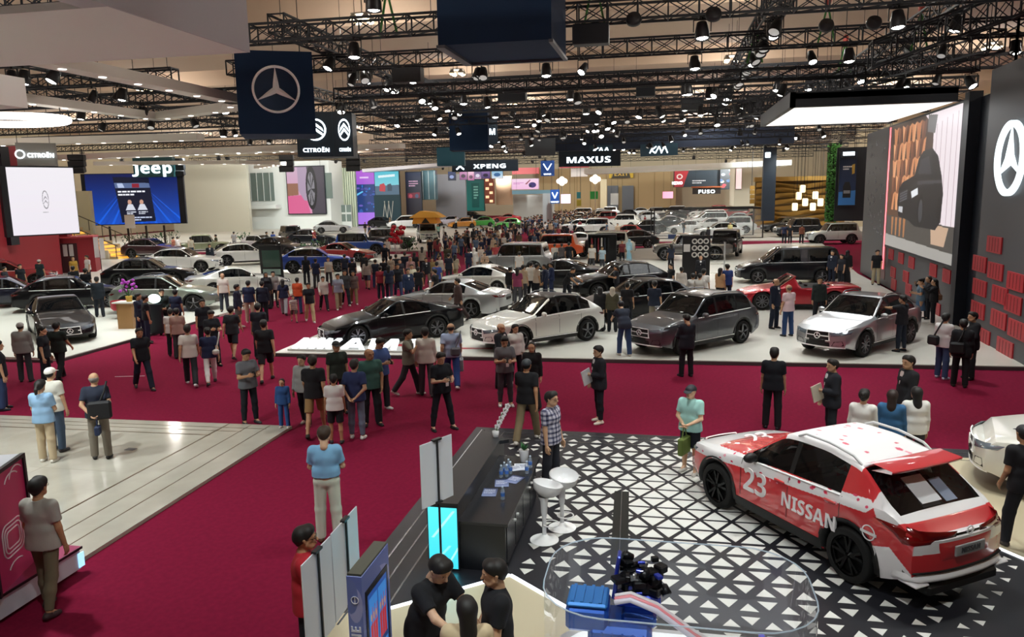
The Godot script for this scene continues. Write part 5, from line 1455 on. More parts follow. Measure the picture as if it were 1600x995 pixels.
# ---------------------------------------------------------------- the cars on show
func cars() -> void:
	car("crossover", "e9e8e2", V3(-4.09, 0.12, -24.97), -45, "white compact crossover with dark roof and star grille on pale stage", "", {"roof": "17181b", "wheel": "five"})
	car("tall_suv", "5b5d62", V3(0.9, 0.12, -24.99), -42, "grey boxy family suv with dark glass roof beside bending man", "", {"roof": "17181b", "metal": 0.6})
	car("suv", "b9babd", V3(6.03, 0.12, -25.38), -40, "silver suv with dark glass roof nearest the picture wall", "", {"roof": "1d1c1e", "metal": 0.7, "wheel": "multi"})
	car("coupe_sedan", "0b0c10", V3(-9.41, 0.12, -25.11), -49, "black low saloon on the stage corner behind slanted letters", "", {"wheel": "twin", "metal": 0.3})
	car("sedan", "b4b8bb", V3(-8.89, 0.12, -30.77), -99, "silver saloon with red tail lamps behind the black saloon", "", {"metal": 0.7})
	car("sedan", "e6e6e2", V3(-9.25, 0.12, -37.34), -99, "white saloon parked behind the silver saloon")
	car("boxy", "8c8f92", V3(-9.09, 0.12, -46.28), -93, "grey square off-roader with flat roof and spare wheel", "", {"metal": 0.6})
	car("sedan", "0d0e12", V3(-5.74, 0.12, -40.27), -93, "black saloon with red tail lamp behind the white crossover", "", {"wheel": "multi"})
	car("jeep", "d8531c", V3(-8.32, 0.12, -57.19), -92, "bright orange square off-roader")
	car("offroad", "dfe2d8", V3(-4.78, 0.12, -59.58), -88, "white seven-seat suv behind the clothes rail")
	car("suv", "0c0d11", V3(-2.15, 0.12, -36.66), -62, "black large suv behind the white crossover and crowd", "", {"wheel": "multi"})
	car("wagon", "0b0c0f", V3(-1.13, 0.12, -30.6), -58, "black estate car directly behind the bending man and grey suv")
	car("convertible", "b5182a", V3(5.28, 0.12, -33.65), -84, "red open-top convertible beside the silver suv", "", {"wheel": "multi", "metal": 0.4, "seat": "2c2020"})
	car("van", "101217", V3(6.36, 0.12, -42.81), -87, "black passenger van behind the red convertible")
	car("pickup", "6a6764", V3(1.65, 0.12, -56.52), -84, "grey brown pickup behind the merchandise wall", "", {"metal": 0.5})
	car("boxy", "15171b", V3(4.66, 0.12, -60.61), 170, "black square off-roader seen from behind near the van")
	car("offroad", "c9d2d2", V3(14.78, 0, -73.76), -82, "pale silver off-road suv beside the dark wall end")
	car("offroad", "1c1e22", V3(13.17, 0.1, -82.7), -78, "black off-road suv in front of the gold wall")
	car("suv", "3a3c40", V3(13.12, 0.1, -92.58), -70, "dark grey suv in front of the gold wall")
	car("sedan", "0c0d12", V3(-22.2, 0.1, -24.6), 48, "black saloon facing the aisle on the white stage corner", "", {"wheel": "twin"})
	car("crossover", "8f9a90", V3(-22.09, 0.1, -30.79), 110, "silver green hatchback with sloped roof on white stage", "", {"metal": 0.6, "roof": "5a6260"})
	car("wagon", "0d0e13", V3(-27.1, 0.1, -31.2), 127, "black estate behind the black saloon", "", {"wheel": "multi"})
	car("sedan", "131a33", V3(-30.96, 0.1, -31.47), 125, "dark blue saloon beside the black saloon on white stage")
	car("suv", "0f1014", V3(-29.14, 0.1, -39.32), 115, "black suv between the red kiosk and silver hatchback")
	car("sedan", "e8e9e4", V3(-21.8, 0.1, -36.61), 128, "white saloon with red tail lamps on the white stage")
	car("suv", "e2e4e0", V3(-32.44, 0.1, -47.54), 102, "white suv in front of the olive pickup")
	car("suv", "3c1a22", V3(-43.34, 0.1, -59.17), 98, "dark maroon suv beside the amber stairs")
	car("pickup", "6c7256", V3(-41.15, 0, -62.96), 119, "olive military style pickup with roof")
	car("suv", "e6e7e3", V3(-30.79, 0.1, -52.72), 125, "white suv next to the raised tailgate")
	car("suv", "1b3f9a", V3(-22.81, 0.1, -47.73), 112, "bright blue suv with white roof behind the walking family", "", {"roof": "e4e4e2"})
	car("sedan", "a82a30", V3(-24.03, 0.1, -55.36), 89, "red saloon behind the bright blue suv")
	car("jeep", "1d4a9e", V3(-25.35, 0.1, -61.4), 108, "blue off-roader with black roof near the balloons", "", {"roof": "15161a"})
	car("suv", "14181f", V3(-35.56, 0.1, -73.73), 106, "black suv on the far white stand")
	car("jeep", "1a1c20", V3(-39.94, 0.1, -78.03), 41, "black off-roader facing the aisle before the white stand")
	car("suv", "a8aaac", V3(-44.13, 0.1, -97.9), 110, "silver suv before the slat wall")
	car("jeep", "2c3238", V3(-25.16, 0.1, -68.74), 94, "dark off-roader beside the red balloons")
	car("offroad", "b9c2b8", V3(-24.5, 0.1, -77.84), 22, "pale green off-road car carrying the orange roof tent")
	car("van", "e6e7e8", V3(-38.58, 0.1, -111.32), -70, "white van on the far stand")
	car("hatch", "d8d2e4", V3(-33.71, 0.1, -118.91), -80, "pale lilac hatchback far down the aisle")
	car("hatch", "d8923a", V3(-29.14, 0.1, -109.57), -60, "orange yellow hatchback far down the aisle")
	car("sedan", "a82430", V3(-26.77, 0.1, -129.65), -80, "red saloon far down the aisle")
	car("hatch", "4ab04c", V3(-27.09, 0.1, -113.09), -70, "bright green hatchback far down the aisle")
	car("hatch", "5cb85a", V3(-21.21, 0.1, -104.42), -75, "light green hatchback amid the far aisle crowd")
	car("suv", "b03034", V3(-37.49, 0.1, -38), 130, "red car in front of the red booth")
	car("offroad", "e4e6e6", V3(-8.35, 0.1, -90.15), -84, "white off-road suv at the front of the far car rows")
	car("suv", "d6dada", V3(5.33, 0.1, -81.37), -86, "pale silver suv standing by the glass pavilion")
	car("suv", "17191d", V3(-2.37, 0.1, -89.37), -80, "black suv between the far white cars")
	car("hatch", "b8383c", V3(-4.13, 0.1, -80.19), -82, "red hatchback before the far black suv")
	car("suv", "202226", V3(-2.99, 0, -68.88), -84, "dark grey suv behind the white seven-seat suv")
	car("sedan", "e4e5e2", V3(-8.02, 0, -69.68), -88, "white saloon behind the orange off-roader")
	for q in [["offroad", "dfe2e2", -11.4, -155.2, -89], ["van", "e8e8e4", 1.3, -155.5, -81], ["hatch", "d8dcdc", 6.3, -147.7, -87], ["suv", "e2e4e2", 11.9, -145.9, -77], ["sedan", "e4e6e6", 16.8, -147.4, -89], ["van", "dfe2e2", -16.2, -147.5, -78], ["offroad", "e8e8e4", -2.3, -143.4, -89], ["sedan", "d8dcdc", 6.4, -135.3, -87], ["suv", "e2e4e2", 16.0, -139.8, -90], ["hatch", "e4e6e6", -14.7, -130.8, -91], ["offroad", "dfe2e2", -10.7, -127.6, -78], ["van", "e8e8e4", 6.4, -121.8, -84], ["hatch", "d8dcdc", -13.0, -114.4, -84], ["suv", "e2e4e2", -6.0, -112.6, -80], ["sedan", "e4e6e6", 0.1, -111.2, -88], ["van", "dfe2e2", 5.7, -108.6, -80], ["offroad", "e8e8e4", -5.8, -103.2, -89], ["sedan", "d8dcdc", 5.2, -99.1, -88], ["suv", "e2e4e2", -10.6, -94.7, -91], ["hatch", "e4e6e6", 2.2, -90.5, -86], ["offroad", "dfe2e2", 7.5, -90.7, -90]]:
		car(q[0], q[1], V3(q[2], 0.1, q[3]), q[4], "white car in the long rows of cars beyond the glass pavilion", "white cars in the far rows", {"far": true})
	for q in [["suv", "c9cdd0", -5.3, -153.6, -82], ["suv", "c9cdd0", -12.9, -150.4, -84], ["suv", "c9cdd0", -3.3, -125.3, -79], ["suv", "c9cdd0", 9.5, -111.6, -85]]:
		car(q[0], q[1], V3(q[2], 0.1, q[3]), q[4], "silver car in the long rows of cars beyond the glass pavilion", "silver cars in the far rows", {"far": true})
	for q in [["sedan", "16181c", -1.5, -150.2, -80], ["hatch", "16181c", -7.2, -144.3, -78], ["sedan", "16181c", 0.7, -128.6, -81], ["hatch", "16181c", -11.8, -103.7, -78]]:
		car(q[0], q[1], V3(q[2], 0.1, q[3]), q[4], "black car in the long rows of cars beyond the glass pavilion", "black cars in the far rows", {"far": true})
	for q in [["suv", "2a2c30", 4.2, -152.5, -83], ["suv", "2a2c30", 0.8, -136.6, -78], ["suv", "2a2c30", 12.9, -122.0, -91], ["suv", "2a2c30", 0.2, -100.9, -88]]:
		car(q[0], q[1], V3(q[2], 0.1, q[3]), q[4], "dark grey car in the long rows of cars beyond the glass pavilion", "dark grey cars in the far rows", {"far": true})
	for q in [["offroad", "a83034", 9.3, -153.7, -85], ["van", "a83034", 11.4, -137.0, -84], ["offroad", "a83034", -9.1, -117.1, -83], ["van", "a83034", 10.4, -99.7, -86]]:
		car(q[0], q[1], V3(q[2], 0.1, q[3]), q[4], "red car in the long rows of cars beyond the glass pavilion", "red cars in the far rows", {"far": true})
	for q in [["suv", "d8d8da", -37.6, -138.2, 80], ["hatch", "e2e2e4", -39.9, -135.9, 80], ["suv", "d0d4d4", -39.1, -120.1, 80], ["suv", "c8cccc", -48.7, -122.1, 80], ["hatch", "e6e6e6", -36.9, -66.1, 80]]:
		car(q[0], q[1], V3(q[2], 0.1, q[3]), q[4], "white car on the far stands behind the roof tent", "white cars on the far stands", {"far": true})
	for q in [["suv", "1a1c20", -35.1, -140.6, 80], ["suv", "16181c", -42.7, -113.6, 80], ["suv", "1c1e22", -32.0, -60.2, 80]]:
		car(q[0], q[1], V3(q[2], 0.1, q[3]), q[4], "black car on the far stands behind the roof tent", "black cars on the far stands", {"far": true})
	car("suv", "e9e7de", V3(7.62, 0.074, -13.3), -108, "white suv with black wheel arches at the stage edge", "", {"metal": 0.0})
	rally_car()

func rally_car() -> void:
	# red and white livery, drawn in side view: nose at the left, sill at the bottom
	var red := "cf3238"
	var im := sheet(512, 256, red, red)
	var w := "f1eef0"
	shape(im, [0.0, 0.4, 0.3, 0.385, 0.3, 0.46, 0.14, 0.5, 0.0, 0.55], w)
	shape(im, [0.0, 0.43, 0.32, 0.36, 0.6, 0.33, 0.86, 0.26, 0.88, 0.3, 0.86, 0.36, 0.6, 0.42, 0.32, 0.47, 0.1, 0.53, 0.0, 0.56], w)
	shape(im, [0.88, 0.0, 1.0, 0.0, 1.0, 0.36, 0.9, 0.38, 0.87, 0.28], w)
	shape(im, [0.0, 0.78, 0.1, 0.77, 0.08, 0.9, 0.0, 0.9], w)
	shape(im, [0.26, 0.8, 0.7, 0.79, 0.7, 0.82, 0.26, 0.83], w)
	shape(im, [0.88, 0.6, 0.94, 0.55, 1.0, 0.7, 1.0, 0.9, 0.86, 0.9], w)
	shape(im, [0.955, 0.36, 1.0, 0.36, 1.0, 0.66, 0.96, 0.6], red)
	rng.seed = 14
	for k in 26:
		var u := rng.randf_range(0.1, 0.86)
		var v := 0.52 - u * 0.25 + rng.randf_range(-0.07, 0.07)
		oval(im, u, v, rng.randf_range(0.003, 0.009), rng.randf_range(0.006, 0.014), ["e0486a", "d02a4a", "f0a8b8"][k % 3])
	var body := picture("rally_paint", im)
	body.roughness = 0.25
	body.clearcoat_enabled = true
	body.clearcoat = 1.0
	body.clearcoat_roughness = 0.03
	var t := car("rally", "cf3238", V3(2.31, 0.07, -11.39), -145.6, "red and white racing-livery crossover numbered 23 on the triangle floor", "", {"body": body, "dark_rim": true, "wheel": "twin", "dark_mirror": true, "rail": hexmat("d8d8da", 0.4), "skip": ["number_plate", "badge", "taillight", "rear_bumper", "door_handle", "sill_strip", "roof"]})
	var S: CarShape = car_models["rally"].shape
	# roof: white with pink petals
	var rf := sheet(256, 128, w, w)
	for k in 34:
		oval(rf, rng.randf_range(0.3, 0.8), rng.randf_range(0.2, 0.8), rng.randf_range(0.004, 0.012), rng.randf_range(0.008, 0.02), ["e0486a", "e890a4", "d02a4a"][k % 3])
	var rm := picture("rally_roof_paint", rf)
	rm.roughness = 0.3
	rm.clearcoat_enabled = true
	for p in car_models["rally"].parts:
		if p[0] == "roof":
			put("roof", p[1], rm, t)
	var wp := mat("rally_white", Color.html(w), 0.3, 0.0, 1.0)
	var rp := mat("rally_red", Color.html(red), 0.3, 0.0, 1.0)
	var sat := mat("car_trim", Color.BLACK)
	for sg in [1.0, -1.0]:
		var turn := Basis(Vector3.UP, sg * PI / 2)
		for q in [["23", 0.34, 0.42, 0.72], ["NISSAN", 0.2, -0.62, 0.69]]:
			var z: float = q[2]
			var nx := V3(sg * (S.side_x(z, q[3]) - 0.006), q[3], z)
			letters(q[0], q[1], 0.03, wp, t, Transform3D(turn * Basis(Vector3.RIGHT, -0.02), nx), "door_lettering")
		# round emblem behind the rear door
		var e := MB.new()
		e.lathe([Vector2(0.085, 0), Vector2(0.085, 0.006), Vector2(0.1, 0.006), Vector2(0.1, 0)], 24, Transform3D(Basis(Vector3.BACK, -PI / 2 * sg), S.flank(-1.62, 0.8, sg, 0.004)))
		e.box(S.flank(-1.62, 0.8, sg, 0.008), V3(0.01, 0.035, 0.24))
		put("round_emblem", e, wp, t)
		for k in 2:
			var hz: float = [-0.08, -1.0][k]
			var h := MB.new()
			h.rbox(S.flank(hz, 0.93 + k * 0.05, sg, 0.018), V3(0.025, 0.035, 0.2), 0.01)
			put("door_handle", h, rp, t)
		# tail lamp: a long arrow wrapping the corner
		var tl := S.patch(false, [Vector2(0.3, 0.89), Vector2(1.1, 0.86), Vector2(1.5, 1.03), Vector2(0.28, 0.96)], 10, 3, 0.02)
		var tl2 := S.patch(false, [Vector2(0.75, 0.84), Vector2(1.12, 0.82), Vector2(1.25, 0.93), Vector2(0.7, 0.9)], 6, 3, 0.02)
		tl.add(tl2)
		if sg < 0:
			tl = flipped(tl)
		put("taillight", tl, mat("rally_tail", Color(0.45, 0.015, 0.03), 0.12, 0.0, 1.0), t)
		# lower side winglets of the bumper
		var wg := MB.new()
		wg.rbox(S.skin(false, sg * 0.9, 0.36) + V3(sg * 0.03, 0, 0.05), V3(0.22, 0.03, 0.26), 0.01)
		put("bumper_winglet", wg, wp, t)
		var vt := S.patch(false, [Vector2(0.7, 0.3), Vector2(0.98, 0.3), Vector2(0.95, 0.37), Vector2(0.72, 0.39)], 4, 2, 0.02)
		put("bumper_slot", vt if sg > 0 else flipped(vt), sat, t)
	# spoiler
	var sp := MB.new()
	var P := []
	for k in 9:
		var x := lerpf(-0.62, 0.62, k / 8.0)
		var z := -1.36 - 0.02 * cos(x * 2.0)
		P.append(PackedVector3Array([V3(x, 1.535, z + 0.1), V3(x, 1.575, z), V3(x, 1.57 - 0.02 * absf(x), z - 0.36 + 0.08 * x * x), V3(x, 1.535 - 0.02 * absf(x), z - 0.35 + 0.08 * x * x), V3(x, 1.48, z - 0.02)]))
	sp.grid(P)
	put("roof_spoiler", sp, rp, t)
	# hatch: recess, plate, emblem, dark line between the lamps
	var hp := S.patch(false, [Vector2(-0.52, 0.62), Vector2(0.52, 0.62), Vector2(0.6, 0.84), Vector2(-0.6, 0.84)], 10, 4, 0.016)
	put("hatch_panel", hp, rp, t)
	var ln := S.patch(false, [Vector2(-0.32, 0.9), Vector2(0.32, 0.9), Vector2(0.32, 0.935), Vector2(-0.32, 0.935)], 8, 2, 0.018)
	put("lamp_bridge", ln, mat("gloss_black", Color(0.02, 0.02, 0.022), 0.1), t)
	var pl := MB.new()
	var pz := S.skin(false, 0.0, 0.73).z - 0.035
	pl.rbox(V3(0, 0.73, pz), V3(0.5, 0.13, 0.025), 0.006)
	put("number_plate", pl, hexmat("9a9a9c", 0.4), t)
	letters("NISSAN", 0.065, 0.012, hexmat("3a3a3e", 0.4), t, Transform3D(Basis(Vector3.UP, PI), V3(0, 0.73, pz - 0.014)), "plate_lettering")
	var em := MB.new()
	em.lathe([Vector2(0.04, 0), Vector2(0.04, 0.015), Vector2(0.055, 0.015), Vector2(0.055, 0)], 24, Transform3D(Basis(Vector3.RIGHT, -PI / 2), V3(0, 0.95, S.skin(false, 0.0, 0.95).z - 0.012)))
	em.box(V3(0, 0.95, S.skin(false, 0.0, 0.95).z - 0.02), V3(0.13, 0.018, 0.015))
	put("hatch_emblem", em, mat("chrome", Color.WHITE), t)
	var bp := S.patch(false, [Vector2(-1.25, 0.36), Vector2(1.25, 0.36), Vector2(1.2, 0.47), Vector2(-1.2, 0.47)], 16, 3, 0.05)
	put("rear_bumper", bp, wp, t)
	var bl := S.patch(false, [Vector2(-1.1, 0.472), Vector2(1.1, 0.472), Vector2(1.1, 0.5), Vector2(-1.1, 0.5)], 16, 2, 0.03)
	put("bumper_line", bl, sat, t)
	var df := MB.new()
	df.rbox(V3(0, 0.27, S.zr - 0.02), V3(1.2, 0.14, 0.2), 0.03)
	put("diffuser", df, sat, t)
	# price sheets behind the rear glass
	for q in [[0.1, 1.2, 0.34, 0.4, "e6e6ea"], [0.12, 1.08, 0.3, 0.1, "cfd4de"], [-0.22, 1.16, 0.2, 0.34, "8a94ac"]]:
		var sh := MB.new()
		sh.box(Vector3.ZERO, V3(q[2], q[3], 0.006))
		var o := put("price_sheet", sh, hexmat(q[4], 0.5), t)
		var yy: float = q[1]
		o.transform = Transform3D(Basis(Vector3.UP, PI) * Basis(Vector3.RIGHT, -0.98), V3(q[0], yy + 0.06, -1.3 - (1.52 - yy) * 1.22 + 0.0))
	letters("23", 0.3, 0.01, wp, t, Transform3D(Basis(Vector3.UP, PI) * Basis(Vector3.RIGHT, -PI / 2 + 0.12), V3(0.0, 1.02, 1.35)), "bonnet_lettering")

# ---------------------------------------------------------------- the visitors
func people() -> void:
	person(V3(-3.53, 0.07, -6.73), 113, "folded", 1.72, ["tee", "b0202e"], TB, ["short", "171210"], "11151f", "man in red polo and glasses standing behind the white boards", "", {"face": true, "glasses": true, "skin": 1})
	person(V3(-2.21, 0.07, -6.5), 59, "reach", 1.74, ["tee", "121319"], ["trousers", "14151b"], SH, "11151f", "man in black tee with lanyard leaning over his hands", "", {"face": true, "skin": 2})
	person(V3(-1.61, 0.07, -5.84), -170, "rest", 1.62, ["long", "cbb795"], ["trousers", "2a2a30"], LH, "11151f", "long-haired woman in cream striped top from behind")
	person(V3(-1.46, 0.07, -6.34), -67, "hold_hands", 1.72, ["tee", "121319"], ["trousers", "14151b"], SH, "11151f", "man in black tee with gold print looking down", "", FACE)
	person(V3(-17.8, 0, -18.25), -151, "stand", 1.70, ["hood", "8f8d8a"], ["trousers", "3a3b40"], ["cap", "b8b6b2"], "222222", "person in grey hoodie and pale cap seen from behind by black saloon")
	person(V3(-16.69, 0, -17.8), 113, "stand", 1.68, TK, TB, SH, "11151f", "man in black tee standing beside the grey hoodie")
	person(V3(-17, 0, -18.66), -168, "walk", 1.70, ["tee", "1c2622"], ["trousers", "16171b"], SH, "11151f", "person in dark green top walking past the black saloon")
	person(V3(-15.94, 0, -15.6), 136, "stand", 1.72, TK, ["trousers", "2b3c60"], SH, "11151f", "man in black tee and jeans behind the open car door")
	person(V3(-11.72, 0.06, -12.3), -166, "hold_hands", 1.62, ["tee", "8fb4d6"], ["trousers", "c6b394"], ["tail", "14100e"], "e0dcd2", "woman in pale blue shirt and beige trousers with ponytail", "", FACE)
	person(V3(-12.02, 0.06, -12.9), -177, "stand", 1.72, ["tee", "d2cfc4"], ["trousers", "4a5c74"], ["cap", "e6e2da"], "3a3a3c", "man in white cap and cream shirt beside the ponytail woman", "", FACE)
	person(V3(-10.79, 0.06, -12.62), -149, "behind", 1.72, ["tee", "242a3c"], ["trousers", "7c7468"], ["bald", "8c8682"], "1c1a1a", "grey-haired man in navy and maroon polo carrying a black shoulder bag", "", {"face": true, "skin": 0, "hold": [["shoulder_bag", 0, "16171b", "black shoulder bag on the grey-haired man in navy polo", 0.42, -0.08], ["tote_bag", 1, "1f2c4c", "small navy print bag carried by the grey-haired man", 0.2]]})
	person(V3(-13.75, 0, -17.89), 50, "walk", 1.72, TK, ["trousers", "151a2c"], SH, "2a2626", "man in black polo walking across carpet looking at phone", "", {"face": true, "skin": 1})
	person(V3(-12.69, 0, -18.44), -150, "walk", 1.72, ["tee", "dedcd6"], ["trousers", "24262c"], SH, "d8d8d8", "man in white shirt and black trousers walking beside navy tee woman")
	person(V3(-12.22, 0, -18.65), -142, "stride", 1.62, ["tee", "1f2a4c"], ["slim", "dcdad8"], ["bun", "14100e"], "2a2a2c", "woman in navy tee and white trousers with a cross strap", "", {"hold": [["shoulder_bag", 0, "c9c6c0", "small pale cross-body bag of the woman in navy tee", 0.18, -0.16]]})
	person(V3(-13.43, 0, -20.73), 53, "phone", 1.72, TK, TB, SH, "11151f", "man in black shirt looking down behind the white shirt couple", "", FACE)
	person(V3(-13.44, 0, -21.84), -168, "walk", 1.72, ["tee", "23252b"], ["shorts", "11151f"], SH, "262224", "man in black tee and shorts walking away, arm swinging")
	person(V3(-9.16, 0, -15.35), 56, "phone", 1.72, ["tee", "66686e"], ["slim", "11151f"], SH, "2a2a2c", "man in grey polo holding a phone at the marble corner", "", {"face": true, "skin": 1})
	person(V3(-19.08, 0.1, -30.56), 37, "stand", 1.70, ["tee", "d0c8c0"], ["trousers", "2c3440"], ["bald", "6a6460"], "22201e", "older man in pale patterned shirt with lanyard on white stage", "", FACE)
	person(V3(-18.57, 0, -25.61), 46, "hold_hands", 1.72, ["long", "16221f"], TB, SH, "3a302a", "man in dark shirt with folded hands by silver hatchback", "", FACE)
	person(V3(-18.01, 0, -23.9), 137, "stand", 1.72, TK, ["trousers", "1a2340"], SH, "11151f", "man in black printed tee beside the oak lectern")
	person(V3(-18.78, 0, -24.55), 97, "rest", 1.70, ["long", "1a2036"], ["trousers", "1a2340"], SH, "11151f", "man in navy top talking at the oak lectern")
	person(V3(-15.22, 0, -21.64), -150, "stand", 1.62, ["tee", "a8887e"], ["trousers", "3a3b40"], SH, "11151f", "woman in dusty pink top seen from behind carrying bags", "", {"hold": [["tote_bag", 1, "c88a3a", "orange carrier bag held by the woman in dusty pink", 0.36]]})
	person(V3(-15.69, 0, -21.98), -154, "stand", 1.55, ["tee", "d6d6d2"], TB, SH, "11151f", "person in white top beside the dusty pink top")
	person(V3(-18.04, 0, -25.66), -175, "rest", 1.70, ["tee", "1a2340"], TB, SH, "11151f", "man in navy tee in front of silver hatchback wheel")
	person(V3(-15.1, 0, -22.87), 43, "stand", 1.74, TK, TB, SH, "11151f", "bespectacled man in black behind the white shirt couple", "", {"glasses": true, "face": true})
	person(V3(-16.42, 0, -27.21), 111, "rest", 1.72, ["jacket", "1b2038"], ["shorts", "6a6660"], SH, "d8d6d2", "man in navy jacket and grey shorts at the stage edge")
	person(V3(-16.61, 0, -28.4), -160, "stand", 1.72, ["tee", "1d2748"], ["trousers", "b8a690"], SH, "e4e2de", "man in navy polo and light trousers seen from behind")
	person(V3(-23.83, 0.1, -28.65), -145, "stand", 1.72, ["jacket", "16202a"], ["trousers", "161c26"], SH, "11151f", "person in dark suit seen from behind on the white stage")
	person(V3(-27.57, 0.1, -32.44), -150, "stand", 1.70, ["tee", "1c1e24"], ["slim", "9ab0c4"], SH, "6a5a4a", "man in dark tee and pale jeans on the white stage")
	person(V3(-29.06, 0.1, -33.39), -144, "stand", 1.72, ["tee", "20242a"], ["trousers", "1e232b"], SH, "11151f", "man in charcoal shirt behind the black estate")
	person(V3(-34.83, 0.1, -37.54), -167, "stand", 1.70, ["tee", "22343a"], TB, ["cap", "dcd8d2"], "11151f", "man in white cap and dark green shirt by red booth")
	person(V3(-33.14, 0.1, -33.42), 105, "stand", 1.68, ["tee", "2a2c34"], TB, SH, "11151f", "person in dark grey top behind the blue saloon")
	person(V3(-33.59, 0.1, -34.88), 64, "stand", 1.68, TK, TB, SH, "11151f", "person in black in front of the red car")
	person(V3(-34.74, 0.1, -40), 61, "stand", 1.64, ["tee", "b8923a"], TB, ["long", "4a3a20"], "11151f", "woman in mustard top at the red kiosk")
	person(V3(-34.07, 0.1, -40.36), -20, "stand", 1.70, ["tee", "d8d4d0"], ["trousers", "3a3b40"], SH, "11151f", "man in white shirt at the red kiosk")
	person(V3(-31.62, 0.1, -49.33), 38, "stand", 1.75, ["jacket", "18202c"], ["trousers", "18202c"], SH, "11151f", "man in dark suit between the white cars")
	person(V3(-39.61, 0.1, -59.1), -151, "stand", 1.72, ["tee", "c9c4b4"], ["trousers", "243048"], SH, "11151f", "man in cream shirt looking at the olive pickup")
	person(V3(-40.8, 0.1, -67.86), -159, "folded", 1.72, ["tee", "b4b4b6"], ["trousers", "8a8a90"], SH, "11151f", "person in grey patterned clothes beside the olive pickup")
	person(V3(-41.08, 0, -65.23), -68, "stand", 1.70, ["tee", "4a5038"], ["trousers", "3c4030"], SH, "11151f", "person in olive clothes at the pickup bonnet")
	person(V3(-42.27, 0.1, -60.55), 155, "stand", 1.66, ["tee", "b0705a"], ["trousers", "3a3b40"], SH, "11151f", "person in brick red top behind the maroon suv")
	person(V3(-42.17, 0.1, -61), -165, "stand", 1.66, ["tee", "dcd8d4"], ["trousers", "d0ccc8"], SH, "11151f", "person all in white behind the maroon suv")
	person(V3(-37.28, 0.1, -67.7), 119, "stand", 1.70, ["tee", "223a34"], TB, SH, "11151f", "person in dark green top before white stand wall")
	person(V3(-36.6, 0.1, -67.67), 178, "stand", 1.70, ["tee", "3a5cb4"], ["trousers", "c8d0dc"], SH, "11151f", "person in bright blue top before white stand wall")
	person(V3(-10.8, 0, -19.11), -153, "stride", 1.78, ["tee", "17181e"], ["shorts", "15161c"], SH, "1a1a1c", "tall man in black tee and shorts walking away")
	person(V3(-12.56, 0, -21.94), -160, "stand", 1.76, ["tee", "1a1d28"], TB, SH, "11151f", "man in black tee behind the tall man in shorts")
	person(V3(-8.14, 0.06, -15), 13, "stand", 1.10, ["long", "2a5088"], ["trousers", "2c5694"], ["bob", "1c1410"], "d8d4d0", "small child in blue track suit holding a raised hand", "", FACE)
	person(V3(-7.83, 0, -15.38), -3, "carry", 1.62, ["long", "9a9a98"], ["trousers", "1c1c20"], ["bun", "14100e"], "b8b0a8", "woman in grey cardigan and black trousers with child", "", {"face": true, "skin": 2})
	person(V3(-7.3, 0, -14.81), -162, "stride", 1.78, ["tee", "17171c"], ["shorts", "9a7a4e"], ["short", "23180f"], "2c241e", "man in black printed tee and khaki shorts from behind", "", {"skin": 1})
	person(V3(-6.63, 0, -14.34), -160, "stand", 1.45, ["tee", "e2e0dc"], ["shorts", "17181e"], SH, "2e2c30", "boy in white printed tee and black shorts from behind", "", {"skin": 1})
	person(V3(-6.31, 0, -14.68), -172, "behind", 1.70, ["tee", "2c3a64"], ["slim", "6a7488"], ["short", "2c2826"], "d6d4d0", "man in navy patterned shirt with hands behind back", "", FACE)
	person(V3(-6.35, 0, -15.63), 37, "rest", 1.74, ["tee", "3f6a62"], ["trousers", "1e2026"], ["bald", "2a2624"], "1c1a1a", "stout moustached man in teal polo facing the boards", "", {"face": true, "skin": 1, "wide": 1.12})
	person(V3(-6.57, 0, -16.85), 61, "phone", 1.74, ["tee", "4c68a8"], ["trousers", "24262e"], SH, "e4e2e0", "bespectacled man in blue polo and white trainers", "", {"face": true, "glasses": true})
	person(V3(-7.49, 0, -16.45), 34, "stand", 1.72, ["tee", "2c3630"], ["trousers", "3a3b40"], ["cap", "1c1e22"], "11151f", "man in cap and dark olive shirt behind the group", "", FACE)
	person(V3(-6.36, 0, -18.24), 94, "chin", 1.72, ["tee", "7c7c70"], ["trousers", "34363c"], ["curly", "14100e"], "dedad4", "curly-haired young man in olive grey tee, hand at chin", "", FACE)
	person(V3(-5.89, 0, -18.23), -162, "carry", 1.76, ["long", "d8d4cc"], ["trousers", "4a4a50"], SH, "3a3a3e", "man in white long-sleeved shirt seen from behind")
	person(V3(-5.49, 0, -19.2), -166, "walk", 1.76, ["tee", "a4b4d4"], ["trousers", "27407c"], ["bald", "3a3432"], "e0dedc", "bald man in light blue shirt and jeans with strap", "", {"wide": 1.1, "hold": [["shopping_bag", 1, "8a8c94", "grey shopping bag carried by the bald man in light blue", 0.36], ["shoulder_bag", 0, "5c5e66", "grey shoulder bag of the bald man in light blue", 0.26, -0.1]]})
	person(V3(-4.69, 0, -15.53), 47, "apart", 1.72, TK, ["slim", "11151f"], SH, "1c1c1e", "man in black tee with badge standing wide legged with phone", "", {"face": true, "skin": 2, "hold": [["phone", 1, "15161a"], ["badge", 0]]})
	person(V3(-7.89, 0.12, -28.77), -80, "walk", 1.74, ["jacket", "4a3634"], ["trousers", "3c2e2e"], SH, "11151f", "man in brown suit walking between the dark and silver saloons")
	person(V3(-9.83, 0.12, -32.14), -103, "stand", 1.72, ["tee", "1e1c20"], TB, SH, "11151f", "man in black behind the black saloon roof")
	person(V3(-11.14, 0.12, -32.34), 39, "stand", 1.72, ["jacket", "1c2c4c"], ["trousers", "1a2340"], SH, "11151f", "man in navy jacket behind the black saloon bonnet")
	person(V3(-3.71, 0, -17.56), 22, "phone", 1.70, ["tee", "6a6a70"], ["slim", "4c4c54"], SH, "e4e2e0", "young man in grey tee with white badge and white shoes", "", {"face": true, "hold": [["phone", 1, "15161a"], ["badge", 0]]})
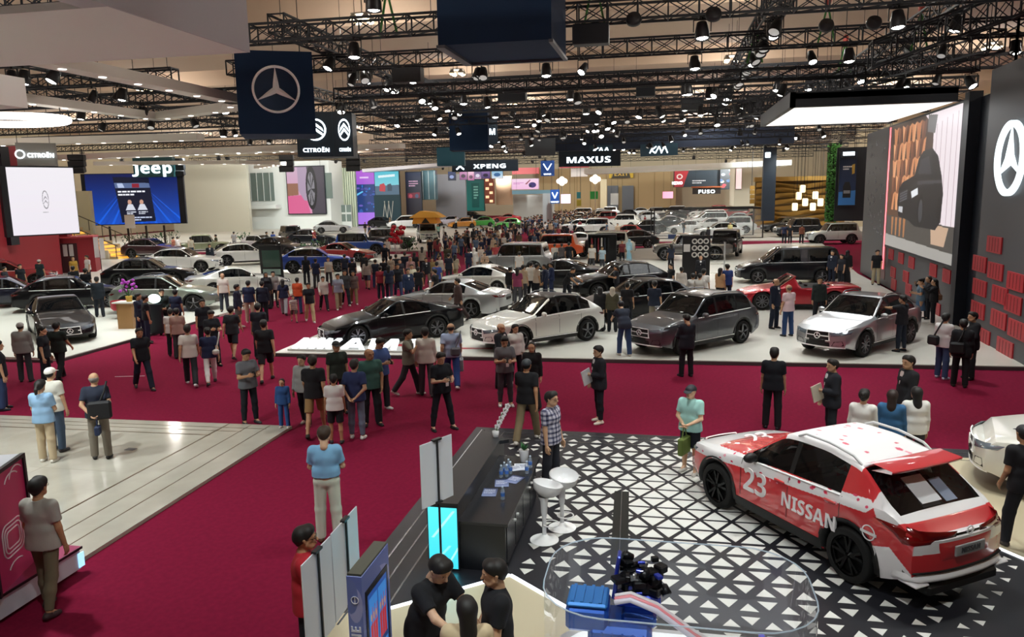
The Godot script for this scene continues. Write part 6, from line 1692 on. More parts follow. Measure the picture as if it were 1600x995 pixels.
	person(V3(-4.16, 0, -19.24), 72, "folded", 1.72, ["jacket", "181a22"], TB, ["bald", "8c8076"], "11151f", "bald man in dark suit by the white crossover bumper", "", FACE)
	person(V3(-3.89, 0, -19.82), 31, "rest", 1.60, ["long", "dcd8d4"], TB, ["tail", "14100e"], "e2e0de", "woman in white top touching her hair near white crossover", "", FACE)
	person(V3(-3.01, 0, -17.32), -0, "stand", 1.62, ["long", "15151a"], ["gown", "16161b"], LH, "11151f", "woman in long black dress beside the man in camouflage cap")
	person(V3(-2.68, 0.07, -14.77), 175, "stride", 1.76, ["tee", "16161b"], ["trousers", "7a6a50"], ["cap", "3c4248"], "d6cfc6", "man in black tee, camouflage cap and khaki trousers at black stage", "", {"face": true, "skin": 1})
	person(V3(-1.83, 0.07, -12.29), 68, "stand", 1.72, ["tee", "5a5a72"], ["trousers", "20202a"], ["short", "1e1a18"], "11151f", "bespectacled man in navy plaid shirt beside the counter", "", {"face": true, "glasses": true, "top_mat": plaid()})
	person(V3(-1.38, 0, -16.51), -65, "papers", 1.72, ["jacket", "1c1d26"], ["slim", "11151f"], ["curly", "14100e"], "e2dccc", "young man in dark jacket holding papers, cream shoes", "", {"face": true, "skin": 2, "hold": [["papers", 0, "d4d8dc", "white papers held by the young man with cream shoes"]]})
	person(V3(0.49, 0.07, -13.48), -27, "hold_hands", 1.60, ["tee", "9ccac4"], ["shorts", "11151f"], ["cap", "23222a"], "c8c4be", "woman in mint shirt and black cap carrying green bag", "", {"face": true, "skin": 2, "wide": 1.06, "hold": [["tote_bag", 1, "5a6a2c", "olive green tote bag held by the woman in mint", 0.34]]})
	person(V3(0.62, 0, -21.11), -152, "phone", 1.72, ["jacket", "171a26"], ["trousers", "161820"], SH, "11151f", "man in dark suit, hand at face, before the grey suv")
	person(V3(-1.15, 0.12, -23.04), -157, "bend", 1.74, ["tee", "242a3a"], ["trousers", "2e466e"], ["cap", "1e1e26"], "c8c4be", "man in dark tee and jeans bending to the grey suv grille")
	person(V3(-1.79, 0.12, -27.11), 179, "stand", 1.60, ["long", "4a4634"], TB, ["veil", "cabfae"], "11151f", "woman in olive top and beige headscarf from behind")
	person(V3(-2.24, 0.12, -27.25), 175, "stand", 1.58, ["long", "17161c"], ["gown", "17161c"], ["veil", "18171c"], "11151f", "woman in long black gown and black headscarf from behind")
	person(V3(-1.31, 0.12, -27.94), 173, "stand", 1.66, ["tee", "1b1b20"], TB, SH, "11151f", "person in black tee next to the olive top woman")
	person(V3(-0.34, 0.12, -27.64), 166, "rest", 1.76, ["tee", "1c2438"], ["trousers", "8c8676"], SH, "11151f", "man in navy tee and stone trousers at black estate door")
	person(V3(2.29, 0, -16.59), 170, "stand", 1.74, TK, ["trousers", "14141a"], SH, "11151f", "man all in black standing alone on the carpet from behind")
	person(V3(3.28, 0, -15.67), -82, "papers", 1.72, ["jacket", "1a1c26"], ["trousers", "1a1c24"], SH, "11151f", "man in dark suit holding a cream folder behind the rally car", "", {"face": true, "hold": [["papers", 0, "cfc4b4", "cream folder held by the suited man behind the rally car"]]})
	person(V3(4.64, 0, -15.63), -77, "rest", 1.84, ["jacket", "18181e"], ["trousers", "17171c"], SH, "11151f", "tall man in black suit talking to the women in white", "", {"face": true, "inner": "d8c8c4"})
	person(V3(3.36, 0.07, -13.6), 156, "stand", 1.58, ["long", "e2dfda"], ["trousers", "3a3b40"], ["bun", "14100e"], "11151f", "woman in white blouse with hair up behind the rally car")
	person(V3(3.83, 0.07, -13.67), 159, "stand", 1.58, ["long", "33628c"], ["trousers", "3a3b40"], ["long", "2c1c18"], "11151f", "long-haired woman in blue top between two white blouses")
	person(V3(4.26, 0.07, -13.85), -177, "stand", 1.60, ["long", "e6e3de"], ["trousers", "3a3b40"], LH, "11151f", "long-haired woman in white with a hair clip by tall suited man")
	person(V3(7.24, 0, -21.69), 132, "rest", 1.74, ["tee", "d9d8da"], ["trousers", "33466c"], SH, "b8c4d8", "man in white shirt and blue jeans with bag at picture wall", "", {"hold": [["shoulder_bag", 0, "17181c", "black bag on the man in blue jeans at picture wall", 0.3, 0.15]]})
	person(V3(7.38, 0, -20.82), 165, "stand", 1.72, ["jacket", "15161c"], ["trousers", "15161c"], SH, "1c1a1a", "person in black jacket from behind with the jeans man", "", {"hold": [["shoulder_bag", 0, "101116", "black shoulder bag of the person in black jacket", 0.34, 0.12]]})
	person(V3(7.91, 0, -21.7), -80, "folded", 1.78, ["jacket", "17181f"], ["trousers", "15161c"], SH, "11151f", "man in dark suit at the corner of the star wall", "", FACE)
	person(V3(7.02, 0.12, -24.6), -136, "point", 1.70, ["tee", "1b1d26"], ["slim", "1c2636"], SH, "11151f", "person in dark clothes reaching to the silver suv mirror")
	person(V3(9.18, 0.12, -30.14), -87, "phone", 1.60, ["tee", "5c7488"], ["skirt", "4c6a8c"], ["bun", "14100e"], "3a3030", "woman in denim dress before the red tiles")
	person(V3(9.5, 0.12, -29.75), -98, "photo", 1.62, ["long", "17171c"], TB, LH, "dcd8d2", "woman in black with brown handbag before the red tiles", "", {"hold": [["shoulder_bag", 0, "7a5236", "brown handbag of the woman in black before red tiles", 0.26, -0.12]]})
	person(V3(9.65, 0.12, -30.9), -77, "photo", 1.60, ["long", "26262c"], TB, ["long", "2a1c16"], "11151f", "woman in charcoal behind the denim dress woman")
	person(V3(3.86, 0.12, -28.3), 52, "stand", 1.78, ["jacket", "182036"], ["trousers", "172034"], ["bald", "4a4038"], "11151f", "man in navy suit beside the red convertible", "", FACE)
	person(V3(4.1, 0.12, -26.83), -149, "stand", 1.74, ["tee", "d8bcc2"], ["trousers", "26406c"], ["bald", "6a5c54"], "1c1c20", "man in pale pink shirt and jeans beside the silver suv")
	person(V3(5.54, 0.12, -29.4), -1, "stand", 1.72, ["long", "222c2c"], TB, SH, "11151f", "man in dark green top between convertible and silver suv", "", FACE)
	person(V3(10.51, 0.12, -41.58), -4, "rest", 1.76, ["tee", "17171c"], ["trousers", "b0a486"], SH, "11151f", "man in black polo and beige trousers by the dark wall")
	person(V3(11.34, 0, -42.89), -25, "stand", 1.74, ["jacket", "161a26"], ["trousers", "161a26"], SH, "11151f", "man in dark suit by the dark wall")
	person(V3(9.28, 0.12, -42.35), 148, "stand", 1.70, ["long", "121216"], ["gown", "121216"], ["veil", "121216"], "11151f", "woman all in black at the end of the dark wall")
	person(V3(8.42, 0.12, -41.68), -41, "stand", 1.74, ["jacket", "1a2234"], ["trousers", "1a2234"], SH, "11151f", "man in navy suit in front of the black van")
	person(V3(6, 0.12, -44.03), 162, "stand", 1.64, ["tee", "1b1e28"], ["slim", "dedcd8"], SH, "11151f", "person in dark top and white trousers at the black van")
	person(V3(8.71, 0.12, -40.95), -52, "stand", 1.60, ["tee", "1b1d26"], TB, SH, "11151f", "person in black tee by the navy suit at the van")
	person(V3(-7.48, 0, -7.63), -176, "carry", 1.74, ["tee", "a9a69e"], ["slim", "6e6650"], ["short", "15110f"], "3a2428", "man in pale grey polo and olive trousers standing by pink totem", "", {"face": true, "glasses": true, "skin": 1})
	person(V3(-4.82, 0, -10), -162, "phone", 1.76, ["tucked", "86bde6"], ["trousers", "d2dccb"], ["short", "3a2a1c"], "5a3c2a", "man in sky blue shirt, belt and pale trousers from behind", "", {"skin": 2})
	person(V3(4.87, 0.07, -11.14), -174, "steering", 1.76, ["tee", "18181d"], ["trousers", "1a1a1f"], ["cap", "222226"], "2c2624", "man in black tee and cap stepping past the white suv", "", {"skin": 1})
	person(V3(-14.84, 0, -28.72), 32, "walk", 1.12, ["tee", "b8b4ae"], ["shorts", "5a4a44"], SH, "3a3030", "small boy in a striped tee walking with his mother", "", {"top_mat": stripes()})
	for q in [
		[-16.16, -30.44, 0.00, -162, "walk", 1.60, "tee", "1a2340", "navy", "trousers", "9a9a9e", "pale grey", "long", 0],
		[-15.69, -30.83, 0.00, -168, "stand", 1.57, "tee", "d0552c", "orange", "trousers", "2e4068", "blue", "short", 3],
		[-14.16, -28.78, 0.00, 31, "walk", 1.65, "tee", "11151f", "black", "trousers", "c4b38a", "tan", "short", 1],
		[-14.94, -31.81, 0.00, 33, "walk", 1.57, "long", "cfcac2", "white", "trousers", "1a1a22", "black", "short", 0],
		[-14.42, -32.24, 0.00, 34, "stride", 1.65, "tee", "9aa2b4", "blue", "trousers", "94866a", "tan", "short", 1],
		[-14.59, -33.42, 0.00, 29, "walk", 1.70, "long", "3a3c40", "grey", "trousers", "11151f", "black", "short", 1],
		[-14.36, -33.85, 0.00, 23, "walk", 1.61, "tee", "6a5a56", "grey", "trousers", "8a7654", "tan", "short", 1],
		[-13.70, -35.66, 0.00, -169, "stand", 1.61, "tee", "8c2434", "red", "trousers", "242838", "navy", "short", 2],
		[-13.19, -35.46, 0.00, -165, "walk", 1.74, "tee", "1f2a44", "blue", "trousers", "20283c", "navy", "long", 3],
		[-12.98, -36.17, 0.00, 25, "walk", 1.73, "tee", "11151f", "black", "trousers", "2c3c60", "blue", "short", 1],
		[-11.90, -35.13, 0.12, 27, "stand", 1.64, "long", "e0dcc4", "white", "trousers", "2e4066", "blue", "short", 0],
		[-15.86, -39.33, 0.00, -168, "walk", 1.69, "long", "9c968c", "pale grey", "shorts", "3a4254", "blue", "long", 3],
		[-15.60, -39.91, 0.00, -164, "stand", 1.57, "tee", "1b2438", "navy", "trousers", "28406c", "blue", "short", 2],
		[-15.34, -40.50, 0.00, -169, "stand", 1.59, "tee", "11151f", "black", "trousers", "11151f", "black", "short", 2],
		[-15.36, -41.70, 0.00, -180, "stand", 1.61, "tee", "a89a88", "tan", "trousers", "3a3b40", "charcoal", "short", 1],
		[-15.50, -42.97, 0.00, -165, "stand", 1.59, "tee", "11151f", "black", "trousers", "11151f", "black", "short", 2],
		[-15.18, -43.64, 0.00, -166, "stand", 1.68, "tee", "1a2030", "navy", "trousers", "11151f", "black", "short", 0],
		[-14.02, -39.42, 0.00, 30, "stand", 1.64, "tee", "2c2e3a", "navy", "trousers", "11151f", "black", "short", 2],
		[-13.79, -40.57, 0.00, 19, "walk", 1.70, "long", "b08a88", "tan", "gown", "8a6a6c", "tan", "veil", 1],
		[-14.37, -43.01, 0.00, -172, "stand", 1.72, "tee", "11151f", "black", "trousers", "11151f", "black", "long", 3],
		[-12.91, -40.62, 0.00, 28, "walk", 1.65, "jacket", "11151f", "black", "trousers", "6a5e50", "brown", "short", 1],
		[-12.76, -41.21, 0.00, 37, "walk", 1.61, "tee", "8a7448", "tan", "trousers", "3a3b40", "charcoal", "short", 0],
		[-12.49, -41.83, 0.00, 47, "stand", 1.61, "long", "b4aaa0", "pale grey", "trousers", "5a564e", "grey", "short", 2],
		[-11.77, -41.16, 0.12, -174, "stand", 1.67, "tee", "1c2030", "navy", "trousers", "11151f", "black", "short", 2],
		[-11.66, -42.09, 0.12, 175, "walk", 1.59, "tee", "a49a86", "tan", "shorts", "8c7a5c", "tan", "long", 0],
		[-10.94, -36.12, 0.12, -168, "stand", 1.66, "tee", "3a5098", "blue", "trousers", "1a2340", "navy", "short", 2],
		[-11.30, -34.29, 0.12, -172, "stand", 1.59, "tee", "11151f", "black", "trousers", "11151f", "black", "short", 1],
		[-15.25, -47.25, 0.00, -172, "stand", 1.74, "tee", "9c9484", "pale grey", "trousers", "11151f", "black", "long", 3],
		[-11.55, -44.76, 0.12, -176, "stand", 1.67, "tee", "1a2340", "navy", "trousers", "1a2340", "navy", "short", 2],
		[-11.32, -45.17, 0.12, -171, "stand", 1.71, "long", "e4e2de", "white", "gown", "dedcd8", "white", "veil", 3],
		[-11.91, -49.41, 0.12, 24, "walk", 1.56, "tee", "d8d0c8", "white", "trousers", "22242c", "black", "short", 2],
		[-11.01, -47.78, 0.12, 173, "stand", 1.59, "tee", "1a2240", "blue", "trousers", "11151f", "black", "long", 1],
		[-10.91, -49.42, 0.12, 17, "walk", 1.72, "tee", "b0474c", "red", "trousers", "3a3b40", "charcoal", "short", 1],
		[-10.62, -50.29, 0.12, 12, "stand", 1.65, "tee", "c0404a", "red", "trousers", "11151f", "black", "short", 0],
		[-10.83, -53.05, 0.12, -178, "walk", 1.74, "tee", "4a4c34", "grey", "trousers", "11151f", "black", "short", 3],
		[-9.82, -52.10, 0.12, 11, "stand", 1.66, "tee", "d8c060", "tan", "trousers", "11151f", "black", "short", 2],
		[-10.80, -55.06, 0.12, 11, "walk", 1.56, "tee", "11151f", "black", "trousers", "11151f", "black", "short", 1],
		[-17.75, -32.57, 0.00, 29, "stand", 1.67, "long", "8a8684", "grey", "trousers", "3a3b40", "charcoal", "short", 2],
		[-17.87, -32.12, 0.00, 39, "stand", 1.68, "long", "11151f", "black", "gown", "11151f", "black", "veil", 3],
		[-16.20, -28.75, 0.00, -156, "stand", 1.66, "long", "1a2034", "navy", "trousers", "11151f", "black", "short", 2],
		[-19.92, -40.36, 0.10, -164, "stand", 1.65, "tee", "11151f", "black", "trousers", "11151f", "black", "long", 2],
		[-18.93, -39.51, 0.00, -174, "stand", 1.66, "tee", "1a2340", "navy", "trousers", "3a3b40", "charcoal", "short", 0],
		[-18.69, -40.63, 0.00, 35, "stand", 1.63, "tee", "b8b4aa", "pale grey", "trousers", "3a3b40", "charcoal", "short", 2],
		[-17.16, -40.41, 0.00, -167, "stand", 1.59, "tee", "11151f", "black", "trousers", "11151f", "black", "short", 0],
		[-18.66, -42.84, 0.00, -171, "stand", 1.63, "tee", "22283a", "navy", "trousers", "11151f", "black", "short", 3],
		[-17.73, -43.54, 0.00, -168, "stand", 1.63, "tee", "1c1e24", "black", "trousers", "11151f", "black", "short", 1]]:
		visitor(q, "in the aisle behind the black saloon", "visitors in the aisle behind the black saloon")
	for q in [
		[-6.89, -34.17, 0.12, 171, "stand", 1.62, "long", "17171c", "black", "trousers", "3a3b40", "charcoal", "short", 1],
		[-6.41, -33.40, 0.12, -179, "stand", 1.66, "tee", "8c3a5c", "red", "trousers", "4a4a50", "grey", "long", 1],
		[-6.37, -34.63, 0.12, 160, "stand", 1.66, "tee", "c9b89c", "tan", "trousers", "3a3b40", "charcoal", "short", 2],
		[-6.16, -35.51, 0.12, 180, "stand", 1.72, "tee", "e2e0dc", "white", "trousers", "11151f", "black", "short", 2],
		[-5.75, -34.67, 0.12, 129, "stand", 1.71, "tee", "b8a898", "tan", "trousers", "11151f", "black", "short", 3],
		[-5.43, -35.12, 0.12, -91, "stand", 1.65, "jacket", "1a2440", "blue", "trousers", "1a2440", "blue", "short", 3],
		[-5.33, -36.46, 0.12, -82, "rest", 1.60, "jacket", "1c2a50", "blue", "trousers", "1c2a50", "blue", "short", 1],
		[-7.98, -42.24, 0.12, -179, "stand", 1.67, "tee", "e6e4e0", "white", "trousers", "2c3850", "blue", "short", 2],
		[-10.25, -43.44, 0.12, 13, "phone", 1.57, "tee", "b8a08c", "tan", "trousers", "3a3b40", "charcoal", "short", 2],
		[-4.35, -34.35, 0.12, 67, "bend", 1.69, "tee", "14151a", "black", "trousers", "11151f", "black", "short", 1],
		[-2.16, -35.28, 0.12, -76, "phone", 1.58, "tee", "23242c", "black", "trousers", "11151f", "black", "long", 1],
		[0.30, -35.08, 0.12, -60, "stand", 1.68, "tee", "181a22", "black", "trousers", "11151f", "black", "short", 2],
		[0.73, -34.30, 0.12, 174, "stand", 1.59, "long", "ded8d0", "white", "trousers", "8a8478", "grey", "short", 3],
		[1.14, -31.84, 0.12, 173, "stand", 1.58, "long", "e2dfda", "white", "trousers", "3a3b40", "charcoal", "short", 3],
		[1.39, -31.44, 0.12, 167, "stand", 1.62, "tee", "d8d4ce", "white", "trousers", "11151f", "black", "short", 1],
		[1.57, -32.15, 0.12, 167, "stand", 1.74, "tee", "dcd8d4", "white", "trousers", "3a3b40", "charcoal", "short", 0],
		[2.33, -33.65, 0.12, 146, "stand", 1.63, "tee", "b08a66", "tan", "trousers", "11151f", "black", "long", 3],
		[2.65, -34.04, 0.12, -164, "stand", 1.75, "tee", "24407c", "blue", "trousers", "1a2340", "navy", "short", 2],
		[1.79, -39.82, 0.12, -3, "stand", 1.66, "jacket", "14151c", "black", "trousers", "11151f", "black", "long", 0],
		[0.38, -48.01, 0.12, -150, "stand", 1.67, "tee", "1a2034", "navy", "trousers", "11151f", "black", "long", 3],
		[-4.44, -47.91, 0.12, -5, "stand", 1.70, "tee", "bcb8b2", "pale grey", "trousers", "3a3b40", "charcoal", "long", 3],
		[-3.80, -47.92, 0.12, -15, "stand", 1.55, "tee", "9ab0bc", "blue", "trousers", "3a3b40", "charcoal", "short", 3],
		[-2.47, -55.01, 0.12, 153, "stand", 1.56, "long", "9cc4d4", "blue", "gown", "8ab8cc", "blue", "veil", 0],
		[-2.86, -53.06, 0.12, 3, "stand", 1.60, "tee", "6a2a30", "brown", "trousers", "11151f", "black", "short", 1],
		[-6.54, -49.49, 0.12, -177, "stand", 1.63, "tee", "5a5456", "grey", "trousers", "3a3b40", "charcoal", "short", 0],
		[-7.01, -49.48, 0.12, 173, "stand", 1.61, "tee", "d8d2cc", "white", "trousers", "11151f", "black", "short", 1],
		[-6.07, -49.49, 0.12, 177, "stand", 1.70, "tee", "11151f", "black", "trousers", "11151f", "black", "short", 1],
		[6.40, -80.23, 0.10, -5, "stand", 1.65, "tee", "d8d290", "tan", "trousers", "11151f", "black", "short", 1],
		[13.70, -87.28, 0.10, 161, "stand", 1.64, "tee", "24407c", "blue", "trousers", "11151f", "black", "long", 0],
		[10.54, -72.92, 0.12, 162, "stand", 1.74, "tee", "1c2440", "blue", "trousers", "11151f", "black", "short", 3],
		[11.03, -72.88, 0.12, -29, "stand", 1.62, "tee", "11151f", "black", "trousers", "11151f", "black", "long", 0],
		[12.00, -72.81, 0.12, 161, "stand", 1.66, "tee", "6a3a2a", "brown", "trousers", "11151f", "black", "short", 3],
		[-14.04, -48.88, 0.00, -169, "stand", 1.73, "tee", "4a4838", "grey", "trousers", "11151f", "black", "short", 3],
		[-18.68, -59.91, 0.00, -168, "stand", 1.66, "tee", "a08c70", "tan", "trousers", "3a3b40", "charcoal", "short", 2],
		[-21.22, -57.01, 0.10, 20, "stand", 1.61, "tee", "d0ccc4", "white", "trousers", "11151f", "black", "short", 2],
		[-19.02, -50.51, 0.00, 31, "stand", 1.71, "tee", "11151f", "black", "trousers", "11151f", "black", "short", 2],
		[-25.30, -84.56, 0.10, 17, "stand", 1.56, "tee", "8ac4b8", "green", "trousers", "3a3b40", "charcoal", "short", 0]]:
		visitor(q, "among the stage cars", "visitors among the stage cars")
	crowd()

func visitor(q: Array, where: String, group: String) -> void:  # x, z, floor, turn, pose, height, top kind/colour/name, leg kind/colour/name, hair, skin
	var what := "visitor in %s %s and %s %s %s" % [q[8], {"tee": "tee", "long": "long-sleeved top", "jacket": "jacket"}[q[6]], q[11], q[9], where]
	person(V3(q[0], q[2], q[1]), q[3], q[4], q[5], [q[6], q[7]], [q[9], q[10]], [q[12], q[7] if q[12] == "veil" else "14100e"], ["1c1a1a", "d0ccc8", "2c2622"][q[13] % 3], what, group, {"skin": q[13]})


func plaid() -> StandardMaterial3D:
	var im := sheet(32, 32, "c9c6d0", "c9c6d0")
	im.fill_rect(Rect2i(0, 0, 14, 32), Color.html("6a6a84"))
	for y in 14:
		for x in 32:
			im.set_pixel(x, y, Color.html("1c1e38") if x < 14 else Color.html("6a6a84"))
	var m := picture("plaid_cloth", im)
	m.roughness = 0.9
	m.uv1_triplanar = true
	m.uv1_scale = V3(13, 13, 13)
	return m

func stripes() -> StandardMaterial3D:
	var im := sheet(8, 8, "d8d4ce", "d8d4ce")
	im.fill_rect(Rect2i(0, 0, 8, 4), Color.html("6a3c40"))
	var m := picture("striped_cloth", im)
	m.roughness = 0.9
	m.uv1_triplanar = true
	m.uv1_scale = V3(10, 10, 10)
	return m

func crowd() -> void:  # the dense crowd far down the aisle
	rng.seed = 77
	var tops := [["tee", "11151f", "black"], ["tee", "d6d6d2", "white"], ["tee", "1a2340", "navy"], ["long", "8b8d90", "grey"], ["tee", "6a5a48", "brown"], ["tee", "11151f", "black"], ["long", "c9b89c", "cream"], ["tee", "8c3a40", "red"], ["long", "2a2c30", "charcoal"], ["tee", "5a7088", "blue"]]
	var legs := ["11151f", "2b3c60", "8f7f62", "3a3b40"]
	var poses := ["stand", "walk", "stride", "rest", "carry"]
	for i in 112:
		var z := -54.0 - 38.0 * pow(rng.randf(), 0.9)
		var x := rng.randf_range(-19.2, -10.6)
		if z < -76.0:
			x = rng.randf_range(-20.0, -9.5)
		if z > -64.0:
			x = rng.randf_range(-18.4, -13.2)
		var t: Array = tops[rng.randi() % 10]
		person(V3(x, 0, z), rng.randf_range(-50, 50) + (180 if i % 2 else 0), poses[i % 5], rng.randf_range(1.52, 1.78), [t[0], t[1]], ["trousers", legs[rng.randi() % 4]], [["short", "long", "short", "short"][i % 4], "14100e"], "1c1a1a", "distant visitor in %s top in the dense crowd down the aisle" % t[2], "distant crowd down the aisle", {"skin": i % 4, "plain": true})
	for i in 24:
		var z := -rng.randf_range(70.0, 125.0)
		var side := i % 2
		var t: Array = tops[rng.randi() % 10]
		person(V3(rng.randf_range(-42, -22) if side else rng.randf_range(-7, 14), 0.1 if side or z < -78.0 else 0.0, z), rng.randf_range(-180, 180), poses[i % 5], rng.randf_range(1.52, 1.78), [t[0], t[1]], ["trousers", legs[rng.randi() % 4]], SH, "1c1a1a", "distant visitor in %s top among the far display cars" % t[2], "distant visitors on the far stands", {"skin": i % 4, "plain": true})
	# beyond that nobody can be told apart: the rest of the crowd
	var lots := {}
	for i in 330:
		var z := -88.0 - 58.0 * pow(rng.randf(), 0.7)
		var x := rng.randf_range(-19.3, -9.7)
		var k := rng.randf_range(0.88, 1.04)
		var X := Transform3D(Basis(Vector3.UP, rng.randf() * TAU).scaled(Vector3.ONE * k), V3(x, 0.0 if x > -19.5 and x < -9.0 else 0.1, z))
		for j in 4:
			var c: String = [SKINS[i % 4], "14100e", tops[rng.randi() % 10][1], legs[rng.randi() % 4]][j]
			if not lots.has(c):
				lots[c] = SurfaceTool.new()
				lots[c].begin(Mesh.PRIMITIVE_TRIANGLES)
			lots[c].append_from(coarse(j), 0, X * (Transform3D(skeleton("stand").head_basis, skeleton("stand").head) if j == 1 else Transform3D.IDENTITY))
	var whole := ArrayMesh.new()
	var o := MeshInstance3D.new()
	for c in lots:
		lots[c].commit(whole)
		whole.surface_set_material(whole.get_surface_count() - 1, hexmat(c, 0.9))
	o.name = "distant_crowd"
	o.mesh = whole
	add_child(o)
	tag(o, "dense mass of tiny visitors at the far end of the aisle", "crowd", "", "stuff")

func coarse(j: int) -> ArrayMesh:  # small stand-ups of the same person for the far end
	var key := "coarse%d" % j
	if wear.has(key):
		return wear[key]
	var K := skeleton("stand")
	var b := []
	if j == 0:
		b = [[K.neck, K.head, 0.055, 0.085, 0.03, false]]
		for i in 2:
			b.append([K["elbow%d" % i], K["grip%d" % i], 0.042, 0.04, 0.03, false])
	elif j == 1:
		b = [[V3(0, 0.05, -0.04), V3(0, 0.05, 0.0), 0.095, 0.09, 0.03, false]]
	elif j == 2:
		b = torso(K, 0.02)
		for i in 2:
			b.append([K["shoulder%d" % i], K["elbow%d" % i], 0.07, 0.06, 0.04, false])
	else:
		for i in 2:
			b.append([K["hip%d" % i], K["knee%d" % i], 0.1, 0.08, 0.04, false])
			b.append([K["knee%d" % i], K["ankle%d" % i], 0.08, 0.07, 0.04, false])
	wear[key] = flesh(b, 0.04).mesh()
	return wear[key]

# ---------------------------------------------------------------- cars
# A car's own axes: +Z forward, +X its left side, Y up, origin on the floor midway between the axles.
class CarShape:
	var L: float
	var W: float
	var H: float
	var zf: float
	var zr: float
	var line: Array  # centre line (z, y) from the nose to the tail
	var belt: Array  # belt line (z, y)
	var sill := 0.2
	var wheel_r := 0.34
	var axle := 1.35
	var rw := 0.72
	var kf := 0.14
	var kr := 0.1
	var bf := 0.12
	var br := 0.08
	var arch := 1.14

	static func at(c: Array, z: float) -> float:
		if z >= c[0][0]:
			return c[0][1]
		for i in c.size() - 1:
			if z >= c[i + 1][0]:
				return lerpf(c[i + 1][1], c[i][1], (z - c[i + 1][0]) / maxf(c[i][0] - c[i + 1][0], 1e-5))
		return c[-1][1]

	func top(z: float) -> float:
		var s := 0.0
		for k in [-0.08, -0.04, 0.0, 0.04, 0.08]:
			s += at(line, clampf(z + k, zr, zf))
		return s / 5.0

	func half(z: float) -> float:
		var f := clampf((z - (zf - 0.75)) / 0.75, 0, 1)
		var r := clampf(((zr + 0.7) - z) / 0.7, 0, 1)
		return W * 0.5 * (1.0 - kf * f * f - kr * r * r)

	func low(z: float) -> float:
		var y := sill + 0.1 * sm2(zf - 0.45, zf, z) + 0.12 * sm2(-zr - 0.45, -zr, -z)
		var ra := wheel_r * arch
		for a in [axle, -axle]:
			var d := absf(z - a)
			if d < ra:
				y = maxf(y, wheel_r + sqrt(ra * ra - d * d))
		return y

	static func sm2(a: float, b: float, t: float) -> float:
		return smoothstep(a, b, t)

	func ring(z: float) -> PackedVector2Array:
		var yr := top(z)
		var w := half(z)
		var yb := low(z)
		var hb := minf(at(belt, z), yr - 0.035)
		yb = minf(yb, hb - 0.02)
		var t := clampf((yr - hb - 0.05) / maxf(H - hb - 0.05, 0.01), 0, 1)
		var wl := lerpf(w * 0.87, W * 0.5 * rw, t)
		var bxx := w * 0.95
		var g := hb - yb
		var q := PackedVector2Array([Vector2(w * 0.95, yb), Vector2(w * 0.995, yb + 0.2 * g), Vector2(w, yb + 0.5 * g), Vector2(w * 0.99, yb + 0.85 * g), Vector2(bxx, hb)])
		var ry := yr - 0.03
		for k in [0.07, 0.9, 1.0]:
			q.append(Vector2(lerpf(bxx, wl, k) + 0.02 * t * sin(k * PI), lerpf(hb, ry, k)))
		q.append(Vector2(wl * 0.95, yr - 0.016))
		q.append(Vector2(wl * 0.55, yr - 0.004))
		q.append(Vector2(0, yr))
		return q

	func side_x(z: float, y: float) -> float:
		var q := ring(z)
		if y <= q[0].y:
			return q[0].x
		for i in 7:
			if y <= q[i + 1].y:
				return lerpf(q[i].x, q[i + 1].x, (y - q[i].y) / maxf(q[i + 1].y - q[i].y, 1e-4))
		return q[7].x

	func skin(front: bool, s: float, y: float) -> Vector3:  # |s| <= 1 across the end, beyond that metres round the corner
		var e := zf if front else zr
		var d := 1.0 if front else -1.0
		var sg := signf(s) if s != 0 else 1.0
		if absf(s) <= 1.0:
			var b := bf if front else br
			return Vector3(s * side_x(e, y), y, e + d * b * (1.0 - pow(absf(s), 2.6)))
		var z := e - d * (absf(s) - 1.0)
		return Vector3(sg * side_x(z, y), y, z)

	func flank(z: float, y: float, sg: float, out := 0.0) -> Vector3:
		return Vector3(sg * (side_x(z, y) + out), y, z)

	func patch(front: bool, c: Array, nu := 6, nv := 4, out := 0.012) -> MB:  # c: (s, y) of four corners, round the outline
		var P := []
		var C := Vector3(0, H * 0.4, 0)
		for i in nv + 1:
			var R := PackedVector3Array()
			for j in nu + 1:
				var u := float(j) / nu
				var w := float(i) / nv
				var a: Vector2 = c[0].lerp(c[1], u).lerp(c[3].lerp(c[2], u), w)
				var p := skin(front, a.x, a.y)
				var e := 0.02
				var du := skin(front, a.x + e, a.y) - skin(front, a.x - e, a.y)
				var dv := skin(front, a.x, a.y + e) - skin(front, a.x, a.y - e)
				var nn := du.cross(dv).normalized()
				if nn.dot(p - C) < 0:
					nn = -nn
				var edge := i == 0 or j == 0 or i == nv or j == nu
				R.append(p + nn * (0.002 if edge else out))
			P.append(R)
		var m := MB.new()
		# wind outwards
		var q: Vector3 = (P[0][1] - P[0][0]).cross(P[1][0] - P[0][0])
		if q.dot(P[0][0] - C) < 0:
			for i in P.size():
				var R: PackedVector3Array = P[i]
				R.reverse()
				P[i] = R
		m.grid(P)
		return m

	func strip(zs: Array, lo: Callable, hi: Callable, sg: float, out: float) -> MB:  # band along the flank
		var P := []
		for z in zs:
			var y0: float = lo.call(z)
			var y1: float = hi.call(z)
			var R := PackedVector3Array()
			for k in [[0.0, 0.0], [0.0, out], [0.5, out], [1.0, out], [1.0, 0.0]]:
				var y := lerpf(y0, y1, k[0])
				R.append(flank(z, y, sg, k[1]))
			P.append(R)
		if sg > 0:
			P.reverse()
		var m := MB.new()
		m.grid(P)
		return m

var car_models := {}
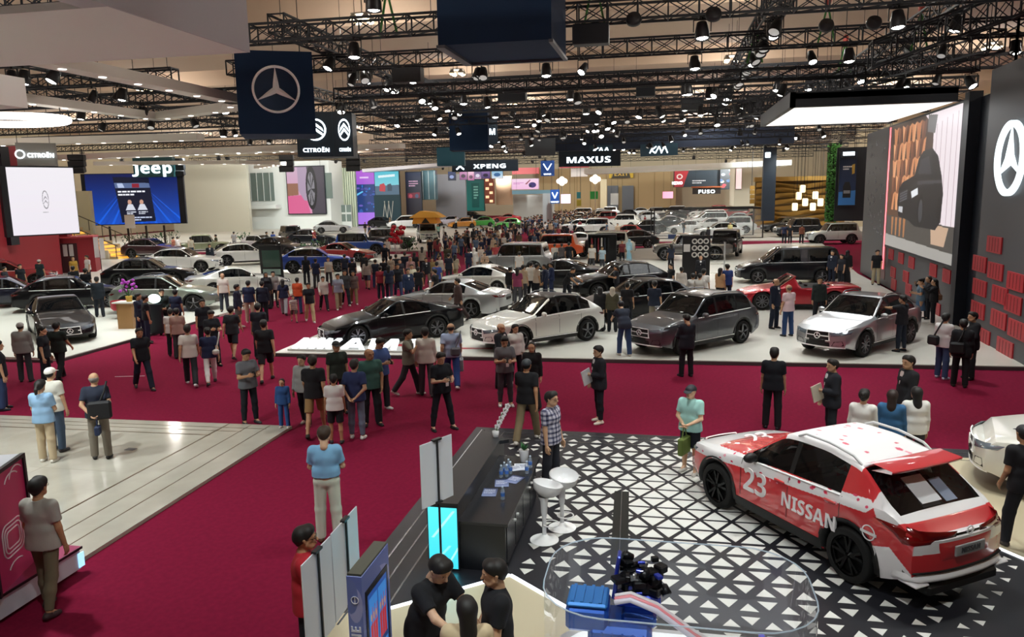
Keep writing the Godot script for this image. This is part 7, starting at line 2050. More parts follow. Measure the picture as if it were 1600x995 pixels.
# L W H axle/2 front-overhang wheel sill | hood nose, hood cowl, cowl z, roof front z, roof rear z, roof rear y, tail base z, deck y, tail y | belt front/rear | side windows | rw
const CARS := {
	"sedan": {"d": [4.9, 1.86, 1.45, 1.45, 0.84, 0.36, 0.19], "l": [0.72, 0.98, 0.72, 0.0, -1.0, 1.36, -1.85, 1.08, 1.02], "b": [0.9, 0.98], "w": [[0.62, -0.15], [-0.23, -1.15]], "rw": 0.68, "kf": 0.2, "kr": 0.16, "bf": 0.2, "br": 0.12},
	"coupe_sedan": {"d": [4.75, 1.86, 1.41, 1.43, 0.8, 0.36, 0.18], "l": [0.7, 0.96, 0.75, -0.05, -0.75, 1.37, -1.9, 1.06, 1.02], "b": [0.88, 0.98], "w": [[0.62, -0.2], [-0.28, -1.2]], "rw": 0.66, "kf": 0.22, "kr": 0.17, "bf": 0.2, "br": 0.13},
	"crossover": {"d": [4.41, 1.83, 1.61, 1.365, 0.87, 0.37, 0.24], "l": [0.86, 1.08, 0.78, 0.05, -1.25, 1.53, -2.0, 1.12, 1.0], "b": [1.0, 1.1], "w": [[0.7, -0.15], [-0.23, -1.05], [-1.12, -1.5]], "rw": 0.7, "kf": 0.2, "kr": 0.13, "bf": 0.2, "br": 0.1, "clad": true, "rail": true},
	"tall_suv": {"d": [4.64, 1.83, 1.69, 1.415, 0.86, 0.37, 0.25], "l": [0.96, 1.13, 0.86, 0.25, -1.65, 1.63, -2.15, 1.15, 1.0], "b": [1.05, 1.12], "w": [[0.78, -0.1], [-0.18, -1.1], [-1.17, -1.85]], "rw": 0.76, "kf": 0.15, "kr": 0.1, "bf": 0.14, "br": 0.06, "clad": true, "rail": true},
	"suv": {"d": [4.72, 1.89, 1.64, 1.445, 0.87, 0.38, 0.25], "l": [0.92, 1.11, 0.82, 0.1, -1.3, 1.56, -2.1, 1.15, 1.02], "b": [1.03, 1.12], "w": [[0.74, -0.15], [-0.23, -1.15], [-1.22, -1.7]], "rw": 0.71, "kf": 0.18, "kr": 0.13, "bf": 0.18, "br": 0.1, "clad": true, "rail": true},
	"wagon": {"d": [4.76, 1.85, 1.5, 1.41, 0.86, 0.35, 0.2], "l": [0.74, 1.0, 0.76, 0.0, -1.5, 1.42, -2.15, 1.05, 0.95], "b": [0.92, 1.0], "w": [[0.66, -0.15], [-0.23, -1.15], [-1.22, -1.8]], "rw": 0.7, "kf": 0.2, "kr": 0.14, "bf": 0.2, "br": 0.1, "rail": true},
	"rally": {"d": [4.3, 1.76, 1.61, 1.31, 0.83, 0.36, 0.26], "l": [0.9, 1.06, 0.76, 0.05, -1.3, 1.52, -1.92, 1.1, 1.0], "b": [1.0, 1.13], "w": [[0.72, -0.2], [-0.28, -1.12]], "rw": 0.72, "kf": 0.18, "kr": 0.12, "bf": 0.18, "br": 0.12, "clad": true, "rail": true},
	"boxy": {"d": [4.65, 1.93, 1.95, 1.445, 0.72, 0.4, 0.32], "l": [1.12, 1.2, 0.85, 0.55, -2.0, 1.93, -2.08, 1.22, 1.1], "b": [1.15, 1.2], "w": [[0.76, -0.2], [-0.28, -1.15], [-1.22, -1.9]], "rw": 0.86, "kf": 0.06, "kr": 0.04, "bf": 0.04, "br": 0.03, "clad": true, "spare": true},
	"jeep": {"d": [4.6, 1.88, 1.86, 1.45, 0.65, 0.43, 0.42], "l": [1.1, 1.18, 0.8, 0.55, -1.75, 1.84, -1.85, 1.16, 1.05], "b": [1.12, 1.16], "w": [[0.72, -0.15], [-0.23, -1.05], [-1.12, -1.65]], "rw": 0.8, "kf": 0.12, "kr": 0.05, "bf": 0.03, "br": 0.03, "clad": true, "spare": true},
	"pickup": {"d": [5.4, 1.9, 1.86, 1.72, 0.72, 0.44, 0.42], "l": [1.1, 1.18, 1.05, 0.75, -0.75, 1.84, -0.85, 1.14, 1.12], "b": [1.12, 1.12], "w": [[0.95, 0.12], [0.04, -0.7]], "rw": 0.8, "kf": 0.12, "kr": 0.03, "bf": 0.03, "br": 0.02, "clad": true},
	"offroad": {"d": [4.72, 1.93, 1.9, 1.375, 0.8, 0.41, 0.34], "l": [1.08, 1.18, 0.85, 0.45, -1.9, 1.86, -2.05, 1.2, 1.08], "b": [1.13, 1.17], "w": [[0.76, -0.15], [-0.23, -1.1], [-1.17, -1.8]], "rw": 0.82, "kf": 0.1, "kr": 0.05, "bf": 0.08, "br": 0.04, "clad": true, "rail": true},
	"van": {"d": [5.14, 1.93, 1.88, 1.6, 0.88, 0.36, 0.22], "l": [0.9, 1.14, 1.35, 0.45, -2.3, 1.86, -2.55, 1.2, 1.1], "b": [1.08, 1.14], "w": [[1.2, 0.45], [0.36, -0.85], [-0.93, -2.3]], "rw": 0.82, "kf": 0.16, "kr": 0.05, "bf": 0.14, "br": 0.04},
	"hatch": {"d": [4.0, 1.73, 1.52, 1.27, 0.78, 0.32, 0.2], "l": [0.78, 1.0, 0.8, 0.1, -1.2, 1.46, -1.8, 1.02, 0.95], "b": [0.93, 1.0], "w": [[0.72, -0.15], [-0.23, -1.2]], "rw": 0.72, "kf": 0.2, "kr": 0.13, "bf": 0.18, "br": 0.1},
	"convertible": {"d": [4.75, 1.86, 1.36, 1.43, 0.82, 0.37, 0.18], "l": [0.72, 0.95, 0.72, 0.12, 0.04, 1.34, -0.02, 0.93, 0.98], "b": [0.88, 0.93], "w": [], "rw": 0.7, "kf": 0.2, "kr": 0.16, "bf": 0.2, "br": 0.13, "open": true},
}

func wheel_meshes(r: float, style: String) -> Array:
	var key := "wheel%s%d" % [style, int(r * 100)]
	if car_models.has(key):
		return car_models[key]
	var t := MB.new()
	var x := Transform3D(Basis(Vector3.BACK, PI / 2))  # lathe axis along X; +Y of the lathe -> -X
	var hw := 0.115
	var ri := r * 0.73
	t.lathe([Vector2(ri, -hw), Vector2(r * 0.93, -hw), Vector2(r * 0.985, -hw * 0.8), Vector2(r, -hw * 0.4), Vector2(r, hw * 0.4), Vector2(r * 0.985, hw * 0.8), Vector2(r * 0.93, hw), Vector2(ri, hw), Vector2(ri, -hw)], 28, x)
	var rim := MB.new()
	rim.lathe([Vector2(ri * 0.9, -hw * 0.7), Vector2(ri, -hw * 0.95), Vector2(ri, hw * 0.95), Vector2(ri * 0.9, hw * 0.7), Vector2(ri * 0.9, -hw * 0.7)], 28, x)
	var n := 5 if style != "multi" else 10
	for k in n:
		var a := TAU * k / n
		var d := Vector3(0, cos(a), sin(a))
		if style == "twin":
			for o in [-0.2, 0.2]:
				var d2 := Vector3(0, cos(a + o), sin(a + o))
				for sx in [-1, 1]:
					rim.bar(Vector3(sx * hw * 0.72, 0, 0) + d * ri * 0.15, Vector3(sx * hw * 0.8, 0, 0) + d2 * ri * 0.93, 0.035)
		else:
			for sx in [-1, 1]:
				rim.bar(Vector3(sx * hw * 0.72, 0, 0) + d * ri * 0.15, Vector3(sx * hw * 0.8, 0, 0) + d * ri * 0.93, 0.075 if style == "five" else 0.03, 0.03)
	rim.lathe([Vector2(0, -hw * 0.85), Vector2(ri * 0.2, -hw * 0.8), Vector2(ri * 0.24, 0), Vector2(ri * 0.2, hw * 0.8), Vector2(0, hw * 0.85)], 12, x)
	var disc := MB.new()
	disc.lathe([Vector2(0, -hw * 0.35), Vector2(ri * 0.9, -hw * 0.35), Vector2(ri * 0.9, hw * 0.35), Vector2(0, hw * 0.35)], 20, x)
	car_models[key] = [t.mesh(), rim.mesh(), disc.mesh()]
	return car_models[key]

func car_model(key: String) -> Dictionary:
	if car_models.has(key):
		return car_models[key]
	var D: Dictionary = CARS[key]
	var S := CarShape.new()
	var d: Array = D.d
	S.L = d[0]
	S.W = d[1]
	S.H = d[2]
	S.axle = d[3]
	S.zf = d[3] + d[4]
	S.zr = S.zf - S.L
	S.wheel_r = d[5]
	S.sill = d[6]
	S.rw = D.rw
	S.kf = D.kf
	S.kr = D.kr
	S.bf = D.bf
	S.br = D.br
	var l: Array = D.l
	var open: bool = D.get("open", false)
	S.line = [[S.zf, l[0] - 0.2], [S.zf - 0.05, l[0] - 0.04], [S.zf - 0.18, l[0]], [lerpf(S.zf, l[2], 0.55), lerpf(l[0], l[1], 0.66)], [l[2], l[1]], [l[3], S.H - 0.035], [l[3] - 0.3, S.H - 0.006], [(l[3] + l[4]) * 0.5 - 0.1, S.H], [l[4], l[5]], [l[6], l[7]], [S.zr + 0.07, l[8]], [S.zr, l[8] - 0.14]]
	if open:
		S.line = [[S.zf, l[0] - 0.2], [S.zf - 0.05, l[0] - 0.04], [S.zf - 0.18, l[0]], [lerpf(S.zf, l[2], 0.55), lerpf(l[0], l[1], 0.66)], [l[2], l[1]], [l[3], S.H - 0.02], [l[4], S.H], [l[6], l[7]], [-1.2, l[7]], [-1.35, l[7] + 0.06], [S.zr + 0.07, l[8]], [S.zr, l[8] - 0.14]]
	S.belt = [[S.zf, l[0] - 0.06], [l[2], D.b[0]], [l[6], D.b[1]], [S.zr, l[8] - 0.05]]
	# stations
	var zs := {}
	var step := S.L / 34.0
	for i in 35:
		zs[snappedf(S.zf - i * step, 0.001)] = 1
	for q in [S.zf - 0.03, S.zf - 0.07, S.zf - 0.13, S.zr + 0.03, S.zr + 0.07, S.zr + 0.13, l[2], l[3], l[4], l[6]]:
		zs[snappedf(q, 0.001)] = 1
	for a in [S.axle, -S.axle]:
		for k in 13:
			zs[snappedf(a + cos(PI * k / 12.0) * S.wheel_r * S.arch * 0.999, 0.001)] = 1
	for w in D.w:
		zs[snappedf(w[0], 0.001)] = 1
		zs[snappedf(w[1], 0.001)] = 1
	var st: Array = zs.keys()
	st.sort()
	st = st.filter(func(z): return z >= S.zr - 0.001 and z <= S.zf + 0.001)
	var rings := []
	for z in st:
		rings.append(S.ring(z))
	var bucket := {}
	for sg in [1.0, -1.0]:
		var P := []
		var N := []
		for i in st.size():
			var R := PackedVector3Array()
			for q: Vector2 in rings[i]:
				R.append(Vector3(q.x * sg, q.y, st[i]))
			P.append(R)
		for i in st.size():
			var R := PackedVector3Array()
			for j in 11:
				var dj: Vector3 = P[i][mini(j + 1, 10)] - P[i][maxi(j - 1, 0)]
				if j == 10:
					dj = Vector3(-sg, 0, 0)
				var di: Vector3 = P[mini(i + 1, st.size() - 1)][j] - P[maxi(i - 1, 0)][j]
				R.append((dj.cross(di) * sg).normalized() * (1.0))
			N.append(R)
		for i in st.size() - 1:
			var zm: float = (st[i] + st[i + 1]) * 0.5
			var top: float = (rings[i][7].y + rings[i + 1][7].y) * 0.5
			var bel: float = (rings[i][4].y + rings[i + 1][4].y) * 0.5
			for j in 10:
				var b := "body"
				if j >= 7 and zm < l[2] and zm > l[3] and top - bel > 0.03:
					b = "windshield" if j >= 8 else "body"
				elif open and j >= 6 and zm < l[6] and zm > -1.25:
					b = "cabin"
				elif j >= 6 and zm < l[3] and zm > l[4] and not open:
					b = "roof"
				elif j >= 8 and zm < l[4] - 0.03 and zm > l[6] + 0.04 and not open:
					b = "rear_window"
				elif j == 5 and top - bel > 0.1:
					for k in D.w.size():
						if zm < D.w[k][0] and zm > D.w[k][1]:
							b = "side_window%d%d" % [k, sg]
					if b == "body" and not D.w.is_empty() and zm < D.w[0][0] and zm > D.w[-1][1]:
						b = "window_pillar%d" % sg
						for k in D.w.size():
							if zm < D.w[k][1]:
								b = "window_pillar%d%d" % [k, sg]
				if not bucket.has(b):
					bucket[b] = MB.new()
				var m: MB = bucket[b]
				var k := m.v.size()
				for e in [[i, j], [i, j + 1], [i + 1, j + 1], [i + 1, j]]:
					m.v.append(P[e[0]][e[1]])
					m.n.append(N[e[0]][e[1]])
					var pp: Vector3 = P[e[0]][e[1]]
					m.uv.append(Vector2((S.zf - pp.z) / S.L, 1.0 - pp.y / S.H) if b != "roof" else Vector2((S.zf - pp.z) / S.L, 0.5 + pp.x / S.W))
				if sg > 0:
					m.ix.append_array([k, k + 2, k + 1, k, k + 3, k + 2])
				else:
					m.ix.append_array([k, k + 1, k + 2, k, k + 2, k + 3])
	# the ends
	for front in [true, false]:
		var e: PackedVector2Array = rings[-1] if front else rings[0]
		var P := []
		for j in 11:
			var R := PackedVector3Array()
			for s in 13:
				var u := -1.0 + s / 6.0
				var z := (S.zf if front else S.zr) + (1.0 if front else -1.0) * (S.bf if front else S.br) * (1.0 - pow(absf(u), 2.6)) * (1.0 - 0.5 * maxf(0.0, (j - 7) / 3.0))
				R.append(Vector3(u * e[j].x, e[j].y, z))
			if not front:
				R.reverse()
			P.append(R)
		var m: MB = bucket.body
		var k0 := m.uv.size()
		m.grid(P)
		for k in range(k0, m.uv.size()):
			m.uv[k] = Vector2((S.zf - m.v[k].z) / S.L, 1.0 - m.v[k].y / S.H)
	var out := []
	for b: String in bucket:
		var nm := "side_window" if b.begins_with("side") else ("window_pillar" if b.begins_with("window_p") else b)
		out.append([nm, bucket[b].mesh(), {"body": "paint", "roof": "roof", "cabin": "interior", "window_pillar": "trim"}.get(nm, "glass")])
	# floor pan and wheel houses
	var pan := MB.new()
	pan.box(Vector3(0, (S.sill + 0.55) * 0.5 + 0.02, (S.zf + S.zr) * 0.5), Vector3(S.W - 0.62, 0.55 - S.sill + 0.06, S.L - 0.5))
	out.append(["floor_pan", pan.mesh(), "black"])
	# cladding round the wheel arches and along the sill
	var ra := S.wheel_r * S.arch
	for sg in [1.0, -1.0]:
		var wide := 0.07 if D.get("clad", false) else 0.02
		for a in [S.axle, -S.axle]:
			var tr := MB.new()
			var P := []
			for k in 17:
				var t := PI * (k / 16.0) * 1.1 - PI * 0.05
				var R := PackedVector3Array()
				for q in [[0.985, -0.1], [0.985, 0.012], [1.0 + wide / ra, 0.012], [1.0 + wide / ra, 0.0]]:
					var y: float = maxf(S.wheel_r + sin(t) * ra * q[0], S.sill - 0.02)
					var z: float = a - cos(t) * ra * q[0]
					var zc: float = a - cos(clampf(t, 0.3, PI - 0.3)) * ra * 1.06
					R.append(Vector3(sg * (maxf(S.side_x(zc, y), S.half(zc) * 0.955) + q[1]), y, z))
				if sg > 0:
					R.reverse()
				P.append(R)
			tr.grid(P)
			out.append(["wheel_arch_trim", tr.mesh(), "trim" if D.get("clad", false) else "paint"])
		var z0 := S.axle - ra - 0.03
		var zz := []
		for k in 9:
			zz.append(lerpf(z0, -z0, k / 8.0))
		out.append(["sill_trim", S.strip(zz, func(z): return S.sill - 0.02, func(z): return S.sill + (0.13 if D.get("clad", false) else 0.06), sg, 0.012).mesh(), "trim"])
		if D.get("clad", false):
			out.append(["sill_strip", S.strip(zz, func(z): return S.sill + 0.1, func(z): return S.sill + 0.125, sg, 0.02).mesh(), "chrome"])
		# door gaps
		var cuts := [l[2] - 0.02]
		for w in D.w:
			cuts.append(w[1] - 0.03)
		if cuts.size() > 3:
			cuts.pop_back()
		if open:
			cuts.append(-0.55)
		for c: float in cuts:
			var gap := MB.new()
			var P := []
			var off := 0.0
			for k in 9:
				var y := lerpf(S.sill + 0.12, minf(CarShape.at(S.belt, c), S.top(c) - 0.04), k / 8.0)
				var zc := c
				if absf(zc + S.axle) < ra + 0.06 and y < S.wheel_r + ra:
					zc = maxf(zc, -S.axle + sqrt(maxf(0.0, pow(ra + 0.08, 2) - pow(y - S.wheel_r, 2))))
				P.append(PackedVector3Array([S.flank(zc - 0.006, y, sg, 0.002), S.flank(zc + 0.006, y, sg, 0.002)]))
			if sg > 0:
				P.reverse()
			gap.grid(P)
			out.append(["door_gap", gap.mesh(), "black"])
		# belt moulding and handles
		if not D.w.is_empty():
			var zz2 := []
			for k in 13:
				zz2.append(lerpf(D.w[0][0] - 0.02, D.w[-1][1], k / 12.0))
			out.append(["window_moulding", S.strip(zz2, func(z): return minf(CarShape.at(S.belt, z), S.top(z) - 0.04) - 0.004, func(z): return minf(CarShape.at(S.belt, z), S.top(z) - 0.04) + 0.016, sg, 0.012).mesh(), "chrome"])
		for k in mini(2, maxi(1, D.w.size())):
			var hz: float = (D.w[k][1] + 0.12) if not D.w.is_empty() else -0.4
			var y := CarShape.at(S.belt, hz) - 0.1
			var h := MB.new()
			h.rbox(S.flank(hz, y, sg, 0.02), Vector3(0.025, 0.03, 0.2), 0.008)
			out.append(["door_handle", h.mesh(), "handle"])
		# mirror
		var mi := MB.new()
		var mz: float = l[2] - 0.3
		var mp := S.flank(mz, CarShape.at(S.belt, mz) + 0.09, sg, 0.15)
		mi.ball(mp, Vector3(0.12, 0.075, 0.07), 12, 8)
		mi.bar(mp - Vector3(sg * 0.05, 0.03, 0), S.flank(mz, CarShape.at(S.belt, mz) + 0.02, sg, -0.02), 0.05)
		out.append(["wing_mirror", mi.mesh(), "mirror"])
		if D.get("rail", false):
			var pts := []
			for k in 9:
				var z := lerpf(l[3] - 0.2, l[4] + 0.05, k / 8.0)
				pts.append(Vector3(sg * (S.W * 0.5 * S.rw - 0.01), S.top(z) + (0.035 if k > 0 and k < 8 else -0.02), z))
			var rl := MB.new()
			rl.tube(pts, 0.018, 6)
			out.append(["roof_rail", rl.mesh(), "rail"])
		# lamps
		var y0: float = l[0] - 0.17
		var hl := S.patch(true, [Vector2(0.52, y0 - 0.09), Vector2(1.16, y0 + 0.0), Vector2(1.26, y0 + 0.08), Vector2(0.5, y0 + 0.03)], 8, 3)
		if key in ["boxy", "jeep", "pickup"]:
			hl = MB.new()
			hl.lathe([Vector2(0.12, 0), Vector2(0.12, 0.04), Vector2(0.09, 0.07), Vector2(0.0, 0.085)], 18, Transform3D(Basis(Vector3.RIGHT, PI / 2), S.skin(true, 0.72, y0 + 0.02)))
		if sg < 0:
			hl = flipped(hl)
		out.append(["headlight", hl.mesh(), "headlight"])
		var y1: float = l[8] - 0.15
		var tl := S.patch(false, [Vector2(0.52, y1 - 0.05), Vector2(1.14, y1 - 0.02), Vector2(1.3, y1 + 0.07), Vector2(0.5, y1 + 0.04)], 8, 3)
		if key in ["boxy", "jeep", "van", "offroad", "pickup"]:
			tl = S.patch(false, [Vector2(0.82, y1 - 0.2), Vector2(1.03, y1 - 0.2), Vector2(1.03, y1 + 0.1), Vector2(0.82, y1 + 0.1)], 4, 4)
		if sg < 0:
			tl = flipped(tl)
		out.append(["taillight", tl.mesh(), "taillight"])
		var vent := S.patch(true, [Vector2(0.55, S.sill + 0.14), Vector2(0.97, S.sill + 0.16), Vector2(0.9, S.sill + 0.3), Vector2(0.62, S.sill + 0.27)], 5, 3, -0.01)
		if sg < 0:
			vent = flipped(vent)
		out.append(["bumper_vent", vent.mesh(), "trim"])
	var gy: float = l[0] - 0.25
	var gh: float = 0.13
	var gw := 0.5
	var gr := S.patch(true, [Vector2(-gw * 0.9, gy - gh), Vector2(gw * 0.9, gy - gh), Vector2(gw, gy + gh), Vector2(-gw, gy + gh)], 10, 4, 0.01)
	out.append(["grille", gr.mesh(), "black"])
	var gb := MB.new()
	for k in [-1.0, 1.0]:
		var pts := []
		for i in 9:
			var s := lerpf(-gw, gw, i / 8.0)
			pts.append(S.skin(true, s, gy + k * gh) + Vector3(0, 0, 0.012))
		gb.tube(pts, 0.012, 6)
	for i in [-1, 1]:
		gb.bar(S.skin(true, i * gw * 0.93, gy - gh) + Vector3(0, 0, 0.012), S.skin(true, i * gw, gy + gh) + Vector3(0, 0, 0.012), 0.022)
		gb.bar(S.skin(true, i * 0.1, gy) + Vector3(0, 0, 0.02), S.skin(true, i * gw * 0.95, gy) + Vector3(0, 0, 0.014), 0.02, 0.03)
	out.append(["grille_frame", gb.mesh(), "chrome"])
	var bd := MB.new()
	bd.lathe([Vector2(0.095, 0), Vector2(0.095, 0.02), Vector2(0.078, 0.02), Vector2(0.078, 0.0)], 24, Transform3D(Basis(Vector3.RIGHT, PI / 2), S.skin(true, 0, gy) + Vector3(0, 0, 0.015)))
	for k in 3:
		var a := TAU * k / 3 + PI / 2
		bd.bar(S.skin(true, 0, gy) + Vector3(0, 0, 0.03), S.skin(true, 0, gy) + Vector3(cos(a) * 0.085, sin(a) * 0.085, 0.025), 0.018)
	out.append(["badge", bd.mesh(), "chrome"])
	var lo := S.patch(true, [Vector2(-0.5, S.sill + 0.12), Vector2(0.5, S.sill + 0.12), Vector2(0.46, S.sill + 0.24), Vector2(-0.46, S.sill + 0.24)], 8, 3, 0.006)
	out.append(["lower_intake", lo.mesh(), "black"])
	var lip := S.patch(true, [Vector2(-1.05, S.sill + 0.08), Vector2(1.05, S.sill + 0.08), Vector2(1.03, S.sill + 0.115), Vector2(-1.03, S.sill + 0.115)], 14, 2, 0.02)
	out.append(["front_lip", lip.mesh(), "chrome" if D.get("clad", false) else "trim"])
	var np := MB.new()
	np.rbox(S.skin(true, 0, S.sill + 0.26) + Vector3(0, 0, 0.015), Vector3(0.5, 0.11, 0.02), 0.005)
	out.append(["number_plate", np.mesh(), "plate"])
	var np2 := MB.new()
	np2.rbox(S.skin(false, 0, l[8] - 0.27) - Vector3(0, 0, 0.012), Vector3(0.5, 0.11, 0.02), 0.005)
	out.append(["number_plate", np2.mesh(), "plate"])
	var rb := S.patch(false, [Vector2(-1.12, S.sill + 0.1), Vector2(1.12, S.sill + 0.1), Vector2(1.1, S.sill + 0.26), Vector2(-1.1, S.sill + 0.26)], 14, 3, 0.02)
	out.append(["rear_bumper", rb.mesh(), "trim"])
	# seats seen through the glass
	var seats := MB.new()
	for z in ([-0.05, -0.95] if key != "pickup" else [0.4, -0.35]):
		for x in [-0.38, 0.38]:
			seats.rbox(Vector3(x, S.sill + 0.36, z), Vector3(0.5, 0.16, 0.5), 0.05)
			var hs := (S.H - S.sill) / 1.45
			seats.rbox(Vector3(x, S.sill + 0.62 * hs, z - 0.27), Vector3(0.48, 0.56 * hs, 0.14), 0.05, Basis(Vector3.RIGHT, -0.25))
			seats.rbox(Vector3(x, S.sill + 0.95 * hs, z - 0.36), Vector3(0.26, 0.14, 0.09), 0.03)
	out.append(["seats", seats.mesh(), "seat"])
	var dash := MB.new()
	dash.rbox(Vector3(0, l[1] - 0.12, l[2] - 0.42), Vector3(S.W * 0.78, 0.16, 0.5), 0.05)
	dash.lathe([Vector2(0.17, -0.015), Vector2(0.19, 0.0), Vector2(0.17, 0.015), Vector2(0.155, 0), Vector2(0.17, -0.015)], 20, Transform3D(Basis(Vector3.RIGHT, PI / 2 - 0.5), Vector3(-0.38, l[1] - 0.06, l[2] - 0.75)))
	out.append(["dashboard", dash.mesh(), "seat"])
	var spare := []
	if D.get("spare", false):
		spare = [Vector3(0, 0.95, S.zr - 0.16)]
	if open:
		var fr := MB.new()
		for sg in [-1.0, 1.0]:
			fr.bar(Vector3(sg * S.half(l[2]) * 0.86, l[1] - 0.03, l[2]), Vector3(sg * S.W * 0.5 * S.rw, S.H - 0.03, l[3] - 0.03), 0.05)
		fr.bar(Vector3(-S.W * 0.5 * S.rw, S.H - 0.02, l[3] - 0.04), Vector3(S.W * 0.5 * S.rw, S.H - 0.02, l[3] - 0.04), 0.05)
		out.append(["windshield_frame", fr.mesh(), "paint"])
	var M := {"parts": out, "shape": S, "spare": spare}
	car_models[key] = M
	return M

func flipped(m: MB) -> MB:  # mirror in X
	var r := MB.new()
	for i in m.v.size():
		r.v.append(m.v[i] * Vector3(-1, 1, 1))
		r.n.append(m.n[i] * Vector3(-1, 1, 1))
	r.uv = m.uv
	for i in range(0, m.ix.size(), 3):
		r.ix.append_array([m.ix[i], m.ix[i + 2], m.ix[i + 1]])
	return r

func paint(hex: String, metal := 0.25) -> StandardMaterial3D:
	var c := Color.html(hex)
	var dark := c.v < 0.2
	var m := mat("paint_" + hex, c, 0.3, 0.0 if dark else metal, 0.55 if dark else 1.0)
	if dark:
		m.metallic_specular = 0.25
	return m

func car(key: String, hex: String, at: Vector3, deg: float, label: String, group := "", o := {}) -> Node3D:
	var M := car_model(key)
	var S: CarShape = M.shape
	var t := thing(o.get("name", "car"), label, o.get("category", "car"), at, deg_to_rad(deg), group)
	var body: Material = o.get("body", paint(hex, o.get("metal", 0.25)))
	var look := {
		"paint": body, "roof": paint(o.roof) if o.has("roof") else body, "glass": pane("car_glass", Color(0.03, 0.04, 0.05), 0.82), "interior": hexmat("141414"),
		"black": mat("car_black", Color(0.012, 0.012, 0.014), 0.5), "trim": mat("car_trim", Color(0.02, 0.02, 0.022), 0.55), "chrome": mat("chrome", Color(0.75, 0.76, 0.78), 0.18, 1.0),
		"handle": body, "mirror": mat("car_trim", Color.BLACK) if o.get("dark_mirror", false) else body, "rail": mat("rail_metal", Color(0.55, 0.55, 0.57), 0.3, 0.9),
		"headlight": mat("headlight_glass", Color(0.55, 0.6, 0.65), 0.08, 0.5, 1.0), "taillight": mat("taillight_glass", Color(0.35, 0.01, 0.02), 0.1, 0.0, 1.0), "plate": mat("plate", Color(0.05, 0.05, 0.055), 0.4), "seat": hexmat(o.get("seat", "24211f")),
	}
	if o.get("lit", false):
		look.headlight = glow("headlight_on", Color(0.95, 0.98, 1), 3.0)
		look.taillight = glow("taillight_on", Color(1, 0.06, 0.12), 1.6, Color(0.5, 0.02, 0.04))
	if o.has("rail"):
		look.rail = o.rail
	var skip: Array = o.get("skip", [])
	if o.get("far", false):
		skip = ["door_gap", "sill_trim", "sill_strip", "window_moulding", "door_handle", "bumper_vent", "grille_frame", "badge", "lower_intake", "front_lip", "number_plate", "seats", "dashboard", "wheel_arch_trim", "window_pillar"]
	for p in M.parts:
		if p[0] in skip:
			continue
		put(p[0], p[1], look[p[2]], t)
	var wm := wheel_meshes(S.wheel_r, o.get("wheel", "five"))
	var tyre := mat("tyre", Color(0.02, 0.02, 0.02), 0.8)
	var rim := mat("rim_dark", Color(0.03, 0.03, 0.033), 0.35, 0.6) if o.get("dark_rim", false) else mat("rim", Color(0.5, 0.5, 0.52), 0.3, 0.85)
	var spots := [Vector3(1, 0, 1), Vector3(-1, 0, 1), Vector3(1, 0, -1), Vector3(-1, 0, -1)]
	for q: Vector3 in spots:
		var w := Node3D.new()
		w.name = "wheel"
		t.add_child(w, true)
		w.position = Vector3(q.x * (S.half(q.z * S.axle) - 0.115), S.wheel_r, q.z * S.axle)
		put("tyre", wm[0], tyre, w)
		put("rim", wm[1], rim, w)
		if not o.get("far", false):
			put("brake_disc", wm[2], mat("brake", Color(0.03, 0.03, 0.03), 0.6), w)
	for q: Vector3 in M.spare:
		var w := Node3D.new()
		w.name = "spare_wheel"
		t.add_child(w, true)
		w.position = q
		w.rotation.y = PI / 2
		put("tyre", wm[0], tyre, w)
		put("rim", wm[1], rim, w)
	return t

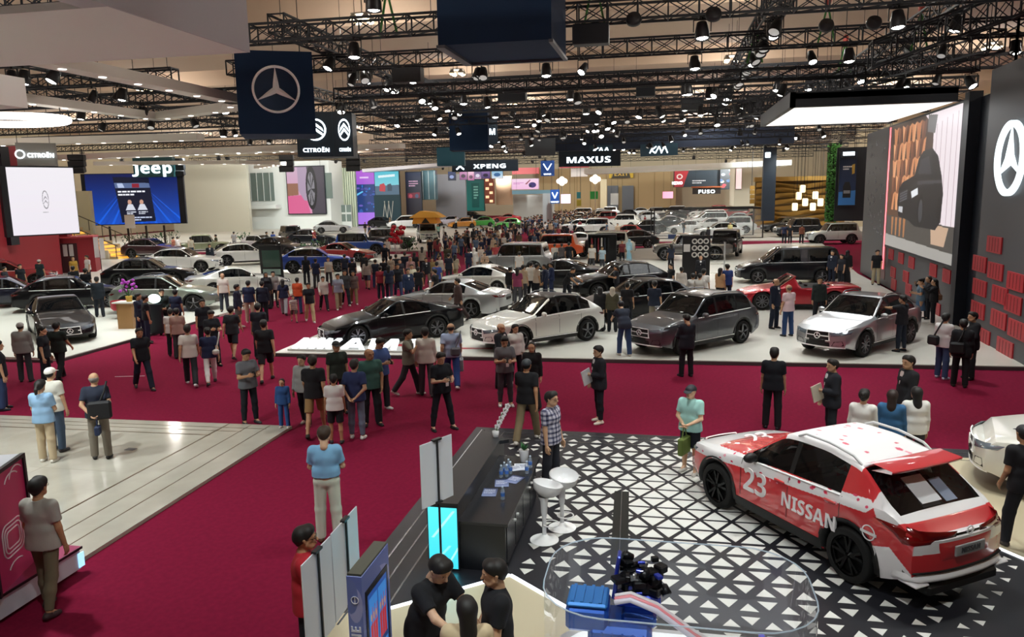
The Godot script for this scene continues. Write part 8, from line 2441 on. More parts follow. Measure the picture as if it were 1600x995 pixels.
# ---------------------------------------------------------------- people
# A person's own axes: +Z ahead, +X the left side, feet on y = 0; built 1.72 m tall and scaled.
# bone: [a, b, radius a, radius b, smoothing, flat cut at b]
func flesh(bones: Array, cell: float, clips := []) -> MB:
	var lo := Vector3.INF
	var hi := -Vector3.INF
	for b in bones:
		var r: float = maxf(b[2], b[3]) + cell * 2.5
		lo = lo.min(b[0] - Vector3.ONE * r).min(b[1] - Vector3.ONE * r)
		hi = hi.max(b[0] + Vector3.ONE * r).max(b[1] + Vector3.ONE * r)
	var nx := int((hi.x - lo.x) / cell) + 2
	var ny := int((hi.y - lo.y) / cell) + 2
	var nz := int((hi.z - lo.z) / cell) + 2
	var f := PackedFloat32Array()
	f.resize(nx * ny * nz)
	f.fill(1.0)
	for b in bones:
		var a: Vector3 = b[0]
		var e: Vector3 = b[1]
		var ra: float = b[2]
		var rb: float = b[3]
		var k: float = b[4]
		var cut: bool = b[5]
		var ab := e - a
		var inv := 1.0 / maxf(ab.length_squared(), 1e-9)
		var dir := ab.normalized()
		var r := maxf(ra, rb) + k + cell * 2.0
		var p0 := (a.min(e) - Vector3.ONE * r - lo) / cell
		var p1 := (a.max(e) + Vector3.ONE * r - lo) / cell
		for z in range(maxi(0, int(p0.z)), mini(nz, int(p1.z) + 1)):
			for y in range(maxi(0, int(p0.y)), mini(ny, int(p1.y) + 1)):
				var at := (z * ny + y) * nx
				var p := Vector3(lo.x, lo.y + y * cell, lo.z + z * cell)
				for x in range(maxi(0, int(p0.x)), mini(nx, int(p1.x) + 1)):
					p.x = lo.x + x * cell
					var q := p - a
					var t := clampf(q.dot(ab) * inv, 0.0, 1.0)
					var d := (q - ab * t).length() - lerpf(ra, rb, t)
					if cut:
						d = maxf(d, (p - e).dot(dir))
					var o := f[at + x]
					var h := maxf(k - absf(o - d), 0.0) / k
					f[at + x] = minf(o, d) - h * h * k * 0.25
	if clips:
		for z in nz:
			for y in ny:
				var at := (z * ny + y) * nx
				for x in nx:
					if f[at + x] < cell * 3.0:
						var p := lo + Vector3(x, y, z) * cell
						for c: Plane in clips:
							f[at + x] = maxf(f[at + x], c.distance_to(p))
	var m := MB.new()
	var id := PackedInt32Array()
	id.resize(nx * ny * nz)
	id.fill(-1)
	var far := cell * 2.2
	var sy := nx
	var sz := nx * ny
	for z in nz - 1:
		for y in ny - 1:
			var at := z * sz + y * sy
			for x in nx - 1:
				var i := at + x
				var f0 := f[i]
				if f0 > far or f0 < -far:
					continue
				var f1 := f[i + 1]
				var f2 := f[i + sy]
				var f3 := f[i + sy + 1]
				var f4 := f[i + sz]
				var f5 := f[i + sz + 1]
				var f6 := f[i + sz + sy]
				var f7 := f[i + sz + sy + 1]
				var c := int(f0 < 0) + int(f1 < 0) + int(f2 < 0) + int(f3 < 0) + int(f4 < 0) + int(f5 < 0) + int(f6 < 0) + int(f7 < 0)
				if c == 0 or c == 8:
					continue
				var s := Vector3.ZERO
				var w := 0
				if (f0 < 0) != (f1 < 0):
					s += Vector3(f0 / (f0 - f1), 0, 0)
					w += 1
				if (f2 < 0) != (f3 < 0):
					s += Vector3(f2 / (f2 - f3), 1, 0)
					w += 1
				if (f4 < 0) != (f5 < 0):
					s += Vector3(f4 / (f4 - f5), 0, 1)
					w += 1
				if (f6 < 0) != (f7 < 0):
					s += Vector3(f6 / (f6 - f7), 1, 1)
					w += 1
				if (f0 < 0) != (f2 < 0):
					s += Vector3(0, f0 / (f0 - f2), 0)
					w += 1
				if (f1 < 0) != (f3 < 0):
					s += Vector3(1, f1 / (f1 - f3), 0)
					w += 1
				if (f4 < 0) != (f6 < 0):
					s += Vector3(0, f4 / (f4 - f6), 1)
					w += 1
				if (f5 < 0) != (f7 < 0):
					s += Vector3(1, f5 / (f5 - f7), 1)
					w += 1
				if (f0 < 0) != (f4 < 0):
					s += Vector3(0, 0, f0 / (f0 - f4))
					w += 1
				if (f1 < 0) != (f5 < 0):
					s += Vector3(1, 0, f1 / (f1 - f5))
					w += 1
				if (f2 < 0) != (f6 < 0):
					s += Vector3(0, 1, f2 / (f2 - f6))
					w += 1
				if (f3 < 0) != (f7 < 0):
					s += Vector3(1, 1, f3 / (f3 - f7))
					w += 1
				id[i] = m.v.size()
				m.v.append(lo + (Vector3(x, y, z) + s / w) * cell)
				m.n.append(Vector3(f1 + f3 + f5 + f7 - f0 - f2 - f4 - f6, f2 + f3 + f6 + f7 - f0 - f1 - f4 - f5, f4 + f5 + f6 + f7 - f0 - f1 - f2 - f3).normalized())
				m.uv.append(Vector2.ZERO)
	for z in range(1, nz - 1):
		for y in range(1, ny - 1):
			var at := z * sz + y * sy
			for x in range(1, nx - 1):
				var i := at + x
				if id[i] < 0:
					continue
				var inside := f[i] < 0
				for ax in 3:
					var o := 1 if ax == 0 else (sy if ax == 1 else sz)
					if inside == (f[i + o] < 0):
						continue
					var u := sy if ax == 0 else (sz if ax == 1 else 1)
					var w := sz if ax == 0 else (1 if ax == 1 else sy)
					var q0 := id[i]
					var q1 := id[i - u]
					var q2 := id[i - u - w]
					var q3 := id[i - w]
					if q1 < 0 or q2 < 0 or q3 < 0:
						continue
					if inside:
						m.ix.append_array([q0, q2, q1, q0, q3, q2])
					else:
						m.ix.append_array([q0, q1, q2, q0, q2, q3])
	return m

var wear := {}  # meshes shared between people
# thigh and knee of both legs; upper arm and forearm (forward, outward) of both arms; lean, head turn, head nod, legs apart
const POSES := {
	"stand": {"a": [[5, 8], [14, 6], [4, 8], [10, 6]]},
	"rest": {"l": [6, 8, -3, 2], "a": [[8, 10], [28, -8], [4, 9], [12, 5]], "t": 14},
	"walk": {"l": [24, 6, -20, 14], "a": [[-20, 8], [-8, 6], [24, 8], [44, 2]]},
	"stride": {"l": [-20, 14, 24, 6], "a": [[24, 8], [44, 2], [-20, 8], [-8, 6]]},
	"phone": {"l": [4, 4, -2, 2], "a": [[18, 12], [100, -28], [14, 12], [104, -24]], "n": 22},
	"folded": {"a": [[16, 16], [70, -62], [16, 16], [74, -60]]},
	"behind": {"l": [3, 3, -2, 2], "a": [[-22, 14], [-34, -36], [-22, 14], [-34, -40]]},
	"pocket": {"l": [8, 10, -4, 2], "a": [[-10, 22], [24, -10], [4, 8], [12, 5]], "t": -12},
	"photo": {"a": [[60, 18], [128, -18], [58, 18], [130, -16]]},
	"bend": {"l": [16, 16, -4, 4], "a": [[50, 8], [62, -6], [40, 8], [50, -8]], "lean": 32, "n": 10},
	"reach": {"l": [6, 8, -4, 4], "a": [[48, 6], [62, -12], [56, 6], [64, -16]], "lean": 20, "n": 24},
	"papers": {"a": [[6, 10], [96, -30], [0, 10], [30, -4]], "t": 10},
	"apart": {"l": [6, 0, -4, 0], "a": [[16, 14], [98, -30], [12, 14], [102, -28]], "n": 14, "s": 10},
	"carry": {"l": [10, 8, -10, 8], "a": [[4, 10], [16, 4], [2, 10], [12, 4]]},
	"chin": {"l": [18, 6, -18, 16], "a": [[10, 10], [18, 2], [44, 12], [152, -26]]},
	"hold_hands": {"l": [4, 4, -2, 2], "a": [[12, 10], [60, -40], [12, 10], [58, -42]], "n": 6},
	"point": {"a": [[78, 4], [88, -4], [6, 8], [16, 5]], "t": 10},
	"steering": {"l": [14, 10, -6, 6], "a": [[-6, 10], [34, 0], [30, 12], [40, -6]], "lean": 10},
}

func aim(side: float, q: Array) -> Vector3:
	var f := deg_to_rad(q[0])
	var o := deg_to_rad(q[1])
	return Vector3(side * sin(o), -cos(f) * cos(o), sin(f) * cos(o)).normalized()

func skeleton(pose: String) -> Dictionary:
	var key := "bones_" + pose
	if wear.has(key):
		return wear[key]
	var P: Dictionary = POSES[pose]
	var K := {}
	var lg: Array = P.get("l", [2, 3, -2, 3])
	var sp: float = P.get("s", 3.0)
	var hipy := 0.93
	for i in 2:
		var sd := 1.0 if i == 0 else -1.0
		var hip := Vector3(sd * 0.09, hipy, 0)
		var th := aim(sd, [lg[i * 2], sp])
		var sh := aim(sd, [lg[i * 2] - lg[i * 2 + 1], sp * 0.6])
		var knee := hip + th * 0.43
		var ank := knee + sh * 0.415
		K["hip%d" % i] = hip
		K["knee%d" % i] = knee
		K["ankle%d" % i] = ank
		var pitch: float = deg_to_rad(maxf(0.0, -(lg[i * 2] - lg[i * 2 + 1]) - 12) * 0.8)
		var yaw := sd * 0.18
		var fb := Basis(Vector3.UP, yaw) * Basis(Vector3.RIGHT, pitch)
		K["foot%d" % i] = fb
	var low := 9.0
	for i in 2:
		for q in [Vector3(0, -0.085, -0.06), Vector3(0, -0.085, 0.17)]:
			low = minf(low, (K["ankle%d" % i] + K["foot%d" % i] * q).y)
	for k: String in K.keys():
		if not k.begins_with("foot"):
			K[k].y -= low
	var pel := Vector3(0, 0.95 - low, 0)
	var tb := Basis(Vector3.RIGHT, deg_to_rad(P.get("lean", 0.0)))
	var up := func(v: Vector3) -> Vector3: return pel + tb * v
	K.pelvis = pel
	K.waist = up.call(Vector3(0, 0.14, 0))
	K.chest = up.call(Vector3(0, 0.34, -0.005))
	K.neck = up.call(Vector3(0, 0.5, -0.015))
	K.head = up.call(Vector3(0, 0.655, 0.02))
	K.spine = tb
	K.head_basis = tb * Basis(Vector3.UP, deg_to_rad(P.get("t", 0.0))) * Basis(Vector3.RIGHT, deg_to_rad(P.get("n", 0.0) - P.get("lean", 0.0) * 0.6))
	var ar: Array = P.a
	for i in 2:
		var sd := 1.0 if i == 0 else -1.0
		var sh: Vector3 = up.call(Vector3(sd * 0.168, 0.445, -0.01))
		var ud := aim(sd, ar[i * 2])
		var fd := aim(sd, ar[i * 2 + 1])
		K["shoulder%d" % i] = sh
		K["elbow%d" % i] = sh + ud * 0.29
		K["wrist%d" % i] = sh + ud * 0.29 + fd * 0.25
		K["reach%d" % i] = fd
		K["grip%d" % i] = sh + ud * 0.29 + fd * 0.34
	wear[key] = K
	return K

func hand_shape() -> MB:  # left hand: wrist at the origin, fingers along -Y, thumb towards +Z, palm facing -X
	if wear.has("hand"):
		return wear.hand
	var b := []
	b.append([Vector3(0, 0.02, 0), Vector3(0, -0.03, 0), 0.026, 0.026, 0.02, false])
	for k in 4:
		var z := 0.028 - k * 0.019
		b.append([Vector3(0, -0.03, z * 0.6), Vector3(-0.002, -0.085, z), 0.016, 0.0125, 0.012, false])
		var l: float = [0.036, 0.042, 0.039, 0.03][k]
		var a := Vector3(-0.003, -0.088, z * 1.05)
		var c := a + Vector3(-0.012, -l, z * 0.1)
		var e := c + Vector3(-0.022, -l * 0.62, 0)
		b.append([a, c, 0.0095, 0.0085, 0.004, false])
		b.append([c, e, 0.0085, 0.007, 0.004, false])
	b.append([Vector3(-0.004, -0.025, 0.024), Vector3(-0.014, -0.06, 0.05), 0.013, 0.011, 0.01, false])
	b.append([Vector3(-0.014, -0.06, 0.05), Vector3(-0.024, -0.092, 0.052), 0.011, 0.0085, 0.004, false])
	wear.hand = flesh(b, 0.006)
	return wear.hand

func head_shape() -> MB:
	if wear.has("head"):
		return wear.head
	var b := []
	b.append([Vector3(0, 0.03, -0.03), Vector3(0, 0.03, 0.015), 0.083, 0.08, 0.03, false])
	b.append([Vector3(0, -0.02, 0.03), Vector3(0, -0.06, 0.04), 0.066, 0.05, 0.03, false])
	b.append([Vector3(0, -0.085, 0.058), Vector3(0, -0.085, 0.062), 0.028, 0.026, 0.03, false])
	for s in [-1.0, 1.0]:
		b.append([Vector3(s * 0.05, -0.05, 0.01), Vector3(s * 0.03, -0.08, 0.045), 0.03, 0.026, 0.03, false])
		b.append([Vector3(s * 0.08, 0.008, -0.012), Vector3(s * 0.078, -0.026, -0.004), 0.018, 0.011, 0.006, false])
		b.append([Vector3(s * 0.018, 0.026, 0.09), Vector3(s * 0.048, 0.024, 0.078), 0.012, 0.011, 0.014, false])
	b.append([Vector3(0, 0.01, 0.096), Vector3(0, -0.026, 0.114), 0.009, 0.014, 0.012, false])
	b.append([Vector3(0, -0.058, 0.092), Vector3(0, -0.062, 0.094), 0.016, 0.014, 0.012, false])
	b.append([Vector3(0, -0.06, -0.02), Vector3(0, -0.17, -0.035), 0.055, 0.054, 0.03, false])
	wear.head = flesh(b, 0.009)
	return wear.head

func body_mesh(pose: String) -> ArrayMesh:
	var key := "body_" + pose
	if wear.has(key):
		return wear[key]
	var K := skeleton(pose)
	var b := torso(K, 0.0)
	b.append([K.chest, K.neck, 0.08, 0.056, 0.04, false])
	b.append([K.neck, K.neck.lerp(K.head, 0.45), 0.053, 0.053, 0.03, false])
	for i in 2:
		b.append([K["shoulder%d" % i], K["elbow%d" % i], 0.052, 0.041, 0.04, false])
		b.append([K["elbow%d" % i], K["wrist%d" % i], 0.041, 0.028, 0.02, false])
		b.append([K["hip%d" % i], K["knee%d" % i], 0.088, 0.056, 0.04, false])
		b.append([K["knee%d" % i], K["knee%d" % i].lerp(K["ankle%d" % i], 0.4) + Vector3(0, 0, -0.01), 0.05, 0.051, 0.02, false])
		b.append([K["knee%d" % i].lerp(K["ankle%d" % i], 0.4) + Vector3(0, 0, -0.01), K["ankle%d" % i], 0.05, 0.035, 0.02, false])
		b.append([K["ankle%d" % i], K["ankle%d" % i] + K["foot%d" % i] * Vector3(0, -0.05, 0.1), 0.036, 0.03, 0.02, false])
	var m := flesh(b, 0.02)
	m.add(head_shape(), Transform3D(K.head_basis, K.head))
	for i in 2:
		var y: Vector3 = -K["reach%d" % i]
		var z: Vector3 = Vector3(0, 0.25, 1.0)
		if absf(y.dot(z.normalized())) > 0.85:
			z = Vector3(0, 1, 0.1)
		var x := y.cross(z).normalized()
		z = x.cross(y)
		m.add(hand_shape() if i == 0 else flipped(hand_shape()), Transform3D(Basis(x, y, z), K["wrist%d" % i]))
	wear[key] = m.mesh()
	return wear[key]

func torso(K: Dictionary, g: float) -> Array:
	var sp: Basis = K.spine
	var X := Vector3.RIGHT
	return [
		[K.pelvis - X * 0.07, K.pelvis + X * 0.07, 0.108 + g, 0.108 + g, 0.05, false],
		[K.pelvis + Vector3(0, 0.02, 0), K.chest, 0.115 + g, 0.115 + g, 0.05, false],
		[K.waist - X * 0.05, K.waist + X * 0.05, 0.1 + g, 0.1 + g, 0.05, false],
		[K.chest - X * 0.075 + sp.z * 0.01, K.chest + X * 0.075 + sp.z * 0.01, 0.108 + g, 0.108 + g, 0.05, false],
		[K.shoulder0.lerp(K.chest, 0.1), K.shoulder1.lerp(K.chest, 0.1), 0.058 + g, 0.058 + g, 0.06, false],
	]

func top_mesh(pose: String, kind: String) -> ArrayMesh:  # tee, tucked, long, jacket, hood
	var key := "top_%s_%s" % [pose, kind]
	if wear.has(key):
		return wear[key]
	var K := skeleton(pose)
	var thick := 0.03 if kind in ["jacket", "hood"] else 0.02
	var b := torso(K, thick)
	b[0] = [K.pelvis - Vector3.RIGHT * 0.082 + Vector3(0, -0.1, 0), K.pelvis + Vector3.RIGHT * 0.082 + Vector3(0, -0.1, 0), 0.118 + thick, 0.118 + thick, 0.05, false]
	b[1] = [K.pelvis + Vector3(0, -0.1, 0), K.chest, 0.125 + thick, 0.115 + thick, 0.05, false]
	b[2] = [K.waist - Vector3.RIGHT * 0.07, K.waist + Vector3.RIGHT * 0.07, 0.112 + thick, 0.112 + thick, 0.05, false]
	b.append([K.pelvis - Vector3.RIGHT * 0.078, K.pelvis + Vector3.RIGHT * 0.078, 0.114 + thick, 0.114 + thick, 0.05, false])
	for i in 2:
		var sh: Vector3 = K["shoulder%d" % i]
		var el: Vector3 = K["elbow%d" % i]
		if kind in ["tee", "tucked"]:
			b.append([sh, sh.lerp(el, 0.72), 0.07, 0.066, 0.04, true])
		else:
			b.append([sh, el, 0.056 + thick * 0.7, 0.05 + thick * 0.5, 0.04, false])
			b.append([el, el.lerp(K["wrist%d" % i], 0.93), 0.05 + thick * 0.5, 0.038 + thick * 0.4, 0.02, true])
	b.append([K.chest, K.neck.lerp(K.head, 0.1), 0.085 + thick, 0.062 + thick * 0.3, 0.04, true])
	var hem: float = K.pelvis.y + {"tee": -0.1, "tucked": 0.06, "long": -0.1, "jacket": -0.17, "hood": -0.1, "bare": 0.06}[kind]
	wear[key] = flesh(b, 0.017, [Plane(Vector3.DOWN, -hem)]).mesh()
	return wear[key]

func bottom_mesh(pose: String, kind: String, high: bool) -> ArrayMesh:  # trousers, slim, shorts, skirt, gown
	var key := "bottom_%s_%s_%s" % [pose, kind, high]
	if wear.has(key):
		return wear[key]
	var K := skeleton(pose)
	var X := Vector3.RIGHT
	var b := [[K.pelvis - X * 0.068, K.pelvis + X * 0.068, 0.113, 0.113, 0.04, false], [K.pelvis, K.waist, 0.116, 0.112, 0.04, false]]
	if kind in ["skirt", "gown"]:
		var foot: Vector3 = (K.ankle0 + K.ankle1) * 0.5
		var e: Vector3 = (K.pelvis).lerp(Vector3(foot.x, 0.06, foot.z), 0.55 if kind == "skirt" else 1.0)
		b.append([K.pelvis, e, 0.13, 0.2 if kind == "skirt" else 0.23, 0.05, true])
	else:
		for i in 2:
			var h: Vector3 = K["hip%d" % i]
			var k: Vector3 = K["knee%d" % i]
			var a: Vector3 = K["ankle%d" % i]
			if kind == "shorts":
				b.append([h, h.lerp(k, 0.92), 0.097, 0.09, 0.03, true])
			elif kind == "slim":
				b.append([h, k, 0.094, 0.07, 0.03, false])
				b.append([k, k.lerp(a, 0.4) + Vector3(0, 0, -0.008), 0.07, 0.068, 0.03, false])
				b.append([k.lerp(a, 0.4) + Vector3(0, 0, -0.008), k.lerp(a, 0.97), 0.068, 0.052, 0.03, true])
			else:
				b.append([h, k, 0.096, 0.078, 0.03, false])
				b.append([k, k.lerp(a, 1.06), 0.08, 0.07, 0.03, true])
	wear[key] = flesh(b, 0.017, [Plane(Vector3.UP, K.pelvis.y + (0.1 if high else -0.03))]).mesh()
	return wear[key]

func shoe_mesh(pose: String, i: int) -> ArrayMesh:
	var key := "shoe_%s_%d" % [pose, i]
	if wear.has(key):
		return wear[key]
	var K := skeleton(pose)
	if not wear.has("shoe"):
		wear.shoe = flesh([[Vector3(0, -0.05, -0.04), Vector3(0, -0.055, 0.06), 0.042, 0.044, 0.02, false], [Vector3(0, -0.055, 0.05), Vector3(0, -0.066, 0.14), 0.044, 0.034, 0.02, false], [Vector3(0, -0.03, -0.01), Vector3(0, 0.0, -0.01), 0.042, 0.043, 0.02, true]], 0.011, [Plane(Vector3.DOWN, 0.085)])
	var m := MB.new()
	m.add(wear.shoe, Transform3D(K["foot%d" % i], K["ankle%d" % i]))
	wear[key] = m.mesh()
	return wear[key]

func hair_mesh(kind: String) -> ArrayMesh:
	var key := "hair_" + kind
	if wear.has(key):
		return wear[key]
	var b := [[Vector3(0, 0.036, -0.034), Vector3(0, 0.036, 0.012), 0.096, 0.09, 0.03, false]]
	if kind in ["short", "tail", "bun"]:
		b.append([Vector3(-0.03, 0.078, 0.03), Vector3(0.03, 0.078, 0.03), 0.058, 0.058, 0.03, false])
		b.append([Vector3(0, 0.0, -0.06), Vector3(0, -0.04, -0.05), 0.07, 0.055, 0.03, false])
	var line := [Plane(Vector3(0, -0.75, 0.66).normalized(), 0.006)]
	if kind == "long":
		b.append([Vector3(0, 0, -0.06), Vector3(0, -0.2, -0.085), 0.085, 0.075, 0.04, false])
		b.append([Vector3(0, -0.2, -0.085), Vector3(0, -0.32, -0.1), 0.07, 0.05, 0.04, false])
		line = [Plane(Vector3(0, -0.45, 0.89).normalized(), 0.012)]
	elif kind == "bob":
		b.append([Vector3(0, 0, -0.05), Vector3(0, -0.12, -0.055), 0.092, 0.085, 0.04, false])
		line = [Plane(Vector3(0, -0.45, 0.89).normalized(), 0.012)]
	elif kind == "tail":
		b.append([Vector3(0, 0.04, -0.12), Vector3(0, -0.06, -0.17), 0.03, 0.034, 0.02, false])
		b.append([Vector3(0, -0.06, -0.17), Vector3(0, -0.26, -0.15), 0.034, 0.02, 0.02, false])
	elif kind == "bun":
		b.append([Vector3(0, 0.05, -0.13), Vector3(0, 0.06, -0.13), 0.04, 0.04, 0.02, false])
	elif kind == "curly":
		b = [[Vector3(0, 0.045, -0.03), Vector3(0, 0.05, 0.02), 0.102, 0.098, 0.03, false]]
	elif kind == "bald":
		b = [[Vector3(0, 0.01, -0.036), Vector3(0, 0.01, -0.02), 0.086, 0.084, 0.02, false]]
		line = [Plane(Vector3(0, -0.5, 0.86).normalized(), -0.01), Plane(Vector3.UP, 0.035)]
	elif kind == "cap":
		b = [[Vector3(0, 0.036, -0.034), Vector3(0, 0.036, 0.012), 0.097, 0.092, 0.03, false], [Vector3(0, 0.05, 0.08), Vector3(0, 0.036, 0.15), 0.07, 0.045, 0.01, false]]
		var m := flesh([b[0]], 0.01, [Plane(Vector3(0, -0.98, 0.2).normalized(), -0.03)])
		var br := MB.new()
		br.ball(Vector3.ZERO, Vector3(0.078, 0.009, 0.085), 18, 6)
		m.add(br, Transform3D(Basis(Vector3.RIGHT, 0.2), Vector3(0, 0.044, 0.105)))
		wear[key] = m.mesh()
		return wear[key]
	elif kind == "veil":
		b = [[Vector3(0, 0.03, -0.034), Vector3(0, 0.03, 0.012), 0.1, 0.094, 0.03, false], [Vector3(0, -0.03, -0.02), Vector3(0, -0.13, -0.02), 0.09, 0.1, 0.04, false], [Vector3(0, -0.13, -0.02), Vector3(0, -0.3, 0.0), 0.1, 0.17, 0.04, true]]
		var m := flesh(b, 0.012, [])
		# open the face
		var keep := PackedInt32Array()
		for i in range(0, m.ix.size(), 3):
			var c := (m.v[m.ix[i]] + m.v[m.ix[i + 1]] + m.v[m.ix[i + 2]]) / 3.0
			if not (c.z > 0.035 and c.y > -0.095 and c.y < 0.075 and absf(c.x) < 0.07):
				keep.append_array([m.ix[i], m.ix[i + 1], m.ix[i + 2]])
		m.ix = keep
		wear[key] = m.mesh()
		return wear[key]
	wear[key] = flesh(b, 0.01, line).mesh()
	return wear[key]

func face_mesh(what: String) -> ArrayMesh:
	if wear.has(what):
		return wear[what]
	var m := MB.new()
	if what.begins_with("eye"):
		var s := 1.0 if what.ends_with("l") else -1.0
		if what.begins_with("eyebrow"):
			m.bar(Vector3(s * 0.016, 0.026, 0.1), Vector3(s * 0.05, 0.028, 0.087), 0.006, 0.008)
		else:
			m.ball(Vector3(s * 0.031, 0.004, 0.086), Vector3(0.013, 0.007, 0.008), 8, 4)
	elif what == "mouth":
		m.ball(Vector3(0, -0.06, 0.105), Vector3(0.024, 0.005, 0.007), 10, 4)
	else:  # glasses
		for s in [-1.0, 1.0]:
			m.lathe([Vector2(0.021, -0.002), Vector2(0.024, 0), Vector2(0.021, 0.002), Vector2(0.021, -0.002)], 14, Transform3D(Basis(Vector3.RIGHT, PI / 2), Vector3(s * 0.032, 0.004, 0.104)))
			m.bar(Vector3(s * 0.055, 0.006, 0.1), Vector3(s * 0.085, 0.006, 0.0), 0.004)
		m.bar(Vector3(-0.01, 0.008, 0.106), Vector3(0.01, 0.008, 0.106), 0.004)
	wear[what] = m.mesh()
	return wear[what]

const SKINS := ["c79c7b", "b98a66", "d3ab8c", "a67c58"]

# o: pose, h (height), top [kind, colour], leg [kind, colour], hair [kind, colour], shoe, skin, extra flags
func person(at: Vector3, deg: float, pose: String, h: float, top: Array, leg: Array, hair: Array, shoe: String, label: String, group := "", o := {}) -> Node3D:
	var t := thing("person", label, "person", at, deg_to_rad(deg), group)
	var k := h / 1.72
	var wide: float = o.get("wide", 1.0)
	t.scale = Vector3(k * wide, k, k * wide)
	var K := skeleton(pose)
	var skin: String = SKINS[o.get("skin", 0)]
	put("body", body_mesh(pose), mat("skin_" + skin, Color.html(skin), 0.55), t)
	var X := Transform3D(K.head_basis, K.head)
	if hair[0] != "none":
		var hn: String = {"cap": "cap", "veil": "headscarf"}.get(hair[0], "hair")
		var hm := put(hn, hair_mesh(hair[0]), hexmat(hair[1], 0.6), t)
		hm.transform = X
		if hair[0] == "cap":
			put("hair", hair_mesh("bald"), hexmat("0e0c0b", 0.6), t).transform = X
	if o.get("face", false):
		for e in ["l", "r"]:
			put("eye", face_mesh("eye_" + e), hexmat("120c0a", 0.3), t).transform = X
			put("eyebrow", face_mesh("eyebrow_" + e), hexmat("17110e", 0.8), t).transform = X
		put("mouth", face_mesh("mouth"), hexmat("7a4038", 0.6), t).transform = X
	if o.get("glasses", false):
		put("glasses", face_mesh("glasses"), hexmat("0a0a0a", 0.3), t).transform = X
	var tm: Material = o.get("top_mat", null)
	put({"jacket": "jacket", "hood": "hoodie"}.get(top[0], "shirt"), top_mesh(pose, top[0]), tm if tm else hexmat(top[1], 0.9), t)
	put({"shorts": "shorts", "skirt": "skirt", "gown": "gown"}.get(leg[0], "trousers"), bottom_mesh(pose, leg[0], top[0] == "tucked"), hexmat(leg[1], 0.9), t)
	for i in 2:
		put("shoe", shoe_mesh(pose, i), hexmat(shoe, 0.6), t)
	if top[0] == "jacket":
		var pn := MB.new()
		var c: Vector3 = K.chest
		var sp: Basis = K.spine
		var z := 0.146
		pn.prism(PackedVector2Array([Vector2(0, -0.1), Vector2(0.05, 0.1), Vector2(0.035, 0.14), Vector2(-0.035, 0.14), Vector2(-0.05, 0.1)]), 0.012, Transform3D(sp * Basis(Vector3.RIGHT, -0.2), c + sp * Vector3(0, 0.02, z - 0.006)))
		put("shirt_front", pn, hexmat(o.get("inner", "e4e4e6")), t)
	for q in o.get("hold", []):
		carry(t, pose, q, label)
	if o.get("hold", []).is_empty() and pose in ["phone", "apart", "photo"] and not o.get("plain", false):
		carry(t, pose, ["phone", 1, "15161a"], label)
	return t

func carry(t: Node3D, pose: String, q: Array, who: String) -> void:  # a thing held by a person stays a thing of its own
	var short := " ".join(PackedStringArray(Array(who.split(" ")).slice(0, 8)))
	var at := grip(t, pose, q[1])
	var yaw := t.rotation.y
	if q[0] == "phone":
		at = (grip(t, pose, 0) + grip(t, pose, 1)) * 0.5
		var b := MB.new()
		b.rbox(Vector3.ZERO, Vector3(0.075, 0.15, 0.012), 0.004, Basis(Vector3.RIGHT, -0.7))
		var o := lone("smartphone", b, hexmat(q[2], 0.2), "smartphone in the hands of " + short, "phone")
		o.position = at + Vector3(0, 0.03, 0)
		o.rotation.y = yaw
		return
	if q[0] == "papers":
		var b := MB.new()
		b.box(Vector3.ZERO, Vector3(0.02, 0.34, 0.25), Basis(Vector3.RIGHT, 0.3))
		var o := lone("folder", b, hexmat(q[2], 0.6), q[3], "folder")
		o.position = at + Basis(Vector3.UP, yaw) * Vector3(0.03, -0.06, 0.0)
		o.rotation.y = yaw + 0.4
		return
	if q[0] == "badge":
		var o := lone("name_badge", bx(Vector3.ZERO, Vector3(0.07, 0.1, 0.006)), hexmat("e8e8ea", 0.4), "white name badge hanging on " + short, "badge")
		o.position = t.transform * (skeleton(pose).waist + Vector3(0.03, -0.02, 0.2))
		o.rotation.y = yaw
		return
	var g := thing(q[0], q[3], "bag", at, yaw)
	var w: float = q[4]
	var b := MB.new()
	if q[0] == "shoulder_bag":
		g.position = t.transform * (skeleton(pose).pelvis + Vector3(q[5], 0.08, -0.22))
		b.rbox(Vector3.ZERO, Vector3(w, w * 0.85, 0.13), 0.04)
		put("bag_body", b, hexmat(q[2], 0.7), g)
		b = MB.new()
		b.tube([Vector3(0, w * 0.3, 0.0), Vector3(-0.1, 0.35, 0.05), Vector3(-0.14, 0.52, 0.16)], 0.02, 6)
		put("strap", b, hexmat(q[2], 0.7), g)
	else:
		b.rbox(Vector3(0, -0.18 - w * 0.45, 0), Vector3(0.1, w * 0.9, w), 0.02)
		put("bag_body", b, hexmat(q[2], 0.7), g)
		b = MB.new()
		b.tube([Vector3(0, -0.18, w * 0.25), Vector3(0, -0.01, 0.03), Vector3(0, -0.01, -0.03), Vector3(0, -0.18, -w * 0.25)], 0.01, 6)
		put("handle", b, hexmat(q[2], 0.7), g)

func grip(p: Node3D, pose: String, i: int) -> Vector3:  # where hand i (0 left, 1 right) holds things, in the scene
	return p.transform * (skeleton(pose)["grip%d" % i])

